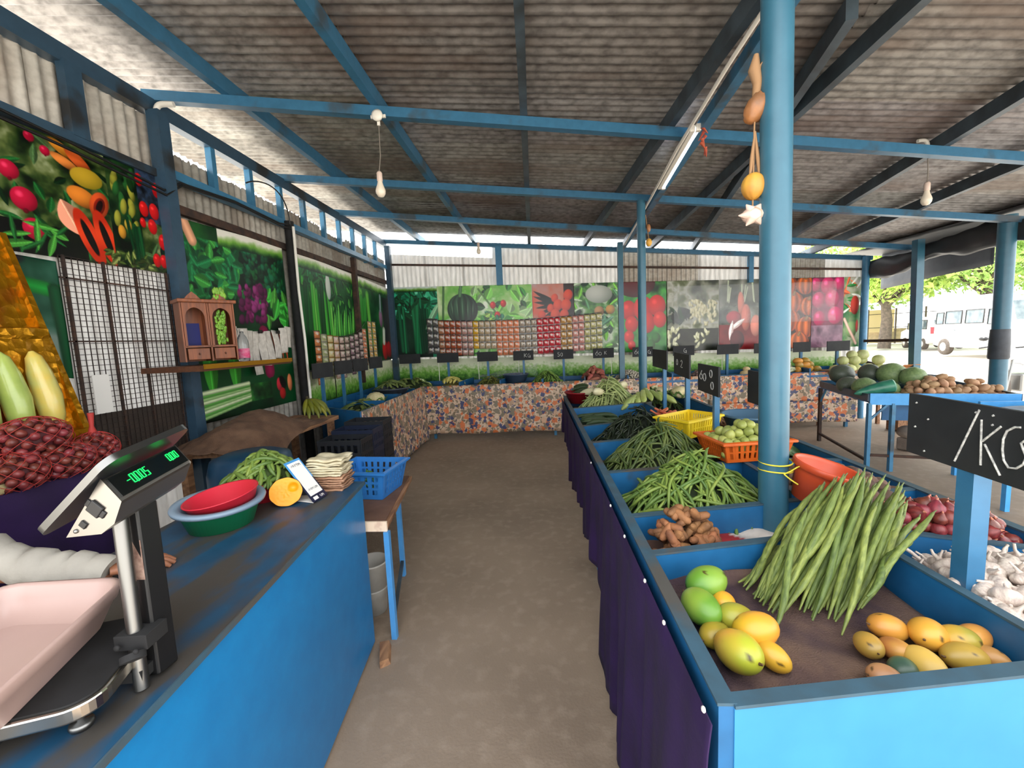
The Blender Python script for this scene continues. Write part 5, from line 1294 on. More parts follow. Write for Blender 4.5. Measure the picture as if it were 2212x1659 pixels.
for k, (x, y, z, s) in enumerate(((3.14, 6.62, 0.83, 0.07), (3.22, 6.60, 0.80, 0.06), (3.17, 6.64, 0.90, 0.05))):
    place('elephant_yam', M().ell((0, 0, 0), (1.1, 0.9, 0.7), None, 14, 10, 0, lambda d, ph, th: 1 + 0.2 * mnoise.noise(d * 2.3)).mesh('elephant_yam', [mat('yam_flesh', (226, 200, 150), (206, 180, 130), 8, 0.7)]), (x, y, z), None, s, ('cream yam chunk at the bottom left of its pile', 'cream yam chunk at the bottom right of its pile', 'cream yam chunk on top of its pile')[k], 'yam')
WR = mat('snake_gourd_skin', (196, 196, 160), (160, 170, 120), 10, 0.5, rnd=0.1)
wrm = bean_meshes(0.24, 0.022, WR, 3, 0.3, 8, 'snake_gourd')
pile_sticks('snake_gourd', wrm, 18, 3.66, 6.60, 0.2, 0.16, 0.13, 0.835, 'whitish long gourd left of the thick pillar on the back counter', 'gourd', 'whitish gourds on the back counter', seed=108, yaw=0.5, spread=0.4)
PAP = mat('papaya_skin', (206, 150, 60), (130, 120, 50), 3.5, 0.45, rnd=0.2)
pam = [M().ell((0, 0, 0), (0.062, 0.048, 0.048), None, 16, 12).mesh('papaya', [PAP]), M().ell((0, 0, 0), (0.07, 0.05, 0.05), None, 16, 12).mesh('papaya', [mat('papaya_ripe', (216, 140, 60), (214, 170, 70), 3, 0.45)])]
rr = random.Random(111)
pn = 0
for lay, (n, z) in enumerate(((5, 0.79), (4, 0.865), (3, 0.93), (2, 0.985))):
    for i in range(n):
        place('papaya', pam[(i + lay) % 2], (4.0 + (i - (n - 1) / 2) * 0.105 + rr.uniform(-.02, .02), 6.50 + 0.05 * lay + rr.uniform(-.05, .05), z), euler(0.2, rr.uniform(-.5, .5), rr.uniform(0, 3)), rr.uniform(0.85, 1.1), 'orange-yellow papaya heaped right of the thick pillar', 'papaya', 'papayas on the back counter')
PML = mat('pale_melon_skin', (206, 206, 150), (186, 194, 124), 5, 0.5, rnd=0.08, stretch=(6, 6, 0.6))
pmm = [M().ell((0, 0, 0), (0.078, 0.078, 0.072), None, 24, 12, 0, lambda d, ph, th: 1 + 0.02 * math.cos(ph * 10)).mesh('pale_melon', [PML])]
for lay, (n, z, y) in enumerate(((6, 0.865, 6.35), (4, 0.985, 6.40), (2, 1.065, 6.44))):
    for i in range(n):
        place('pale_melon', pmm[0], (4.66 + (i - (n - 1) / 2) * 0.148 + rr.uniform(-.015, .015) - 0.02 * lay, y + rr.uniform(-.05, .05), z), euler(rr.uniform(-.5, .5), rr.uniform(-.5, .5), rr.uniform(0, 3)), rr.uniform(0.85, 1.08), 'pale yellow melon in the heap at the right end of the back counter', 'melon', 'pale melons by the open side')
tag(M().box((4.64, 6.42, 0.83), (0.98, 0.40, 0.04)).box((4.2, 6.55, 0.37), (0.04, 0.04, 0.75)).box((5.05, 6.55, 0.37), (0.04, 0.04, 0.75)).build('melon_shelf', WOOD), 'wooden shelf under the pale melons', 'shelf')
# side counter produce
cauliflower(-2.06, 5.02, 0.80, 0.11, 'cauliflower lying on leaves on the side counter')
pile_sticks('leaf_stalk', lfm, 55, -2.12, 4.72, 0.20, 0.32, 0.10, 0.77, 'leafy stalk heaped around the cauliflower of the side counter', 'greens', 'leaf stalks on the side counter', seed=112)
mound('leaf_stalk_heap', mat('stalk_core', (40, 54, 26), None, 8, 0.8), -2.12, 4.75, 0.2, 0.32, 0.09, 0.75, 'lower layers of the leaf stalks on the side counter', 'greens')
o = M().lathe(tub(0.17, 0.23, 0.12), 40, (-2.07, 5.62, 0.80)).build('plastic_tub', mat('charcoal_plastic', (70, 76, 86), None, 6, 0.45), origin=(-2.07, 5.62, 0.80)); tag(o, 'dark grey tub of greens near the corner of the side counter', 'tub')
pile_sticks('leafy_stem', lfm, 60, -2.10, 5.72, 0.22, 0.26, 0.11, 0.89, 'leafy sprig in the dark grey tub', 'greens', 'leafy sprigs in the dark grey tub', seed=113)
# thin plastic sheet lying on the back counter
PLS = mat('clear_film', (220, 226, 230), None, 5, 0.15, alpha=0.10)
m = M()
m.grid(lambda u, v: V(-1.0 + 0.95 * u, 6.72 + 0.25 * v, 0.93 + 0.16 * u * v + 0.02 * math.sin(u * 17 + v * 9)), 26, 8)
tag(m.build('plastic_sheet', PLS, solid=0.001), 'clear plastic sheet lying behind the slate-blue tub', 'plastic sheet')
# clear packs hanging behind the pillar, rubber-banded to the wall
m = M(); m.grid(lambda u, v: V(2.2 + 2.5 * u, 7.02 - 0.02 * math.sin(u * 21) * math.sin(v * 8), 2.25 - 0.62 * v - 0.05 * u), 50, 12)
tag(m.build('plastic_sheet', PLS, solid=0.001), 'clear plastic sheet hung over the peanut and carrot posters', 'plastic sheet')
# ------------------------------------------------------------------ blue service counter, near left
TOPP = paint('scuffed_counter_top', (26, 74, 106), (22, 62, 90), (66, 62, 58), 0.44, 0.5, 2.6, stretch=(2.2, 0.7, 1))
SIDEP = paint('counter_blue', (12, 112, 172), (18, 122, 182), (40, 88, 114), 0.70, 0.32, 2.2)
CT = root('service_counter', (-1.1, 1.0, 0), 'blue painted service counter with a scuffed top, front left', 'counter')
cp = [(-0.70, 0.10), (-0.885, 1.905), (-1.47, 1.93), (-1.42, 0.10)]
M().prism(cp, 0.02, 0.835).build('body', SIDEP, CT)
tp = [(-0.69, 0.09), (-0.878, 1.918), (-1.48, 1.94), (-1.43, 0.09)]
M().prism(tp, 0.835, 0.85).build('top', TOPP, CT, bevel=0.003)
M().bar((-0.688, 0.09, 0.8425), (-0.876, 1.92, 0.8425), 0.004, 0.017).build('edge_strip', RIM, CT)
o = M().hexa([(-0.80, 1.75, 0.0), (-0.76, 1.78, 0.0), (-0.80, 1.90, 0.0), (-0.85, 1.88, 0.0), (-0.80, 1.75, 0.035), (-0.77, 1.78, 0.03), (-0.81, 1.90, 0.03), (-0.85, 1.88, 0.035)]).build('wood_offcut', WOOD)
tag(o, 'pale wood offcut on the floor at the foot of the service counter', 'wood')

# ---- electronic scale
SCALE = root('weighing_scale', (-0.85, 0.70, 0.85), 'steel electronic weighing scale with green digits and a big pink tray', 'weighing scale')
e1 = V(0.36, -0.933, 0); e2 = V(-0.933, -0.36, 0)
P2 = V(-0.772, 0.592, 0)
def rrect(o, a, b, L, W, r, n=8):
    """rounded rectangle from corner o along a (length L) and b (width W)"""
    out = []
    for (cx, cy, a0) in ((r, r, 180), (L - r, r, 270), (L - r, W - r, 0), (r, W - r, 90)):
        for i in range(n + 1):
            t = math.radians(a0 + 90 * i / n); out.append(o + a * (cx + r * math.cos(t)) + b * (cy + r * math.sin(t)))
    return out
po = rrect(P2 - e1 * 0.0, -e1, e2, 0.27, 0.34, 0.05)
M().prism([(p.x, p.y) for p in reversed(po)], 0.895, 0.922).build('platform', CHROME, SCALE, bevel=0.004)
po2 = rrect(P2 - e1 * 0.008 + e2 * 0.008, -e1, e2, 0.254, 0.324, 0.045)
M().prism([(p.x, p.y) for p in reversed(po2)], 0.922, 0.925).build('platform_pad', BLACKM, SCALE)
m = M()
for (u, v) in ((0.05, 0.05), (0.05, 0.29), (0.22, 0.05), (0.22, 0.29)):
    p = P2 - e1 * u + e2 * v
    m2 = M().lathe([(0.0, 0), (0.016, 0), (0.018, 0.006), (0.016, 0.012), (0.006, 0.014), (0.006, 0.047), (0, 0.047)], 18, (p.x, p.y, 0.851)); m2.build('levelling_foot', STEELB, SCALE)
fr = M(); c0 = P2 - e1 * 0.135 + e2 * 0.17
fr.bar((c0 - e1 * 0.11).to_tuple()[:2] + (0.882,), (c0 + e1 * 0.11).to_tuple()[:2] + (0.882,), 0.05, 0.022); fr.bar((c0 - e2 * 0.14).to_tuple()[:2] + (0.88,), (-0.80, 0.715, 0.88), 0.035, 0.022)
fr.build('frame', BLACKM, SCALE)
# pink tray
TRAY = mat('pink_tray_plastic', (184, 156, 148), (176, 148, 140), 3, 0.35)
tq = [V(-0.958, 0.842, 0), V(-0.825, 0.485, 0), V(-1.13, 0.42, 0), V(-1.235, 0.815, 0)]
ctr = sum(tq, V(0, 0, 0)) / 4
def ringp(off, z, r=0.05, n=6):
    q = [p + (ctr - p).normalized() * off for p in tq]; out = []
    for i in range(4):
        a, b, c = q[i - 1], q[i], q[(i + 1) % 4]; p0 = b + (a - b).normalized() * r; p1 = b + (c - b).normalized() * r
        for k in range(n + 1):
            t = k / n; w_ = p0.lerp(b, t).lerp(b.lerp(p1, t), t); out.append(V(w_.x, w_.y, z))
    return out
rings = [ringp(0.04, 0.926), ringp(0.012, 0.975), ringp(0.006, 0.978), ringp(-0.002, 0.998), ringp(0.0, 1.003), ringp(0.008, 1.004), ringp(0.016, 0.998), ringp(0.022, 0.975), ringp(0.055, 0.942), ringp(0.075, 0.938)]
m = M(); n = len(rings[0]); vs = [p for rg in rings for p in rg]; fs = []
for i in range(len(rings) - 1):
    for k in range(n): fs.append((i * n + k, (i + 1) * n + k, (i + 1) * n + (k + 1) % n, i * n + (k + 1) % n))
m.add(vs, fs, 0, True); m.add(rings[0], [tuple(range(n))]); m.add(rings[-1], [tuple(range(n - 1, -1, -1))])
m.build('tray', TRAY, SCALE)
# pillar of the scale
m = M().tube([(-0.806, 0.703, 0.852), (-0.836, 0.735, 1.20)], 0.0125, 20); m.build('steel_tube', STEELB, SCALE)
COLM = M().bar((-0.815, 0.748, 0.856), (-0.842, 0.775, 1.20), 0.050, 0.046, up=(0, 1, 0)).build('column', BLACK, SCALE, bevel=0.004)
m = M().box((-0.812, 0.722, 0.951), (0.062, 0.052, 0.030), 0.1); m.tube([(-0.80, 0.69, 0.935), (-0.795, 0.685, 0.925)], 0.02, 12); m.ell((-0.825, 0.685, 0.95), (0.006, 0.004, 0.006)); m.ell((-0.785, 0.683, 0.945), (0.005, 0.004, 0.005))
m.build('bracket', BLACKM, SCALE, bevel=0.002)
stk = M(); a, b = V(-0.8340, 0.7468, 1.135), V(-0.8280, 0.7403, 1.055)
sd = V(0.021, 0.0, 0); stk.add([a, a + sd, b + sd, b], [(0, 3, 2, 1), (0, 1, 2, 3)])
ob = stk.build('sticker', mat('paper_sticker', (206, 176, 160), (150, 110, 96), 60, 0.7), COLM, solid=0.001); ob['label'] = 'torn pinkish paper sticker'
# head: wedge body with a thin lid plate
Lh = V(-0.030, 0.186, 0.017)
Y0 = 0.668
sec = [V(-0.870, Y0, 1.180), V(-0.800, Y0, 1.186), V(-0.772, Y0, 1.205), V(-0.752, Y0, 1.246), V(-0.786, Y0, 1.288)]
HEAD = M().extr(sec, Lh).build('head', mat('satin_steel', (158, 154, 148), None, 8, 0.33, 1.0), SCALE, bevel=0.006)
# lid plate (long thin pan, tilted toward the seller)
ua = (V(-0.748, 0, 1.325) - V(-0.908, 0, 1.187)); up_ = V(-ua.z, 0, ua.x).normalized(); Lp = Lh * 1.17
po_ = V(-0.908, Y0 - 0.018, 1.187)
pts = rrect(po_, ua.normalized(), Lp.normalized(), ua.length, Lp.length, 0.028)
pl = M(); q0 = [p - up_ * 0.004 for p in pts]; q1 = [p + up_ * 0.009 for p in pts]; nn = len(pts)
pl.add(q0 + q1, [tuple(range(nn)), tuple(range(2 * nn - 1, nn - 1, -1))]); pl.add(q0 + q1, [(i, nn + i, nn + (i + 1) % nn, (i + 1) % nn) for i in range(nn)], 0, True)
pl.build('lid', STEELB, SCALE, bevel=0.003)
# display window and digits on the customer side
A, B_ = V(-0.752, Y0, 1.246), V(-0.786, Y0, 1.288)
ax = Lh.normalized(); ay = (B_ - A).normalized(); an = ay.cross(ax).normalized()
if an.x < 0: an = -an
org = A + ax * 0.006 + ay * 0.006
def DP(u, v, h=0.0): return org + ax * (0.176 * u) + ay * (0.042 * v) + an * h
M().hexa([DP(0, 0, 0.0), DP(1, 0, 0.0), DP(1, 1, 0.0), DP(0, 1, 0.0), DP(0, 0, 0.0035), DP(1, 0, 0.0035), DP(1, 1, 0.0035), DP(0, 1, 0.0035)]).build('display', mat('display_glass', (10, 14, 14), None, 5, 0.12), HEAD)
LED = emit('green_led', (10, 225, 90), 0.9)
SEG = {'0': 'abcdef', '5': 'afgcd', '-': 'g'}
def digit(m, ch, u, w_, v0, v1):
    vm = (v0 + v1) / 2
    sg = {'a': ((u, v1), (u + w_, v1)), 'g': ((u, vm), (u + w_, vm)), 'd': ((u, v0), (u + w_, v0)), 'f': ((u, vm), (u, v1)), 'b': ((u + w_, vm), (u + w_, v1)), 'e': ((u, v0), (u, vm)), 'c': ((u + w_, v0), (u + w_, vm))}
    for s in SEG[ch]:
        p, q = sg[s]; m.tube([DP(p[0], p[1], 0.0042), DP(q[0], q[1], 0.0042)], 0.0009, 6)
m = M()
digit(m, '-', 0.155, 0.035, 0.32, 0.72)
for i, ch in enumerate('0005'):
    digit(m, ch, 0.215 + i * 0.062, 0.038, 0.30, 0.74)
    if i == 0: m.ell(DP(0.265, 0.28, 0.004), (0.0013, 0.0013, 0.0013), None, 8, 6)
for i, ch in enumerate('000'):
    digit(m, ch, 0.775 + i * 0.058, 0.034, 0.42, 0.80)
    if i == 0: m.ell(DP(0.822, 0.40, 0.004), (0.0013, 0.0013, 0.0013), None, 8, 6)
ob = m.build('digits', LED, HEAD); ob['label'] = 'glowing green digits -0.005 and 0.00'
# mains socket, switch and fuse on the end face
def EP(x, z, h=0.0): return V(x, Y0 - h, z)
m = M().box((-0.803, Y0 - 0.002, 1.2335), (0.026, 0.004, 0.024), rot('Y', 0.72)); m.box((-0.803, Y0 - 0.001, 1.2335), (0.042, 0.003, 0.014), rot('Y', 0.72)); m.build('power_socket', BLACK, HEAD, bevel=0.002)
M().box((-0.831, Y0 - 0.001, 1.2045), (0.013, 0.004, 0.012), rot('Y', 0.72)).build('switch', BLACK, HEAD, bevel=0.001)
M().ell((-0.848, Y0 - 0.001, 1.192), (0.004, 0.003, 0.004)).build('fuse_cap', STEELB, HEAD)

# ---- seller: only forearm and hand reach into view, body stands left of the frame
PER = root('person', (-1.78, 0.85, 0), 'person in a pale grey sleeve resting a forearm on the service counter', 'person')
def skin_obj(name, joints, edges, matl, parent, sub=2):
    me = bpy.data.meshes.new(name); off = parent.location
    me.from_pydata([V(j[0]) - off for j in joints], edges, []); me.materials.append(matl)
    o = bpy.data.objects.new(name, me); COL.objects.link(o); o.parent = parent
    md = o.modifiers.new('skin', 'SKIN'); md.use_smooth_shade = True
    lay = me.skin_vertices[0].data if me.skin_vertices else None
    if lay is None:
        bpy.context.view_layer.objects.active = o
        me.attributes  # layer is made with the modifier
    for i, j in enumerate(joints): me.skin_vertices[0].data[i].radius = j[1]
    me.skin_vertices[0].data[0].use_root = True
    sd = o.modifiers.new('sub', 'SUBSURF'); sd.levels = sub; sd.render_levels = sub
    return o
# body as one swept surface
def loft(m, rows, n=20, mi=0):
    """rows: (centre, half-width, half-depth, yaw)"""
    vs = []
    for (c, hw, hd, yw) in rows:
        for k in range(n):
            a = 2 * PI * k / n; p = rot('Z', yw) @ V(hw * math.cos(a), hd * math.sin(a), 0); vs.append(V(c) + p)
    fs = [(i * n + k, i * n + (k + 1) % n, (i + 1) * n + (k + 1) % n, (i + 1) * n + k) for i in range(len(rows) - 1) for k in range(n)]
    m.add(vs, fs, mi, True); m.add(vs[:n], [tuple(range(n - 1, -1, -1))], mi); m.add(vs[-n:], [tuple(range(n))], mi)
px, py, yw = -1.78, 0.72, -1.25
m = M()
loft(m, [((px, py, 0.86), .16, .11, yw), ((px, py, 1.0), .165, .11, yw), ((px, py, 1.2), .18, .115, yw), ((px, py, 1.36), .19, .11, yw), ((px, py, 1.43), .13, .085, yw), ((px, py, 1.47), .065, .06, yw), ((px + .01, py, 1.53), .055, .058, yw),
         ((px + .02, py, 1.56), .062, .072, yw), ((px + .025, py, 1.61), .072, .092, yw), ((px + .02, py, 1.67), .076, .098, yw), ((px + .015, py, 1.72), .070, .09, yw), ((px + .01, py, 1.755), .045, .055, yw), ((px + .01, py, 1.768), .01, .012, yw)])
for s in (-1, 1):
    dx, dy = 0.085 * s * math.cos(yw), 0.085 * s * math.sin(yw)
    loft(m, [((px + dx, py + dy, 0.03), .045, .05, yw), ((px + dx, py + dy, .10), .045, .05, yw), ((px + dx, py + dy, .45), .06, .065, yw), ((px + dx, py + dy, .88), .088, .10, yw)])
fx, fy = math.cos(yw + PI / 2), math.sin(yw + PI / 2)
m.ell((px + .025 + fx * .098, py + fy * .098, 1.625), (.013, .013, .02)); 
for s in (-1, 1): m.ell((px + .02 + s * .076 * math.cos(yw), py + s * .076 * math.sin(yw), 1.635), (.012, .02, .03))
wr = V(-1.272, 1.068, 0.888)
el = V(-1.56, 1.015, 0.925); sh = V(px + 0.16 * math.cos(yw + PI) , py - 0.16 * math.sin(yw), 1.37)
sh = V(-1.80, 0.88, 1.38)
m.tube([sh, sh.lerp(el, 0.5) + V(-0.02, 0, 0), el, el.lerp(wr, 0.4), wr + V(-0.03, -0.004, 0.002), wr], [0.052, 0.046, 0.040, 0.038, 0.027, 0.026], 16)
oth = V(-1.74, 0.56, 1.38); m.tube([oth, V(-1.70, 0.44, 1.14), V(-1.60, 0.42, 0.95), V(-1.48, 0.50, 0.89)], [0.05, 0.044, 0.038, 0.026], 14)
# hands: palm, four fingers and thumb, resting on the counter
def hand(m, w_, d, s=1):
    d = V(d).normalized(); sd = V(-d.y, d.x, 0) * s; u = V(0, 0, 1)
    m.tube([w_, w_ + d * 0.03, w_ + d * 0.065, w_ + d * 0.088 - u * 0.006], [0.026, 0.033, 0.037, 0.030], 14, sq=0.55)
    for k, (off, L) in enumerate(((0.030, 0.062), (0.010, 0.070), (-0.010, 0.066), (-0.029, 0.052))):
        b = w_ + d * 0.080 + sd * off - u * 0.002; dd = (d + sd * off * 2).normalized()
        m.tube([b, b + dd * L * 0.45 + u * 0.004, b + dd * L * 0.78 - u * 0.008, b + dd * L - u * 0.020], [0.0095, 0.009, 0.0082, 0.0055], 10)
    b = w_ + d * 0.025 + sd * 0.028
    m.tube([b, b + d * 0.028 + sd * 0.018 - u * 0.004, b + d * 0.055 + sd * 0.022 - u * 0.012], [0.013, 0.0105, 0.007], 10)
hand(m, wr, (0.055, 0.068, -0.008)); hand(m, V(-1.48, 0.50, 0.89), (1, 0.1, -0.1), -1)
m.build('body', SKINM, PER)
SHIRT = mat('pale_grey_cloth', (168, 163, 153), (150, 145, 136), 7, 0.9, bmp=0.5, bscale=26)
m = M()
loft(m, [((px, py, 0.80), .19, .14, yw), ((px, py, 1.0), .185, .128, yw), ((px, py, 1.2), .198, .13, yw), ((px, py, 1.36), .205, .125, yw), ((px, py, 1.44), .14, .095, yw), ((px, py, 1.475), .075, .07, yw)])
pts = []; rd = []
path = bez([sh, sh.lerp(el, .6) + V(-.05, 0.02, -.05), el + V(-.02, -.01, -.02), el + V(.10, .01, .0), wr + V(-.10, -.02, .02), wr + V(0.005, 0.002, 0.004)], 34)
for i, p in enumerate(path):
    t = i / 34; pts.append(p + V(0, 0, 0.004 * math.sin(t * 60))); rd.append((0.068 - 0.030 * t) * (1 + 0.055 * math.sin(t * 75) + 0.05 * math.sin(t * 31)))
rd[-1] = 0.036
m.tube(pts, rd, 22)
m.tube([oth, V(-1.70, 0.44, 1.14), V(-1.60, 0.42, 0.96), V(-1.52, 0.47, 0.90)], [0.068, 0.06, 0.05, 0.04], 16)
m.build('shirt', SHIRT, PER)
M().ell((px + .005, py, 1.70), (0.088, 0.1, 0.085), rot('Z', yw)).build('hair', BLACKM, PER)
mm = M()
for s in (-1, 1):
    dx, dy = 0.085 * s * math.cos(yw), 0.085 * s * math.sin(yw)
    loft(mm, [((px + dx, py + dy, 0.04), .06, .065, yw), ((px + dx, py + dy, .45), .072, .08, yw), ((px + dx, py + dy, .90), .105, .125, yw)])
mm.build('trousers', mat('dark_trousers', (40, 42, 50), None, 5, 0.9), PER)

# ---- tubs and goods on the counter
GRN = mat('green_plastic', (22, 128, 84), (18, 116, 76), 5, 0.4); GRY = mat('grey_plastic', (120, 140, 158), None, 5, 0.45); REDB = mat('red_plastic', (200, 40, 58), (190, 32, 50), 5, 0.45)
tc = (-1.235, 1.452, 0.851)
tag(M().lathe([(0, .004), (.100, .004), (.128, .088), (.140, .090), (.142, .084), (.142, .076), (.130, .074), (.104, 0), (0, 0)], 48, tc).build('plastic_tub', GRN, origin=tc), 'green plastic tub on the service counter, outermost of the nested tubs', 'tub')
R_ = euler(0.05, 0.04, 0); t2 = (-1.235, 1.452, 0.868)
tag(M().lathe([(0, .004), (.094, .004), (.126, .082), (.150, .084), (.153, .077), (.150, .068), (.128, .071), (.099, 0), (0, 0)], 48, t2, R_).build('plastic_tub', GRY, origin=t2), 'grey plastic tub with a thick rim nested inside the green one', 'tub')
R_ = euler(0.10, -0.10, 0); t3 = (-1.225, 1.468, 0.890)
tag(M().lathe([(0, .004), (.088, .004), (.118, .078), (.124, .080), (.125, .076), (.121, .074), (.092, 0), (0, 0)], 48, t3, R_).build('plastic_tub', REDB, origin=t3), 'red plastic tub tilted inside the grey one', 'tub')
t4 = (-1.270, 1.768, 0.851)
tag(M().lathe([(0, .004), (.125, .004), (.158, .085), (.166, .087), (.167, .080), (.160, .078), (.130, 0), (0, 0)], 48, t4).build('plastic_tub', REDB, origin=t4), 'red plastic tub heaped with green chillies at the far end of the service counter', 'tub')
BCH = mat('big_chilli_skin', (110, 134, 58), (88, 112, 48), 16, 0.45, rnd=0.25)
bch = bean_meshes(0.10, 0.0085, BCH, 6, 0.45, 8, 'green_chilli')
mound('green_chilli_heap', mat('bch_core', (60, 78, 34), None, 6, 0.8), t4[0], t4[1], 0.145, 0.145, 0.085, 0.93, 'lower layers of the chillies in the red tub', 'chillies')
pile_sticks('green_chilli', bch, 130, t4[0], t4[1], 0.148, 0.148, 0.105, 0.925, 'plump green chilli heaped in the red tub', 'chilli', 'green chillies in the red tub', seed=120, lift=(0, 0.02))
# cut pumpkin
PK = root('cut_pumpkin', (-1.085, 1.61, 0.852), 'half pumpkin with its bright orange cut face toward the aisle, on the service counter', 'pumpkin')
nrm = V(0.42, -0.86, 0.28).normalized(); Rp = align(nrm)
def half(d, ph, th): return 1.0
m = M(); c = V(-1.085, 1.625, 0.91)
def hs(u, v):
    a = 2 * PI * u; t = v * PI / 2
    k = 1 + 0.012 * math.cos(a * 9) * math.sin(t)
    return c + Rp @ V(-0.045 * math.cos(t), 0.064 * math.sin(t) * math.cos(a) * k, 0.060 * math.sin(t) * math.sin(a) * k)
m.grid(hs, 48, 10); m.build('rind', mat('pumpkin_rind', (120, 104, 70), (96, 84, 60), 8, 0.6), PK)
def fc(u, v):
    a = 2 * PI * u; k = 1 + 0.012 * math.cos(a * 9); r0 = v * 0.97
    return c + Rp @ V(0.001 - 0.016 * max(0, 1 - ((v * math.cos(a) - 0.45) ** 2 + (v * math.sin(a) - 0.25) ** 2) * 9) + 0.002 * mnoise.noise(V(v * 8 * math.cos(a), v * 8 * math.sin(a), 0)), 0.064 * r0 * math.cos(a) * k, 0.060 * r0 * math.sin(a) * k)
m = M(); m.grid(fc, 48, 14); m.build('flesh', mat('pumpkin_flesh', (255, 160, 16), (250, 150, 10), 12, 0.45), PK)
# payment card stand (no code on it)
QS = root('payment_stand', (-0.985, 1.70, 0.852), 'slanted blue and white payment card stand on the counter corner', 'payment stand')
bl_, br_ = V(-0.978, 1.640, 0.853), V(-0.968, 1.735, 0.853)
upv = V(-0.142, 0.040, 0.160)
wv = br_ - bl_; nv = wv.cross(upv).normalized()
def QP(u, v, h=0.0): return bl_ + wv * u + upv * v + nv * h
def slab(m, u0, u1, v0, v1, h0, h1, mi=0): return m.hexa([QP(u0, v0, h0), QP(u1, v0, h0), QP(u1, v1, h0), QP(u0, v1, h0), QP(u0, v0, h1), QP(u1, v0, h1), QP(u1, v1, h1), QP(u0, v1, h1)], mi)
NAVY = mat('navy_card', (22, 26, 56), None, 5, 0.4); LBL = mat('light_blue_card', (70, 146, 206), None, 5, 0.4); CARDW = mat('white_card', (236, 234, 228), None, 5, 0.5)
slab(slab(M(), 0, 1, 0, 0.5, 0, 0.003, 0), 0, 1, 0.5, 1, 0, 0.003, 1).build('back_card', [NAVY, LBL], QS)
slab(M(), 0.08, 0.92, 0.14, 0.95, 0.003, 0.0036).build('white_panel', CARDW, QS)
slab(M(), 0.14, 0.42, 0.03, 0.10, 0.003, 0.004).build('logo_patch', CARDW, QS)
def as_mesh(name, cu):
    t = bpy.data.objects.new('type', cu); COL.objects.link(t)
    dg = bpy.context.evaluated_depsgraph_get()
    me = bpy.data.meshes.new_from_object(t.evaluated_get(dg))
    bpy.data.objects.remove(t); bpy.data.curves.remove(cu)
    o = bpy.data.objects.new(name, me); COL.objects.link(o)
    return o
def text_on(txt, u, v, size, matl, parent, name='lettering'):
    cu = bpy.data.curves.new(name, 'FONT'); cu.body = txt; cu.size = size; cu.extrude = 0.0002; cu.align_x = 'CENTER'; cu.materials.append(matl)
    o = as_mesh(name, cu); o.parent = parent
    X = wv.normalized(); Y = upv.normalized(); Z = X.cross(Y)
    mw = Matrix((X, Y, Z)).transposed().to_4x4(); mw.translation = QP(u, v, 0.0042) - parent.location
    o.matrix_local = mw; return o
GREYT = mat('grey_print', (90, 92, 100), None, 5, 0.6)
text_on('PAYTM', 0.5, 0.84, 0.018, NAVY, QS); text_on('BHIM UPI', 0.5, 0.25, 0.015, GREYT, QS); text_on('Pay here', 0.5, 0.18, 0.007, GREYT, QS) if False else None; text_on('UPI', 0.70, 0.035, 0.016, CARDW, QS)
M().add([bl_ + V(0, 0, 0.001), br_ + V(0, 0, 0.001), br_ + V(-0.15, -0.01, 0.001), bl_ + V(-0.11, 0.03, 0.001)], [(0, 1, 2, 3)]).build('foot_card', CARDW, QS, solid=0.002)
# stacks of polythene bags
PB1 = mat('cream_polythene', (214, 204, 174), (190, 178, 146), 18, 0.25, bmp=0.5, bscale=40); PB2 = mat('brown_polythene', (176, 136, 108), (150, 112, 88), 18, 0.22, bmp=0.5, bscale=40)
rr = random.Random(130)
for i in range(13):
    z = 0.853 + i * 0.0115; mt = PB2 if i < 6 else PB1
    cx_, cy_ = -1.005 + rr.uniform(-.008, .008), 1.845 + rr.uniform(-.006, .006)
    def bag(u, v, z=z, cx_=cx_, cy_=cy_, i=i):
        x = cx_ + (u - 0.5) * 0.165; y = cy_ + (v - 0.5) * 0.12
        return V(x, y, z + 0.003 * mnoise.noise(V(x * 30, y * 30, i)) + 0.003 * math.sin(v * 9 + i) + (0.004 * math.sin(u * 9) if i > 9 else 0))
    m = M(); m.grid(bag, 18, 10)
    tag(m.build('polythene_bag', mt, solid=0.007), ('folded brown polythene bag in the lower half of the stack at the counter end' if i < 6 else 'folded cream polythene bag in the upper half of the stack at the counter end'), 'bag', 'folded brown bags' if i < 6 else 'folded cream bags')

# ---- plank table with the blue basket, beyond the counter
PT = root('plank_table', (-1.1, 2.3, 0), 'low rough plank table on blue steel legs beyond the service counter', 'table')
m = M()
def pltop(u, v): return V(-1.62 + 0.80 * u - 0.11 * v * u - 0.005 * math.sin(v * 17), 1.965 + 0.74 * v + 0.004 * math.sin(u * 30), 0.625)
m.grid(pltop, 20, 20); vs = m.v[:]; 
m2 = M().hexa([(-1.62, 1.97, 0.575), (-0.80, 1.97, 0.575), (-0.905, 2.70, 0.575), (-1.66, 2.70, 0.575), (-1.62, 1.965, 0.612), (-0.792, 1.965, 0.612), (-0.898, 2.705, 0.612), (-1.66, 2.705, 0.612)])
m2.build('plank', WOOD, PT, bevel=0.004)
m3 = M().hexa([(-1.62, 1.985, 0.612), (-0.815, 1.985, 0.612), (-0.915, 2.69, 0.612), (-1.66, 2.69, 0.612), (-1.62, 1.985, 0.619), (-0.815, 1.985, 0.619), (-0.915, 2.69, 0.619), (-1.66, 2.69, 0.619)])
m3.build('covering', mat('brown_hardboard', (120, 88, 70), (96, 68, 54), 6, 0.8), PT)
m3 = M().hexa([(-1.4, 1.955, 0.578), (-0.797, 1.952, 0.575), (-0.797, 1.963, 0.575), (-1.4, 1.963, 0.578), (-1.4, 1.952, 0.628), (-0.797, 1.952, 0.626), (-0.797, 1.963, 0.626), (-1.4, 1.963, 0.628)])
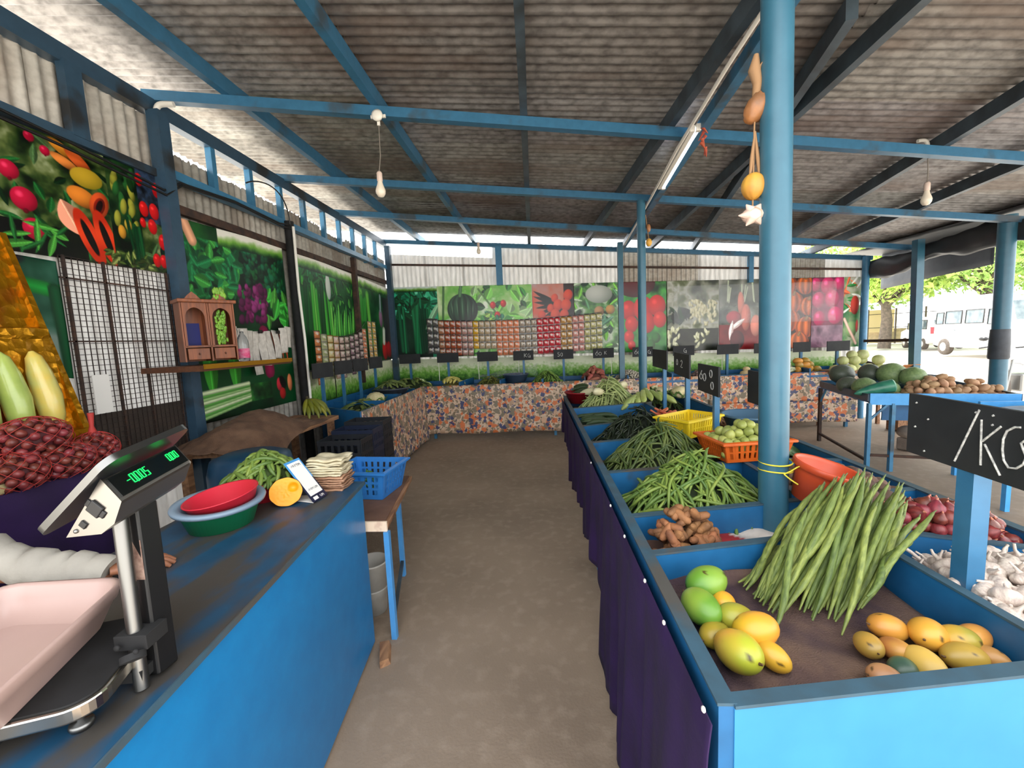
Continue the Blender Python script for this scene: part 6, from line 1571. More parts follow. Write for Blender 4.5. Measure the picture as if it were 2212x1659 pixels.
m3.build('cloth_edge', mat('stained_cream_cloth', (240, 216, 190), (206, 170, 146), 22, 0.9, lo=0.5, hi=0.75), PT)
LEGB = paint('leg_blue_paint', (74, 146, 208), (84, 156, 216), (150, 160, 166), 0.7, 0.4)
for (x, y) in ((-0.80, 1.955), (-0.945, 2.53), (-1.58, 2.0), (-1.60, 2.6)):
    M().bar((x, y, 0.0), (x + (0.0), y, 0.575), 0.027, 0.027, up=(0, 1, 0)).build('leg', LEGB, PT)
M().bar((-0.80, 1.955, 0.10), (-0.945, 2.53, 0.10), 0.02, 0.02).build('stretcher', GREYST, PT)
basket('blue_basket', (-1.06, 2.40, 0.622), 0.35, 0.31, 0.17, BLP, -0.12, 'blue plastic basket with round holes and a few peppers on the plank table', 8, 0.80, 'hole', 0.016, 3)
PEP = mat('pepper_skin', (84, 124, 62), (104, 144, 78), 10, 0.4, rnd=0.15)
ppm = bean_meshes(0.11, 0.012, PEP, 4, 0.8, 8, 'long_pepper')
for k, (x, y, z, d) in enumerate(((-1.10, 2.36, 0.665, (1, .2, 0)), (-1.02, 2.40, 0.665, (1, -.4, .1)), (-1.12, 2.45, 0.66, (.3, 1, 0)), (-1.00, 2.34, 0.67, (.8, .6, 0)), (-1.07, 2.42, 0.70, (-.3, .2, 1)), (-1.035, 2.40, 0.705, (-.45, .1, 1)), (-1.15, 2.38, 0.66, (1, -1, 0)))):
    place('long_pepper', ppm[k % 4], (x, y, z), align(d), 1, 'curved green pepper lying in the blue basket', 'pepper', 'peppers in the blue basket')
t5 = (-0.99, 2.17, 0.0)
o = root('paint_bucket', t5, 'dented white paint bucket under the plank table, standing on another', 'bucket')
M().lathe([(0, .003), (.075, .003), (.085, .15), (.089, .152), (.089, .140), (.085, .138), (.078, 0), (0, 0)], 32, (t5[0], t5[1], 0.155)).build('bucket_body', mat('dirty_white_plastic', (186, 182, 172), (150, 146, 138), 5, 0.5), o)
o = root('paint_bucket', (-1.0, 2.18, 0), 'lower white paint bucket under the plank table', 'bucket')
M().lathe([(0, .003), (.072, .003), (.082, .14), (.088, .146), (.0, .148)], 32, (-1.0, 2.18, 0.0)).build('bucket_body', MATS['dirty_white_plastic'], o)
tag(M().lathe([(0, 0), (.09, 0), (.11, .05), (.12, .055), (.10, .06), (0, .05)], 28, (-1.13, 2.12, 0.0)).build('black_pan', BLACKM), 'black pan on the floor under the plank table', 'pan')

# ---- table with burlap by the left wall
WT = root('produce_table', (-2.2, 3.2, 0), 'wooden table covered with brown burlap beside the left wall', 'table')
M().prism([(-2.46, 2.50), (-1.975, 2.56), (-1.965, 3.86), (-2.46, 3.95)], 0.82, 0.855).build('top', WOOD, WT)
for (x, y) in ((-2.02, 2.62), (-2.02, 3.8), (-2.42, 2.6), (-2.42, 3.85)): M().box((x, y, 0.41), (0.05, 0.05, 0.82)).build('leg', WOOD, WT)
BURL2 = mat('brown_burlap', (122, 92, 70), (92, 66, 50), 9, 0.95, bmp=0.7, bscale=150)
m = M()
def hb(u, v):
    y = 2.42 + 1.22 * u; s = v
    if s < 0.62:
        t = s / 0.62; x = -2.45 + 0.47 * t; z = 0.862 + 0.17 * math.exp(-((y - 3.12) / 0.30) ** 2 - ((x + 2.25) / 0.22) ** 2) + 0.10 * math.exp(-((y - 2.72) / 0.22) ** 2 - ((x + 2.2) / 0.2) ** 2)
    else:
        t = (s - 0.62) / 0.38; x = -1.975 + 0.03 * t + 0.012 * math.sin(y * 22) * t; z = 0.862 - t * (0.24 * max(0, 1 - (u - 0.1) / 0.55) + 0.008)
    z += 0.020 * mnoise.noise(V(x * 9, y * 7, 2)) * (1 if s < 0.6 else 0.3) + 0.012 * mnoise.noise(V(x * 22, y * 16, 5)) * (1 if s < 0.6 else 0)
    return V(x, y, z)
m.grid(hb, 90, 50); tag(m.build('burlap_cover', BURL2, solid=0.004), 'brown burlap thrown over a heap on the table by the left wall', 'burlap')
BANS = mat('banana_skin', (132, 132, 32), (104, 110, 34), 8, 0.5, rnd=0.2)
bnc = root('banana_bunch', (-2.20, 3.80, 0.86), 'bunch of greenish bananas at the foot of the dark round post', 'bananas')
for k in range(9):
    a = -1.25 + 0.27 * k; rw = k % 2
    d = V(math.cos(a * 0.8 - 0.25), math.sin(a * 0.8 - 0.25), 0)
    pts = [V(-2.25, 3.84, 1.02 - 0.02 * rw) + d * (0.17 * math.sin(t * 1.5)) * (1 + .15 * rw) + V(0, 0, -0.13 * t ** 1.7 - 0.02 * rw) for t in [i / 8 for i in range(9)]]
    M().tube(pts, [0.008, 0.014, 0.019, 0.021, 0.021, 0.020, 0.017, 0.011, 0.005], 7).build('banana', BANS, bnc)
M().tube([(-2.25, 3.84, 1.0), (-2.26, 3.85, 1.05)], [0.022, 0.012], 8).build('stalk', mat('banana_stalk', (60, 52, 28), None, 5, 0.8), bnc)
# drum and crates
tag(M().lathe([(0, 0), (0.22, 0), (0.235, 0.05), (0.235, 0.78), (0.215, 0.86), (0.15, 0.885), (0, 0.89)], 36, (-1.80, 2.40, 0)).build('plastic_drum', mat('dark_blue_plastic', (22, 66, 96), (18, 56, 84), 5, 0.4)), 'dark blue plastic drum behind the service counter', 'drum')
CRP = mat('black_crate_plastic', (30, 34, 40), (22, 24, 30), 6, 0.5); CRP2 = mat('navy_crate_plastic', (24, 34, 58), None, 6, 0.45)
def crate(c, wx, wy, h, matl, lab):
    c = V(c); rt = root('plastic_crate', c, lab, 'crate')
    M().box(c + V(0, 0, 0.008), (wx - 0.02, wy - 0.02, 0.012)).build('base', matl, rt)
    for (dx, dy, sx, sy) in ((0, -wy / 2, wx, 0), (0, wy / 2, wx, 0), (-wx / 2, 0, 0, wy), (wx / 2, 0, 0, wy)):
        m = M(); L = sx or sy
        for z, hh in ((0.03, 0.06), (h * 0.45, 0.05), (h * 0.66, 0.03), (h - 0.02, 0.04)): m.box(c + V(dx, dy, z), ((L, 0.012, hh) if sx else (0.012, L, hh)))
        for k in range(7):
            o_ = (k / 6 - 0.5) * (L - 0.03); m.box(c + V(dx + (o_ if sx else 0), dy + (0 if sx else o_), h / 2), ((0.022, 0.010, h - 0.01) if sx else (0.010, 0.022, h - 0.01)))
        m.box(c + V(dx, dy, h * 0.27), ((L * 0.98, 0.006, h * 0.34) if sx else (0.006, L * 0.98, h * 0.34)))
        m.build('side', matl, rt)
    return rt
for k, (y, mt, lab, lab2) in enumerate(((3.34, CRP, 'nearest dark crate of the stepped row beside the floral side cloth', 'lower crate under the nearest dark one'), (3.585, CRP2, 'navy crate in the middle of the stepped row', 'lower crate under the navy one'), (3.83, CRP, 'dark crate with an orange side at the back of the stepped row', 'lower crate under the back dark one'))):
    crate((-1.66, y, 0.39 + 0.03 * k), 0.36, 0.235, 0.36, mt, lab)
    crate((-1.66, y, 0.0), 0.36, 0.235, 0.385 + 0.03 * k, CRP, lab2)
tag(M().box((-1.66, 3.935, 0.62), (0.30, 0.008, 0.12)).build('orange_card', mat('orange_card_print', (170, 84, 40), (140, 66, 34), 8, 0.6)), 'orange printed card standing in the back crate', 'card')

# ------------------------------------------------------------------ left wall things
SH = root('shrine_shelf', (-2.4, 2.9, 1.43), 'narrow brown wooden shelf with a gold edge on the left wall', 'shelf')
SHB = mat('dark_wood', (70, 40, 22), (92, 54, 30), 6, 0.5, stretch=(8, 1, 8))
M().box((-2.30, 2.92, 1.41), (0.42, 0.92, 0.035)).build('board', SHB, SH)
M().box((-2.086, 2.92, 1.421), (0.012, 0.92, 0.03)).build('gold_edge', mat('gold_paint', (190, 140, 40), None, 6, 0.3, 0.8), SH)
TEAK = mat('teak_wood', (138, 72, 28), (104, 52, 20), 5, 0.45, stretch=(1, 6, 1))
TM = root('shrine_cabinet', (-2.36, 2.80, 1.45), 'small carved wooden shrine with two arched niches on the wall shelf', 'shrine')
y0, y1, z0, z1, xf, xb = 2.55, 3.03, 1.452, 1.845, -2.27, -2.45
def arch_front(ya, yb, za, zb, zt):
    pts = [(ya, za)]; 
    return pts
m = M()
m.box((xb, (y0 + y1) / 2, (z0 + z1) / 2), (0.012, y1 - y0, z1 - z0)); m.box(((xf + xb) / 2, y0, (z0 + z1) / 2), (xf - xb, 0.014, z1 - z0)); m.box(((xf + xb) / 2, y1, (z0 + z1) / 2), (xf - xb, 0.014, z1 - z0)); m.box(((xf + xb) / 2, (y0 + y1) / 2, (z0 + z1) / 2), (xf - xb, 0.014, z1 - z0)); m.box(((xf + xb) / 2, (y0 + y1) / 2, z0 + 0.10), (xf - xb, y1 - y0, 0.012))
m.build('carcass', TEAK, TM)
M().box(((xf + xb) / 2 + 0.01, (y0 + y1) / 2, z1 + 0.006), (xf - xb + 0.05, y1 - y0 + 0.05, 0.022)).build('cornice', TEAK, TM, bevel=0.004)
for k in range(2):
    ya = y0 + 0.012 + k * (y1 - y0) / 2; yb = ya + (y1 - y0) / 2 - 0.024; yc = (ya + yb) / 2; hw = (yb - ya) / 2; zs = z0 + 0.27
    m = M()
    N_ = 16; top_ = z1 - 0.004
    arcp = [(yc - 0.8 * hw * math.cos(PI * i / N_), zs + 0.075 * math.sin(PI * i / N_) ** 0.7 + 0.012 * (1 - abs(2 * i / N_ - 1))) for i in range(N_ + 1)]
    for (p, q) in zip(arcp, arcp[1:]): m.hexa([(xf - 0.014, p[0], p[1]), (xf, p[0], p[1]), (xf, q[0], q[1]), (xf - 0.014, q[0], q[1]), (xf - 0.014, p[0], top_), (xf, p[0], top_), (xf, q[0], top_), (xf - 0.014, q[0], top_)])
    for s in (-1, 1): m.box((xf - 0.007, yc + s * 0.9 * hw, (z0 + 0.1 + top_) / 2), (0.014, hw * 0.2, top_ - z0 - 0.1))
    m.build('arch', TEAK, TM)
    m = M(); m.extr([(xf - 0.03, yc - 0.075, z1 + 0.017), (xf - 0.03, yc + 0.075, z1 + 0.017), (xf - 0.03, yc + 0.04, z1 + 0.045), (xf - 0.03, yc, z1 + 0.068), (xf - 0.03, yc - 0.04, z1 + 0.045)], (0.015, 0, 0)); m.build('pediment', TEAK, TM)
    dr = M().box((xf - 0.003, yc, z0 + 0.05), (0.012, hw * 1.8, 0.075)).build('drawer', TEAK, TM, bevel=0.003)
    M().ell((xf + 0.008, yc, z0 + 0.05), (0.008, 0.008, 0.008)).build('knob', SHB, dr)
    if k == 0: M().box((xb + 0.012, yc, z0 + 0.185), (0.006, hw * 1.5, 0.15)).build('backing', mat('deep_blue_card', (20, 30, 110), None, 5, 0.6), TM)
GAL = mat('garland_leaf', (130, 176, 56), (96, 140, 44), 20, 0.5, rnd=0.1)
m = M(); rr = random.Random(140)
for i in range(90):
    y = 2.905 + rr.uniform(-.045, .045); z = z0 + 0.12 + rr.uniform(0, .215); p = V(xf - 0.03 + rr.uniform(0, .02), y, z)
    m.ell(p, (0.007, 0.013, 0.016), euler(rr.uniform(-1, 1), rr.uniform(-.5, .5), 0), 7, 5)
for i in range(26):
    p = V(xf - 0.02, 2.915 + rr.uniform(-.05, .06), z1 + 0.03 + rr.uniform(0, .075)); m.ell(p, (0.01, 0.016, 0.016), euler(rr.uniform(-1, 1), 0, 0), 7, 5)
gl = tag(m.build('leaf_garland', GAL, origin=TM.location.copy()), 'bright green leaf garland in the right niche of the shrine', 'garland')
for q in (TM, gl): q.rotation_euler = (0, 0, -0.62); q.location = (-2.27, 2.745, 1.45); q.scale = (0.8, 0.62, 1.0)
BT = root('water_bottle', (-2.33, 3.15, 1.43), 'clear plastic bottle with a pink label on the wall shelf', 'bottle')
BB = M().lathe([(0, 0), (.040, 0), (.042, .02), (.042, .13), (.040, .16), (.030, .19), (.014, .215), (.014, .232), (0, .232)], 24, (-2.33, 3.15, 1.43)).build('bottle_body', mat('clear_plastic', (226, 230, 232), None, 5, 0.08, trans=0.85), BT)
M().lathe([(.0435, .025), (.0435, .10)], 24, (-2.33, 3.15, 1.43)).build('bottle_label', mat('pink_label', (236, 70, 130), (240, 150, 180), 30, 0.5), BB)
M().lathe([(0, .232), (.016, .232), (.016, .250), (0, .250)], 18, (-2.33, 3.15, 1.43)).build('cap', WHITEP, BT)
PAPR = mat('paper_slips', (222, 216, 206), (196, 190, 180), 26, 0.8)
rr = random.Random(150)
words_ = ('first', 'second', 'third', 'fourth', 'fifth', 'sixth', 'seventh', 'eighth', 'ninth')
for k in range(9):
    y = 3.19 + k * 0.092; hgt = (0.26, 0.22, 0.30, 0.38, 0.30, 0.28, 0.26, 0.24, 0.20)[k]; zt = 1.715 - 0.05 * math.sin(k / 8 * PI) + 0.02 * k / 8
    m = M()
    def pp(u, v, y=y, hgt=hgt, zt=zt, k=k): return V(LX + 0.075 + 0.014 * math.sin(v * 3 + k) + 0.012 * u * math.sin(k * 2) + 0.01 * v, y + 0.105 * u + 0.01 * v * math.sin(k), zt - hgt * v + 0.01 * u * math.sin(k * 3))
    m.grid(pp, 6, 10); tag(m.build('paper_slip', PAPR, solid=0.002), '%s white slip of paper pinned in the row right of the shrine' % words_[k], 'paper', 'paper slips pinned on the left wall')
for (y, k) in ((3.55, 0), (3.80, 1)): tag(M().box((LX + 0.10, y, 1.675), (0.012, 0.045, 0.03)).build('bulldog_clip', BLACK), ('black clip on the left half of the paper row', 'black clip on the right half of the paper row')[k], 'clip', 'clips on the paper row')
# wire mesh grille beside the gold rack
GRL = root('wire_grille', (LX, 2.4, 1.0), 'rusty welded wire mesh over the left wall opening', 'grille')
m = M()
for i in range(22): y = 2.095 + i * 0.0315; m.bar((LX + 0.035, y, 0.70), (LX + 0.035, y, 2.05), 0.0035, 0.0035, up=(0, 1, 0))
for i in range(44): z = 0.72 + i * 0.031; m.bar((LX + 0.038, 2.09, z), (LX + 0.038, 2.76, z), 0.003, 0.003)
m.build('wires', mat('dark_wire', (50, 40, 36), None, 5, 0.7, 0.3), GRL)
m = M()
for y in (2.12, 2.33, 2.52, 2.74): m.box((LX + 0.03, y, 1.40), (0.014, 0.009, 1.32))
for z in (1.94, 1.60): m.box((LX + 0.03, 2.42, z), (0.014, 0.66, 0.008))
m.build('bars', RUST, GRL)
tag(M().box((LX + 0.016, 2.43, 0.93), (0.012, 0.70, 0.50)).build('hardboard_panel', mat('dark_hardboard', (66, 54, 46), (52, 44, 38), 8, 0.85)), 'dark board behind the lower part of the wire mesh', 'board')
tag(M().box((LX + 0.05, 2.205, 1.30), (0.006, 0.09, 0.22)).build('white_card', CARDW), 'plain white card hung on the wire mesh', 'card')
# gold foil rack with gourds
GR = root('gold_rack', (-2.25, 1.3, 1.1), 'stepped rack wrapped in crinkled gold foil at the left edge', 'rack')
mg, nt, b, out = nodes('gold_foil'); MATS['gold_foil'] = mg
b.inputs['Base Color'].default_value = (*lin((206, 150, 24)), 1); b.inputs['Metallic'].default_value = 0.75; b.inputs['Roughness'].default_value = 0.28
nz = tex(nt, 'ShaderNodeTexNoise', 14, 6); vr = tex(nt, 'ShaderNodeTexVoronoi', 22); bump(nt, b, mixc(nt, 0.5, nz.outputs[0], vr.outputs['Distance']), 0.9, 0.02)
f = ramp(nt, tex(nt, 'ShaderNodeTexNoise', 5, 3, stretch=(1, 1, .4)).outputs[0], [(0.6, lin((176, 122, 14))), (0.72, lin((150, 44, 18)))]); nt.links.new(f, b.inputs['Base Color'])
prof = [(-2.085, 1.16), (-2.085, 1.185), (-2.145, 1.195), (-2.205, 1.60), (-2.20, 1.615), (-2.20, 1.645), (-2.26, 1.655), (-2.37, 2.06), (-2.42, 2.06), (-2.42, 1.10), (-2.085, 1.10)]
m = M(); ys = [0.85 + 0.9 * i / 36 for i in range(37)]
vs = []
for y in ys:
    for (x, z) in prof: vs.append(V(x + 0.006 * mnoise.noise(V(x * 20, y * 16, z * 16)), y, z + 0.006 * mnoise.noise(V(x * 20 + 5, y * 16, z * 16))))
n = len(prof); m.add(vs, [(i * n + k, i * n + (k + 1) % n, (i + 1) * n + (k + 1) % n, (i + 1) * n + k) for i in range(36) for k in range(n)], 0, False)
m.add(vs[:n], [tuple(range(n))]); m.add(vs[-n:], [tuple(range(n - 1, -1, -1))]); m.build('foil_body', mg, GR)
m = M(); m.bar((-2.10, 1.762, 1.10), (-2.385, 1.762, 2.07), 0.025, 0.05, up=(1, 0, 0.3)); m.build('foil_end', mg, GR)
GC = [((196, 204, 130), (160, 180, 90)), ((170, 186, 96), (150, 170, 84)), ((206, 180, 84), (190, 190, 110))]
for k, (y, lab) in enumerate(((1.425, 'pale green gourd at the left edge of the gold rack'), (1.535, 'green gourd in the middle of the three on the gold rack'), (1.645, 'yellowish gourd at the right on the gold rack'))):
    m = M().tube([V(-2.165, y + 0.02 * 0, 1.545), V(-2.160, y + 0.002, 1.52), V(-2.150, y + 0.006, 1.45), V(-2.135, y + 0.012, 1.35), V(-2.125, y + 0.012, 1.26), V(-2.118, y + 0.012, 1.225), V(-2.115, y + 0.012, 1.198)], [0.008, 0.026, 0.040, 0.046, 0.040, 0.026, 0.010], 18)
    tag(m.build('wrapped_gourd', mat('gourd_%s' % ('pale', 'green', 'yellow')[k], GC[k][0], GC[k][1], 12, 0.3, coat=0.4)), lab, 'gourd', 'gourds on the gold rack')
# covered stand with onion nets
PS = root('covered_stand', (-2.2, 1.3, 0), 'stand along the left wall draped with dark purple cloth', 'stand')
M().box((-2.24, 1.25, 1.0), (0.56, 0.96, 0.03)).build('stand_top', SHB, PS)
for (x, y) in ((-2.0, 0.82), (-2.0, 1.68), (-2.48, 0.82), (-2.48, 1.68)): M().box((x, y, 0.49), (0.04, 0.04, 0.98)).build('leg', STEEL, PS)
m = M()
def pcl(u, v):
    a = u * 2.0
    if a <= 1.0: x, y = -1.945, 0.75 + 1.0 * a
    else: x, y = -1.945 - 0.58 * (a - 1.0), 1.752
    k = v * 0.025 * math.sin(u * 60); 
    return V(x + (k + 0.02 * v if a <= 1 else 0), y + (k + 0.01 * v if a > 1 else 0), 1.022 - 0.96 * v)
m.grid(pcl, 120, 12); m.grid(lambda u, v: V(-2.52 + 0.575 * u, 0.75 + 1.0 * v, 1.021), 6, 6)
ob = tag(m.build('purple_cover', PURP, solid=0.002), 'dark purple cloth draped over the stand by the left wall', 'cloth')
NET = mat('red_net', (170, 50, 44), None, 5, 0.7)
def net_bag(c, rx, ry, rz, lab, nr, tie=False):
    c = V(c); rt = root('onion_net', c - V(0, 0, rz), lab, 'net bag', 'net bags of small onions')
    r = random.Random(int(c.y * 1000)); n = 0; tries = []
    gold = PI * (3 - math.sqrt(5))
    for i in range(nr):
        t = 1 - 2 * (i + 0.5) / nr; q = math.sqrt(1 - t * t); a = gold * i
        p = c + V(rx * q * math.cos(a), ry * q * math.sin(a), rz * t) * (0.93 + 0.08 * r.random())
        o = bpy.data.objects.new('onion', NETON[i % 3]); COL.objects.link(o); o.parent = rt
        mw = euler(r.uniform(-1, 1), r.uniform(-1, 1), r.uniform(0, 6)).to_4x4(); mw.translation = p - rt.location; o.matrix_local = mw
    M().ell(c, (rx * 0.88, ry * 0.88, rz * 0.88), None, 20, 14).build('filling', mat('onion_dark', (84, 30, 34), (60, 22, 26), 14, 0.7), rt)
    m = M()
    for s in (-1, 1):
        for k in range(9):
            pts = []
            for i in range(25):
                t = i / 24; z = math.cos(PI * t); q = math.sin(PI * t); a = k * 2 * PI / 9 + s * t * 3
                pts.append(c + V((rx + .016) * q * math.cos(a), (ry + .016) * q * math.sin(a), (rz + .014) * z))
            m.tube(pts, 0.0012, 4)
    if tie: m.tube([c + V(0, 0, rz), c + V(0.0, 0.0, rz + 0.04), c + V(0.004, 0.0, rz + 0.10)], [0.02, 0.008, 0.012], 8)
    m.build('net', NET, rt)
NETON = [M().ell((0, 0, 0), (0.0185, 0.0165, 0.016), None, 10, 8).mesh('onion', [mat('net_onion_skin', (132, 58, 52), (96, 34, 34), 14, 0.4, rnd=0.2)]) for k in range(3)]
net_bag((-2.03, 1.50, 1.195), 0.085, 0.115, 0.075, 'net of small red onions, top of the heap by the gold rack', 70)
net_bag((-2.00, 1.56, 1.085), 0.085, 0.105, 0.065, 'net of small red onions, right in the lower row', 66)
net_bag((-2.00, 1.40, 1.085), 0.085, 0.09, 0.065, 'net of small red onions, left in the lower row at the frame edge', 60)
net_bag((-2.045, 1.735, 1.09), 0.072, 0.072, 0.068, 'round tied net of small red onions nearest the wire mesh', 48, True)
tag(M().ell((-1.985, 1.335, 1.055), (0.03, 0.05, 0.035), None, 16, 12, 0, lambda d, ph, th: 1 + 0.1 * mnoise.noise(d * 4)).build('white_bulb', mat('cream_bulb', (206, 190, 140), (186, 170, 120), 10, 0.6)), 'cream coloured bulb beside the onion nets at the left edge', 'bulb')
# ------------------------------------------------------------------ stands at the open side
ST = root('potato_stand', (4.0, 4.9, 0), 'blue steel framed stand with potatoes and melons at the open side', 'table')
A_, B2, C_, D_ = V(3.33, 4.43, 0), V(4.40, 4.10, 0), V(4.92, 5.44, 0), V(3.63, 5.64, 0)
SKY = paint('bright_blue_paint', (64, 150, 214), (76, 160, 222), (60, 110, 150), 0.72, 0.4)
M().prism([(p.x, p.y) for p in (A_, B2, C_, D_)], 0.70, 0.72).build('bed', BLUED, ST)
for (p, q, z0, z1, mt, nm_) in ((A_, B2, 0.685, 0.80, SKY, 'front_rail'), (B2, C_, 0.72, 0.80, DARKST, 'right_rail'), (C_, D_, 0.72, 0.80, STEEL, 'back_rail'), (D_, A_, 0.72, 0.79, DARKST, 'left_rail')):
    M().wall(p, q, z0, z1, 0.03).build(nm_, mt, ST)
for p, mt in ((A_, STEEL), (B2, STEEL), (C_, RUST), (D_, RUST), (A_.lerp(B2, 0.17), STEEL), (A_.lerp(B2, 0.62), SKY)):
    M().bar((p.x, p.y, 0), (p.x, p.y, 0.70), 0.035, 0.035, up=(0, 1, 0)).build('leg', mt, ST)
M().bar((D_.x, D_.y, 0.10), (A_.x, A_.y, 0.10), 0.025, 0.025).build('stretcher', RUST, ST)
M().bar((A_.x, A_.y, 0.16), (B2.x, B2.y, 0.16), 0.025, 0.025).build('stretcher', RUST, ST)
for (p, q) in ((A_, B2), (D_, A_)):
    d = (q - p).normalized(); M().bar((p.x, p.y, 0.52), (p.x + d.x * 0.16, p.y + d.y * 0.16, 0.70), 0.02, 0.02).build('brace', STEEL, ST)
M().wall(A_ + V(0.20, 0.10, 0), A_ + V(0.75, -0.06, 0), 0.50, 0.66, 0.02).build('under_bin', BLUED, ST)
WML = mat('watermelon_rind', (92, 100, 82), (62, 70, 60), 6, 0.45, rnd=0.2, stretch=(1, 4, 4)); WMG = mat('green_melon_rind', (130, 150, 96), (104, 128, 80), 6, 0.5, rnd=0.15)
def wm(matl, sx=1.25): return M().ell((0, 0, 0), (sx, 1, 0.95), None, 24, 16, 0, lambda d, ph, th: 1 + 0.015 * math.cos(8 * math.atan2(d.z, d.y))).mesh('melon', [matl])
ma, mb_ = wm(WML), wm(WMG, 1.05)
for k, (x, y, z, s, me, a, lab) in enumerate(((3.72, 5.40, 0.90, 0.125, ma, 0.5, 'dark long melon at the far left corner of the stand, upper row'), (3.55, 5.05, 0.81, 0.10, ma, 0.3, 'dark melon in the lower row by the left rail of the stand'), (3.82, 5.10, 0.93, 0.115, wm(WML, 0.95), 0, 'dark ribbed round melon between the long dark one and the big green one'),
      (3.52, 4.76, 0.815, 0.115, mb_, 0.7, 'light green melon in the lower row of the stand'), (3.92, 4.92, 0.93, 0.135, mb_, 0.2, 'biggest grey-green melon on top of the stand'), (3.98, 4.72, 0.915, 0.115, mb_, 1.0, 'round bright green melon right of the biggest one'), (3.70, 4.66, 0.80, 0.09, mb_, 0.3, 'small green melon behind the teal green long one'), (4.22, 5.16, 0.83, 0.11, ma, 1.2, 'dark melon hidden at the back of the stand'))):
    place('melon', me, (x, y, z), euler(0.1, 0.05, a), s, lab, 'melon', 'melons on the stand')
PLK = root('winter_melon', (3.55, 4.53, 0.80), 'long teal green winter melon lying across the front of the stand', 'melon')
m = M(); pth = [V(3.30, 4.60, 0.775), V(3.34, 4.59, 0.785), V(3.42, 4.57, 0.81), V(3.52, 4.54, 0.84), V(3.61, 4.51, 0.86)]
m.tube(pth, [0.006, 0.03, 0.05, 0.062, 0.068], 20, caps=False); m.build('rind', mat('teal_rind', (34, 104, 84), (70, 140, 112), 4, 0.35, stretch=(1, 5, 5)), PLK)
d = (pth[-1] - pth[-2]).normalized(); m = M(); m.tube([pth[-1], pth[-1] + d * 0.012, pth[-1] + d * 0.02], [0.068, 0.06, 0.001], 20); m.build('cut_face', mat('pale_melon_flesh', (150, 190, 160), (60, 120, 96), 12, 0.5), PLK)
PTM = mat('potato_skin', (186, 150, 112), (158, 122, 90), 10, 0.7, rnd=0.15, bmp=0.2)
pm_ = [M().ell((0, 0, 0), (0.055, 0.042, 0.038), None, 14, 10, 0, lambda d, ph, th, k=k: 1 + 0.13 * mnoise.noise(d * 1.8 + V(k, 0, 0))).mesh('potato', [PTM]) for k in range(4)]
for lay, (rx, ry) in enumerate(((0.30, 0.26), (0.25, 0.21), (0.18, 0.15), (0.10, 0.08))):
    pile_balls('potato', pm_, 0.076, 3.98 + 0.02 * lay, 4.52, rx, ry, 0.02, 0.715 + 0.052 * lay, 'large tan potato in the heap beside the melons', 'potato', 'potatoes beside the melons', seed=160 + lay, sc=(0.75, 0.95), clip=lambda x, y: y > 4.27 + (3.85 - x) * 0.31)
for lay, (rx, ry) in enumerate(((0.20, 0.19), (0.16, 0.13), (0.09, 0.07))):
    pile_balls('potato', pm_, 0.075, 4.38, 4.42 + 0.02 * lay, rx, ry, 0.02, 0.715 + 0.055 * lay, 'brown potato in the second heap right of the first, above the near chalk board', 'potato', 'potatoes of the second heap', seed=170 + lay, sc=(0.7, 0.9))
GC_ = mat('grey_crate_plastic', (150, 160, 168), None, 6, 0.5)
c_ = crate((4.45, 5.22, 0.72), 0.42, 0.26, 0.15, GC_, 'pale grey slatted crate at the back of the stand')
# second stand in front: blue bin with brown produce and tarpaulin
S2 = root('tarp_stand', (4.1, 3.5, 0), 'low blue stand with a grey-blue tarpaulin behind the near chalk board', 'table')
m = M().prism([(3.55, 3.35), (4.6, 3.0), (4.9, 3.85), (3.95, 3.98)], 0.66, 0.70); m.build('bed', BLUED, S2)
M().wall((3.95, 4.00), (4.9, 3.87), 0.66, 0.76, 0.025).build('back_rail', SKY, S2)
for (x, y) in ((3.58, 3.38), (4.57, 3.03), (4.86, 3.82), (3.97, 3.95)): M().box((x, y, 0.33), (0.035, 0.035, 0.66)).build('leg', SKY, S2)
m = M()
m.grid(lambda u, v: V(3.70 + 1.12 * u + 0.16 * v, 3.30 + 0.55 * v - 0.28 * u, 0.715 + 0.06 * abs(mnoise.noise(V(u * 3, v * 3, 2))) + 0.05 * math.sin(u * 3.1) * v), 30, 20)
tag(m.build('tarpaulin', mat('grey_blue_tarp', (110, 136, 160), (84, 108, 134), 4, 0.5, bmp=0.3), solid=0.003), 'crumpled grey-blue tarpaulin on the stand behind the near chalk board', 'tarpaulin')
STN = mat('grey_stone', (150, 136, 124), (120, 108, 98), 8, 0.9, bmp=0.4)
tag(M().box((4.30, 5.12, 0.075), (0.16, 0.15, 0.15), 0.3).build('stone_block', STN, bevel=0.02), 'grey stone block on the ground under the potato stand', 'stone')
tag(M().ell((4.27, 5.10, 0.225), (0.10, 0.09, 0.075), None, 16, 12, 0, lambda d, ph, th: 1 + 0.1 * mnoise.noise(d * 2)).build('stone', STN), 'rounded stone resting on the stone block', 'stone')
o = root('carton', (4.95, 6.55, 0.8), 'open orange-brown carton beside the corner post', 'carton')
CAR = mat('carton_board', (216, 150, 96), (200, 136, 86), 6, 0.8)
M().box((5.02, 6.10, 0.84), (0.20, 0.14, 0.10), 0.3).build('box_body', CAR, o); M().add([(4.92, 6.06, 0.89), (5.10, 6.02, 0.89), (5.12, 5.96, 0.93), (4.94, 6.0, 0.93)], [(0, 1, 2, 3)]).build('flap', CAR, o, solid=0.004)
tag(M().box((5.02, 6.10, 0.395), (0.24, 0.2, 0.79)).build('wooden_box', WOOD), 'wooden box carrying the carton at the open side', 'box')
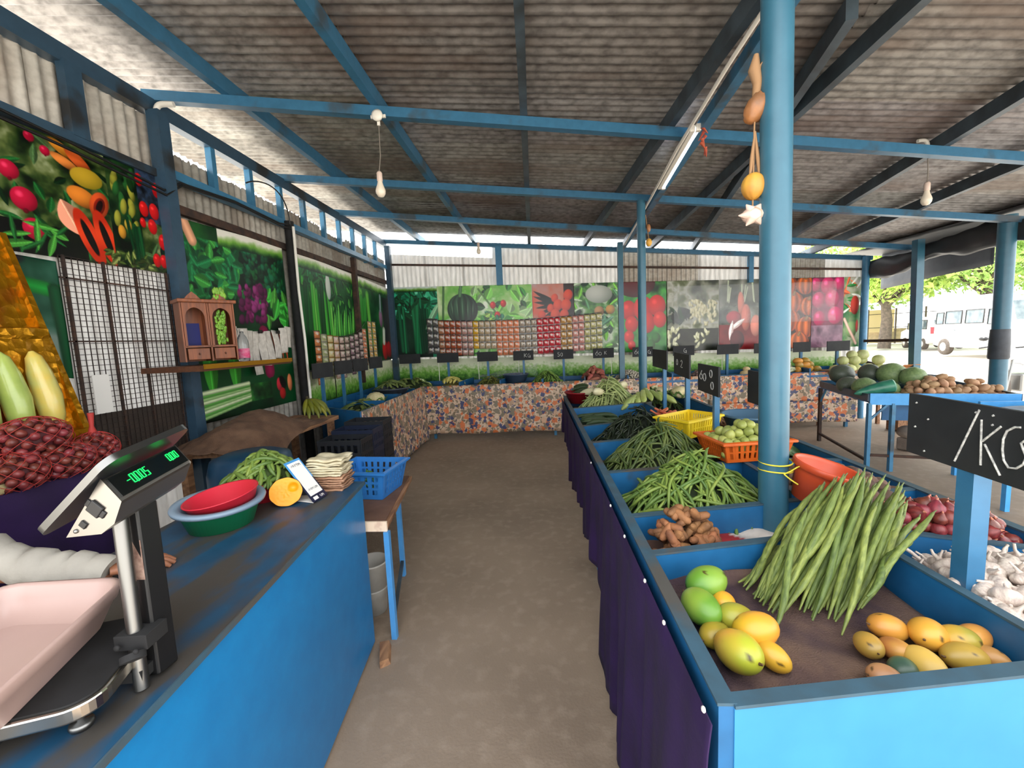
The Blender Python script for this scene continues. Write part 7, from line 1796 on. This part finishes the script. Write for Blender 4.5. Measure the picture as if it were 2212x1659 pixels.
# tarps at the open side
TARP = mat('black_tarp', (34, 36, 38), (52, 54, 56), 3, 0.55, bmp=0.4, bscale=8)
m = M()
def roll(u, v):
    y = 7.02 - 3.0 * u; a = 2 * PI * v; sag = 0.05 * math.sin(u * 3 * PI) ** 2 + 0.05 * math.sin(u * 9)
    rr_ = 0.085 + 0.02 * math.sin(u * 14) + 0.02 * mnoise.noise(V(y * 3, math.cos(a) * 2, math.sin(a) * 2))
    return V(5.20 + rr_ * 0.8 * math.cos(a), y, 2.44 - sag - 0.10 * max(0, 1 - u * 6) + rr_ * 1.5 * math.sin(a) + 0.02 * mnoise.noise(V(y * 6, a, 0)))
m.grid(roll, 80, 20); tag(m.build('rolled_tarp', TARP), 'black tarpaulin rolled up under the right eave', 'tarpaulin')
m = M(); m.grid(lambda u, v: V(5.62 + 0.02 * math.sin(u * 9), 7.35 - 1.70 * u, 2.62 - (0.56 - 0.11 * u) * v), 30, 6)
tag(m.build('hanging_tarp', mat('dark_grey_tarp', (92, 96, 102), (74, 78, 84), 4, 0.6), solid=0.003), 'straight dark grey tarpaulin flap hanging outside the right eave', 'tarpaulin')
m = M(); m.grid(lambda u, v: V(5.05 + 0.7 * u, 7.45 - 3.6 * v, 2.66 - 0.05 * u), 4, 8); tag(m.build('eave_tarp', TARP, solid=0.003), 'black tarpaulin lying over the right eave', 'tarpaulin')

# ------------------------------------------------------------------ street outside
WHV = mat('white_car_paint', (236, 236, 234), None, 5, 0.25, coat=0.5); GLS = mat('vehicle_glass', (70, 84, 90), (110, 120, 120), 3, 0.08); TYR = mat('tyre_rubber', (60, 52, 46), (80, 72, 64), 12, 0.8); HUB = mat('wheel_hub', (206, 196, 180), None, 5, 0.4, 0.3)
def vehicle(name, rear, front, W, prof, lab, cat, wheels, wr, wins, screen, extra=None):
    """side profile (t along length, z) pulled across the width; side of the stall is the near one"""
    a, b = V(rear[0], rear[1], 0), V(front[0], front[1], 0); d = (b - a).normalized(); L = (b - a).length
    nside = V(-d.y, d.x, 0)
    if nside.x < 0: nside = -nside            # away from the stall
    rt = root(name, (a + b) / 2, lab, cat)
    def Q(t, z, w_): return a + d * (L * t) + nside * (W * w_) + V(0, 0, z)
    m = M(); n = len(prof); vs = []
    for w_, ins in ((0.0, 0.06), (0.04, 0.0), (0.96, 0.0), (1.0, 0.06)):
        for (t, z) in prof:
            lean = 0.05 * max(0, (z - 1.0)) / W
            ww = w_ + lean * (1 if w_ < 0.5 else -1); vs.append(Q(t + (0.5 - t) * ins * 0.3, z - (ins * 0.4 if z > 1 else -ins * 0.4), ww))
    fs = [(j * n + i, j * n + (i + 1) % n, (j + 1) * n + (i + 1) % n, (j + 1) * n + i) for j in range(3) for i in range(n)]
    m.add(vs, fs, 0, False); m.add(vs[:n], [tuple(range(n - 1, -1, -1))]); m.add(vs[-n:], [tuple(range(n))]); m.build('body', WHV, rt)
    for t in wheels:
        for w_ in (0.03, 0.97):
            R = align(nside); c = Q(t, wr, w_)
            o = M().lathe([(0.0, -0.10), (wr * 0.6, -0.11), (wr * 0.95, -0.10), (wr, -0.06), (wr, 0.06), (wr * 0.95, 0.10), (wr * 0.6, 0.11), (0, 0.10)], 28, c, Matrix((d, V(0, 0, 1), nside)).transposed()).build('wheel', TYR, rt)
            M().lathe([(0, -0.125), (wr * 0.5, -0.118), (wr * 0.55, -0.10), (wr * 0.55, 0.10), (wr * 0.5, 0.118), (0, 0.125)], 24, c, Matrix((d, V(0, 0, 1), nside)).transposed()).build('hub', HUB, o)
    for (t0, t1, z0, z1) in wins:
        for s in (0, 1):
            l0, l1 = 0.05 * max(0, z0 - 1) / W, 0.05 * max(0, z1 - 1) / W
            w0, w1 = (-0.004 + l0, -0.004 + l1) if s == 0 else (1.004 - l0, 1.004 - l1); th = 0.012 if s == 0 else -0.012
            wn = M().hexa([Q(t0, z0, w0), Q(t1, z0, w0), Q(t1, z0, w0 + th), Q(t0, z0, w0 + th), Q(t0, z1, w1), Q(t1, z1, w1), Q(t1, z1, w1 + th), Q(t0, z1, w1 + th)]).build('window', GLS, rt)
            if s == 0:
                fm = M()
                for (p, q) in (((t0, z0), (t1, z0)), ((t1, z0), (t1, z1)), ((t1, z1), (t0, z1)), ((t0, z1), (t0, z0))):
                    wl = 0.05 * max(0, p[1] - 1) / W - 0.006; wl2 = 0.05 * max(0, q[1] - 1) / W - 0.006
                    fm.bar(Q(p[0], p[1], wl), Q(q[0], q[1], wl2), 0.03, 0.03)
                fm.build('window_seal', BLACK, wn)
    (t0, z0, t1, z1) = screen
    M().hexa([Q(t0 + .004, z0, .07), Q(t0 + .004, z0, .93), Q(t0 - .01, z0, .93), Q(t0 - .01, z0, .07), Q(t1 + .004, z1, .10), Q(t1 + .004, z1, .90), Q(t1 - .01, z1, .90), Q(t1 - .01, z1, .10)]).build('windscreen', GLS, rt)
    if extra: extra(rt, Q, d, nside)
    return rt
vprof = [(0.0, 0.42), (0.0, 1.3), (0.02, 1.9), (0.05, 2.22), (0.12, 2.32), (0.80, 2.32), (0.845, 2.22), (0.925, 1.42), (0.975, 1.30), (1.0, 1.10), (1.0, 0.40), (0.9, 0.34), (0.1, 0.34)]
def van_extra(rt, Q, d, ns):
    m = M()
    for t in (0.16, 0.42, 0.68): m.bar(Q(t, 2.44, 0.1), Q(t, 2.44, 0.9), 0.04, 0.04)
    for w_ in (0.1, 0.9): m.bar(Q(0.12, 2.44, w_), Q(0.72, 2.44, w_), 0.04, 0.05)
    for t in (0.16, 0.68): 
        for w_ in (0.1, 0.9): m.bar(Q(t, 2.30, w_), Q(t, 2.44, w_), 0.04, 0.04)
    m.build('roof_rack', WHITEP, rt)
    for w_ in (0.10, 0.78): M().hexa([Q(1.003, 0.78, w_), Q(1.003, 0.78, w_ + .14), Q(.99, .78, w_ + .14), Q(.99, .78, w_), Q(1.0, 1.04, w_), Q(1.0, 1.04, w_ + .16), Q(.985, 1.04, w_ + .16), Q(.985, 1.04, w_)]).build('headlight', GLS, rt)
    M().hexa([Q(1.004, 0.80, .3), Q(1.004, 0.80, .7), Q(.99, .80, .7), Q(.99, .80, .3), Q(1.002, 1.04, .28), Q(1.002, 1.04, .72), Q(.985, 1.04, .72), Q(.985, 1.04, .28)]).build('grille', BLACK, rt)
    M().hexa([Q(1.01, .40, 0), Q(1.01, .40, 1), Q(.97, .40, 1), Q(.97, .40, 0), Q(1.012, .64, 0), Q(1.012, .64, 1), Q(.97, .64, 1), Q(.97, .64, 0)]).build('bumper', WHV, rt)
    m = M().box(Q(0.885, 1.45, -0.09), (0.12, 0.16, 0.30)); m.build('mirror', WHV, rt, bevel=0.03)
    DEC = mat('grey_decal', (150, 158, 162), None, 5, 0.5)
    m = M(); m.tube([Q(0.10, 1.16, -.004), Q(0.25, 1.10, -.004), Q(0.33, 1.02, -.004)], [0.01, 0.05, 0.01], 6); m.tube([Q(0.18, 1.14, -.004), Q(0.30, 1.12, -.004), Q(0.46, 1.03, -.004)], [0.01, 0.03, 0.005], 6); m.build('side_decal', DEC, rt)
    cu = bpy.data.curves.new('lettering', 'FONT'); cu.body = 'OTWAL'; cu.size = 0.26; cu.extrude = 0.002; cu.materials.append(CARDW)
    o = as_mesh('lettering', cu); o.parent = rt
    X = ns.normalized(); p0, p1 = Q(0.918, 1.46, .12), Q(0.85, 2.16, .12); Y = (p1 - p0).normalized(); Z = X.cross(Y)
    mw = Matrix((X, Y, Z)).transposed().to_4x4(); mw.translation = p0 + (p1 - p0) * 0.70 + d * 0.03 - rt.location; o.matrix_local = mw
vehicle('van', (18.05, 20.5), (17.05, 16.1), 1.9, vprof, 'white passenger van with a roof rack parked across the road', 'van', (0.17, 0.79), 0.36, ((0.03, 0.13, 1.36, 1.86), (0.16, 0.37, 1.36, 1.90), (0.42, 0.63, 1.36, 1.90), (0.68, 0.84, 1.30, 1.88)), (0.925, 1.44, 0.855, 2.14), van_extra)
mprof = [(0.0, 0.40), (-0.0, 1.0), (0.04, 1.62), (0.10, 1.76), (0.62, 1.74), (0.80, 1.12), (0.98, 0.92), (1.0, 0.36), (0.9, 0.30), (0.1, 0.30)]
def mini_extra(rt, Q, d, ns):
    RED = mat('tail_lamp', (206, 36, 44), None, 5, 0.3)
    for w_ in (0.02, 0.86): M().hexa([Q(-.012, .85, w_), Q(-.012, .85, w_ + .12), Q(.02, .85, w_ + .12), Q(.02, .85, w_), Q(-.008, 1.20, w_), Q(-.008, 1.20, w_ + .12), Q(.03, 1.2, w_ + .12), Q(.03, 1.2, w_)]).build('tail_lamp', RED, rt)
    M().hexa([Q(.0, 1.12, .12), Q(.0, 1.12, .88), Q(.04, 1.12, .88), Q(.04, 1.12, .12), Q(.03, 1.58, .14), Q(.03, 1.58, .86), Q(.07, 1.58, .86), Q(.07, 1.58, .14)]).build('rear_window', GLS, rt)
vehicle('minivan', (20.6, 23.6), (21.9, 27.0), 1.5, mprof, 'small white minivan with a red tail lamp behind the van', 'car', (0.18, 0.80), 0.30, ((0.10, 0.32, 1.10, 1.58), (0.35, 0.60, 1.10, 1.58), (0.63, 0.74, 1.10, 1.45)), (0.79, 1.14, 0.63, 1.68), mini_extra)
# motorcycle at the frame edge
MB_ = root('motorcycle', (7.9, 7.3, 0), 'silver motorcycle parked at the right edge of the frame', 'motorcycle')
mc = V(7.55, 7.35, 0); md_ = V(0.90, 0.42, 0).normalized()
def QM(t, w_, z): return mc + md_ * t + V(-md_.y, md_.x, 0) * w_ + V(0, 0, z)
Rw = Matrix((md_, V(0, 0, 1), V(md_.y, -md_.x, 0))).transposed()
for t in (0.0, 1.25):
    M().lathe([(0.20, -0.03), (0.27, -0.045), (0.30, -0.02), (0.30, 0.02), (0.27, 0.045), (0.20, 0.03)], 30, QM(t, 0, 0.30), Rw).build('wheel', TYR, MB_)
    m = M()
    for k in range(5): a = k * 1.2566; m.bar(QM(t, 0, .30), QM(t + .21 * math.cos(a), 0, .30 + .21 * math.sin(a)), .03, .02)
    m.build('spokes', HUB, MB_)
m = M()
for w_ in (-.07, .07): m.tube([QM(0, w_, .30), QM(.10, w_, .62), QM(.22, w_, .98)], .02, 8)
m.build('fork', STEELB, MB_)
M().tube([QM(-.26, 0, .42), QM(-.16, 0, .58), QM(0, 0, .66), QM(.2, 0, .62)], [.02, .07, .075, .04], 12, sq=0.5).build('mudguard', WHV, MB_)
M().tube([QM(-.02, 0, .88), QM(.06, 0, .90), QM(.2, 0, .92), QM(.3, 0, .98)], [.05, .11, .13, .05], 14).build('headlight_cowl', WHV, MB_)
M().ell(QM(-.06, 0, .87), (.06, .06, .07)).build('headlight', GLS, MB_)
M().tube([QM(.24, -.36, 1.0), QM(.2, -.2, 1.03), QM(.2, 0, 1.0), QM(.2, .2, 1.03), QM(.24, .36, 1.0)], .014, 8).build('handlebar', BLACK, MB_)
for s in (-1, 1): M().ell(QM(.2, s * .3, 1.16), (.05, .07, .04)).build('mirror', BLACK, MB_)
M().tube([QM(.3, 0, .80), QM(.45, 0, .86), QM(.62, 0, .80), QM(.7, 0, .74)], [.06, .14, .13, .05], 14).build('fuel_tank', mat('silver_paint', (196, 200, 206), None, 5, 0.25, 0.5), MB_)
M().tube([QM(.66, 0, .78), QM(.9, 0, .78), QM(1.25, 0, .84), QM(1.4, 0, .88)], [.09, .13, .12, .03], 12, sq=0.45).build('seat', BLACKM, MB_)
M().box(QM(.55, 0, .42), (.34, .26, .30), math.atan2(md_.y, md_.x)).build('engine', STEELB, MB_, bevel=.03)
M().tube([QM(.5, 0, .42), QM(1.25, .08, .30)], .03, 8).build('swingarm', BLACK, MB_)
# trees, fence, low wall
BRK = mat('tree_bark', (104, 92, 80), (78, 70, 62), 8, 0.9, bmp=0.5)
LVM = [mat('sunlit_leaf', (190, 210, 110), (150, 184, 84), 3, 0.6), mat('fresh_leaf', (176, 204, 116), (140, 178, 88), 3, 0.6)]
def tree(x, y, h, cz, cr, nl, k, lab):
    rt = root('tree', (x, y, 0), lab, 'tree', 'trees across the road'); r = random.Random(int(x * 10 + y))
    m = M().tube([(x, y, 0), (x + .1, y, h * .4), (x, y + .1, h * .75), (x + .2, y, h)], [.32, .26, .2, .08], 12)
    for q in range(7):
        a = r.uniform(0, 6.28); m.tube([(x, y, h * r.uniform(.5, .8)), (x + cr * .4 * math.cos(a), y + cr * .4 * math.sin(a), h * .9), (x + cr * .8 * math.cos(a), y + cr * .8 * math.sin(a), cz + r.uniform(-1, 1))], [.1, .07, .02], 6)
    m.build('trunk', BRK, rt)
    vs, fs = [], []
    for i in range(nl):
        d = V(r.gauss(0, 1), r.gauss(0, 1), r.gauss(0, .8)); d = d.normalized() * (r.random() ** .4)
        c = V(x, y, cz) + V(d.x * cr, d.y * cr, d.z * cr * .62)
        R = euler(r.uniform(-1.2, 1.2), r.uniform(-1.2, 1.2), r.uniform(0, 6)); s = r.uniform(.12, .26); b = len(vs)
        vs += [c + R @ V(-s, 0, 0), c + R @ V(0, -s * .45, .03), c + R @ V(s, 0, 0), c + R @ V(0, s * .45, .03)]; fs.append((b, b + 1, b + 2, b + 3))
    m = M(); m.add(vs, fs); m.build('crown', LVM[k], rt)
for (x, y, h, cz, cr, nl, k, lab) in ((20.6, 26.5, 4.2, 4.6, 3.2, 5000, 0, 'tree with a dark trunk left of the minivan'), (26.5, 34, 5, 5.4, 4.5, 5200, 1, 'tree far behind the minivan'), (24.5, 24.6, 5, 5.6, 4.4, 6200, 1, 'leafy tree behind the white van'), (30, 26, 5, 5.5, 5, 5200, 0, 'tree behind the thick blue post at the open side'), (22.5, 32, 5, 5.5, 4.2, 5000, 1, 'tree seen past the right end post'), (31, 20, 5, 5.6, 5, 5200, 1, 'tree at the far right of the street')):
    tree(x, y, h, cz, cr, nl, k, lab)
LW = mat('sunlit_plaster', (206, 186, 150), (176, 158, 128), 3, 0.9)
tag(M().bar((19.0, 40, 0.55), (31, 31, 0.55), 0.25, 1.1).build('roadside_barrier', LW), 'low pale wall along the far side of the road', 'wall', kind='structure')
FN = root('street_fence', (22, 34, 0), 'thin post and wire fence along the far side of the road', 'fence')
m = M(); a, b = V(18.8, 38.5, 0), V(30, 30, 0)
for z in (1.2, 2.2): m.bar(a + V(0, 0, z), b + V(0, 0, z), .05, .05)
m.build('fence_rails', BRK, FN)
for i in range(10):
    p = a.lerp(b, i / 9); M().box((p.x, p.y, 1.3), (.08, .08, 2.6)).build('fence_post', BRK, FN)
for k, (x, y, c, lab) in enumerate(((21.6, 35.5, (226, 190, 110), 'yellow hoarding behind the fence across the road'), (25.2, 33.2, (220, 196, 150), 'cream hoarding behind the fence across the road'))):
    tag(M().bar((x, y + 1.2, 1.7), (x + 1.5, y + 0.3, 1.7), .06, 1.7).build('hoarding', mat('hoarding_%s' % ('yellow', 'cream')[k], c, None, 5, 0.8)), lab, 'hoarding')

# ------------------------------------------------------------------ things under the roof
def bulb(c, top, lab, hook='rose'):
    c, top = V(c), V(top); rt = root('light_bulb', c, lab, 'light bulb', 'bulbs hanging from the roof')
    M().lathe([(0, -0.052), (.020, -.046), (.032, -.026), (.034, -.008), (.030, .008), (.020, .034), (.016, .052), (.014, .066)], 24, c).build('globe', mat('opal_glass', (222, 210, 190), None, 5, 0.3), rt)
    M().lathe([(.017, .056), (.019, .058), (.019, .11), (.010, .122), (0, .122)], 18, c).build('holder', mat('bakelite_cream', (206, 184, 170), None, 5, 0.5), rt)
    M().tube([c + V(0, 0, .12), c.lerp(top, .5) + V(.006, 0, 0), top], .0032, 6).build('flex', mat('dusty_flex', (120, 112, 102), None, 5, 0.7), rt)
    if hook == 'rose':
        m = M().lathe([(0, 0.0), (.036, 0.0), (.038, .012), (.02, .022), (0, .022)], 24, top + V(0, -.012, .03), rot('X', PI / 2)); m.box(top + V(-.04, 0, .03), (.022, .012, .02)); m.box(top + V(.04, 0, .03), (.022, .012, .02)); m.box(top + V(0, 0, -.012), (.018, .012, .03)); m.build('junction_box', WHITEP, rt)
    elif hook == 'bend':
        M().tube(bez([top + V(-.075, 0, .06), top + V(-.02, 0, .07), top + V(.0, 0, .06), top], 10), .013, 12).build('pipe_bend', WHITEP, rt)
bulb((-1.065, 2.97, 2.585), (-1.035, 2.945, 3.02), 'bulb on a flex from a white round box, hanging above the service counter')
bulb((2.975, 3.50, 2.43), (2.965, 3.50, 2.79), 'bulb on a white pipe bend at the right of the roof', 'bend')
bulb((-0.86, 6.4, 2.86), (-0.86, 6.4, 3.02), 'small bulb far back near the left end of the back wall', 'none')
TL = root('tube_light', (1.18, 3.75, 2.95), 'white tube light fixed under the long beam', 'tube light')
ta, tb = V(1.075, 3.05, 2.865), V(1.155, 4.12, 2.85)
dn = V(0.045, 0, 0.0)
M().tube([ta + dn, tb + dn], 0.016, 14).build('tube', emit('tube_glow', (236, 242, 255), 5.0), TL)
M().bar(ta + dn * .2, tb + dn * .2, 0.03, 0.04).build('batten', WHITEP, TL)
for p in (ta, tb): M().box(p + dn, (.03, .03, .045)).build('end_cap', WHITEP, TL)
tag(M().tube([(0.985, 0.3, 2.885), (1.035, 2.4, 2.875), (1.06, 3.3, 2.84), (1.15, 4.4, 2.83), (1.30, 6.4, 2.82)], 0.011, 10).build('conduit_pipe', WHITEP), 'white conduit pipe along the tube light beam', 'pipe')
tag(M().tube(bez([(LX + .05, 2.80, 2.93), (LX + .05, 2.80, 3.2), (LX + .05, 2.80, 3.17), (LX + .17, 2.82, 3.17)], 14), 0.018, 12).build('pipe_bend', WHITEP), 'white pipe bend on top of the square post', 'pipe')
tag(M().tube([(LX + .15, 4.14, 2.72), (LX + .15, 4.13, 2.1), (LX + .16, 4.14, 1.6), (LX + .17, 4.12, 0.98)], 0.013, 10).build('conduit_pipe', WHITEP), 'white conduit pipe strapped to the dark round post', 'pipe')
cb = [V(LX + .08, 0.4, 2.78), V(LX + .10, 1.4, 2.70), V(LX + .09, 2.2, 2.655), V(LX + .09, 2.75, 2.60), V(LX + .08, 2.90, 2.70), V(LX + .10, 3.4, 2.735), V(LX + .10, 4.0, 2.72), V(LX + .12, 4.14, 2.74)]
for k, (o_, lab) in enumerate(((0.0, 'black cable sagging along the left wall above the fruit poster'), (0.03, 'second black cable along the left wall, slightly lower'))):
    tag(M().tube([p + V(0.01 * k, 0, -o_ * (1 + .5 * math.sin(i))) for i, p in enumerate(cb)], 0.008, 8).build('cable', BLACK), lab, 'cable', 'cables on the left wall')
tag(M().tube(bez([(LX + .12, 4.14, 2.74), (LX + .16, 4.08, 3.1), (LX + .1, 3.75, 3.05), (LX + .08, 3.6, 2.95)], 16), 0.006, 8).build('cable', BLACK), 'looped cable at the head of the dark round post', 'cable')
# charm hanging by the pillar
HC = root('lemon_charm', (0.775, 1.60, 2.0), 'hanging charm with a dried fruit, a yellow gourd and a white shell beside the pillar', 'charm')
m = M(); hx, hy = 0.782, 1.60
STRW = mat('jute_string', (150, 116, 82), None, 5, 0.9)
M().tube([(0.835, 1.545, 2.46), (hx + .01, hy - .01, 2.40), (hx, hy, 2.30), (hx - .003, hy, 2.2), (hx - .005, hy, 1.90)], .003, 6).build('string', STRW, HC)
M().tube([(hx, hy, 2.44), (hx - .006, hy, 2.39), (hx + .006, hy, 2.345), (hx, hy, 2.30)], [.008, .02, .016, .012], 10).build('twist', STRW, HC)
M().ell((hx, hy, 2.265), (.035, .03, .05), euler(.2, .4, 0), 14, 10, 0, lambda d, ph, th: 1 + .2 * mnoise.noise(d * 3)).build('dried_fruit', mat('dried_fruit', (170, 110, 60), (120, 86, 60), 12, 0.4), HC)
for s in (-1, 1): M().tube([(hx, hy, 2.19), (hx + s * .010, hy, 2.10), (hx + s * .018, hy, 2.02)], [.003, .007, .003], 6).build('strap', STRW, HC)
M().ell((hx - .004, hy, 2.005), (.038, .038, .046), None, 24, 12, 0, lambda d, ph, th: 1 + .03 * math.cos(ph * 9)).build('yellow_gourd', mat('yellow_gourd_skin', (214, 164, 64), (186, 130, 54), 10, 0.5), HC)
m = M(); m.ell((hx - .006, hy, 1.905), (.036, .028, .028), None, 14, 10)
for a in range(6):
    t = a * 1.05; m.tube([(hx - .006 + .02 * math.cos(t), hy - .012, 1.905 + .018 * math.sin(t)), (hx - .006 + .052 * math.cos(t), hy - .01, 1.905 + .042 * math.sin(t))], [.018, .002], 7)
m.build('shell', mat('white_shell', (226, 200, 184), (206, 176, 160), 14, 0.5), HC)
HC2 = root('lemon_charm', (1.13, 4.42, 2.5), 'small charm with a yellow fruit hanging at the far round pillar', 'charm')
M().tube([(1.12, 4.46, 2.70), (1.14, 4.42, 2.45)], .004, 6).build('string', STRW, HC2); M().ell((1.14, 4.42, 2.42), (.03, .03, .04)).build('yellow_gourd', MATS['yellow_gourd_skin'], HC2); M().ell((1.14, 4.42, 2.56), (.02, .02, .04)).build('dried_fruit', MATS['dried_fruit'], HC2)
m = M(); rr = random.Random(190)
for k in range(7): p = V(1.155 + rr.uniform(-.02, .02), 3.02 + rr.uniform(-.02, .02), 2.86 - .025 * k); m.tube([p, p + V(rr.uniform(-.04, .04), rr.uniform(-.03, .03), -.05)], [.012, .002], 5)
tag(m.build('red_tassel', mat('faded_red_flower', (176, 84, 56), (150, 60, 44), 20, 0.8)), 'faded red dried tassel tied near the top of the tube light', 'tassel')
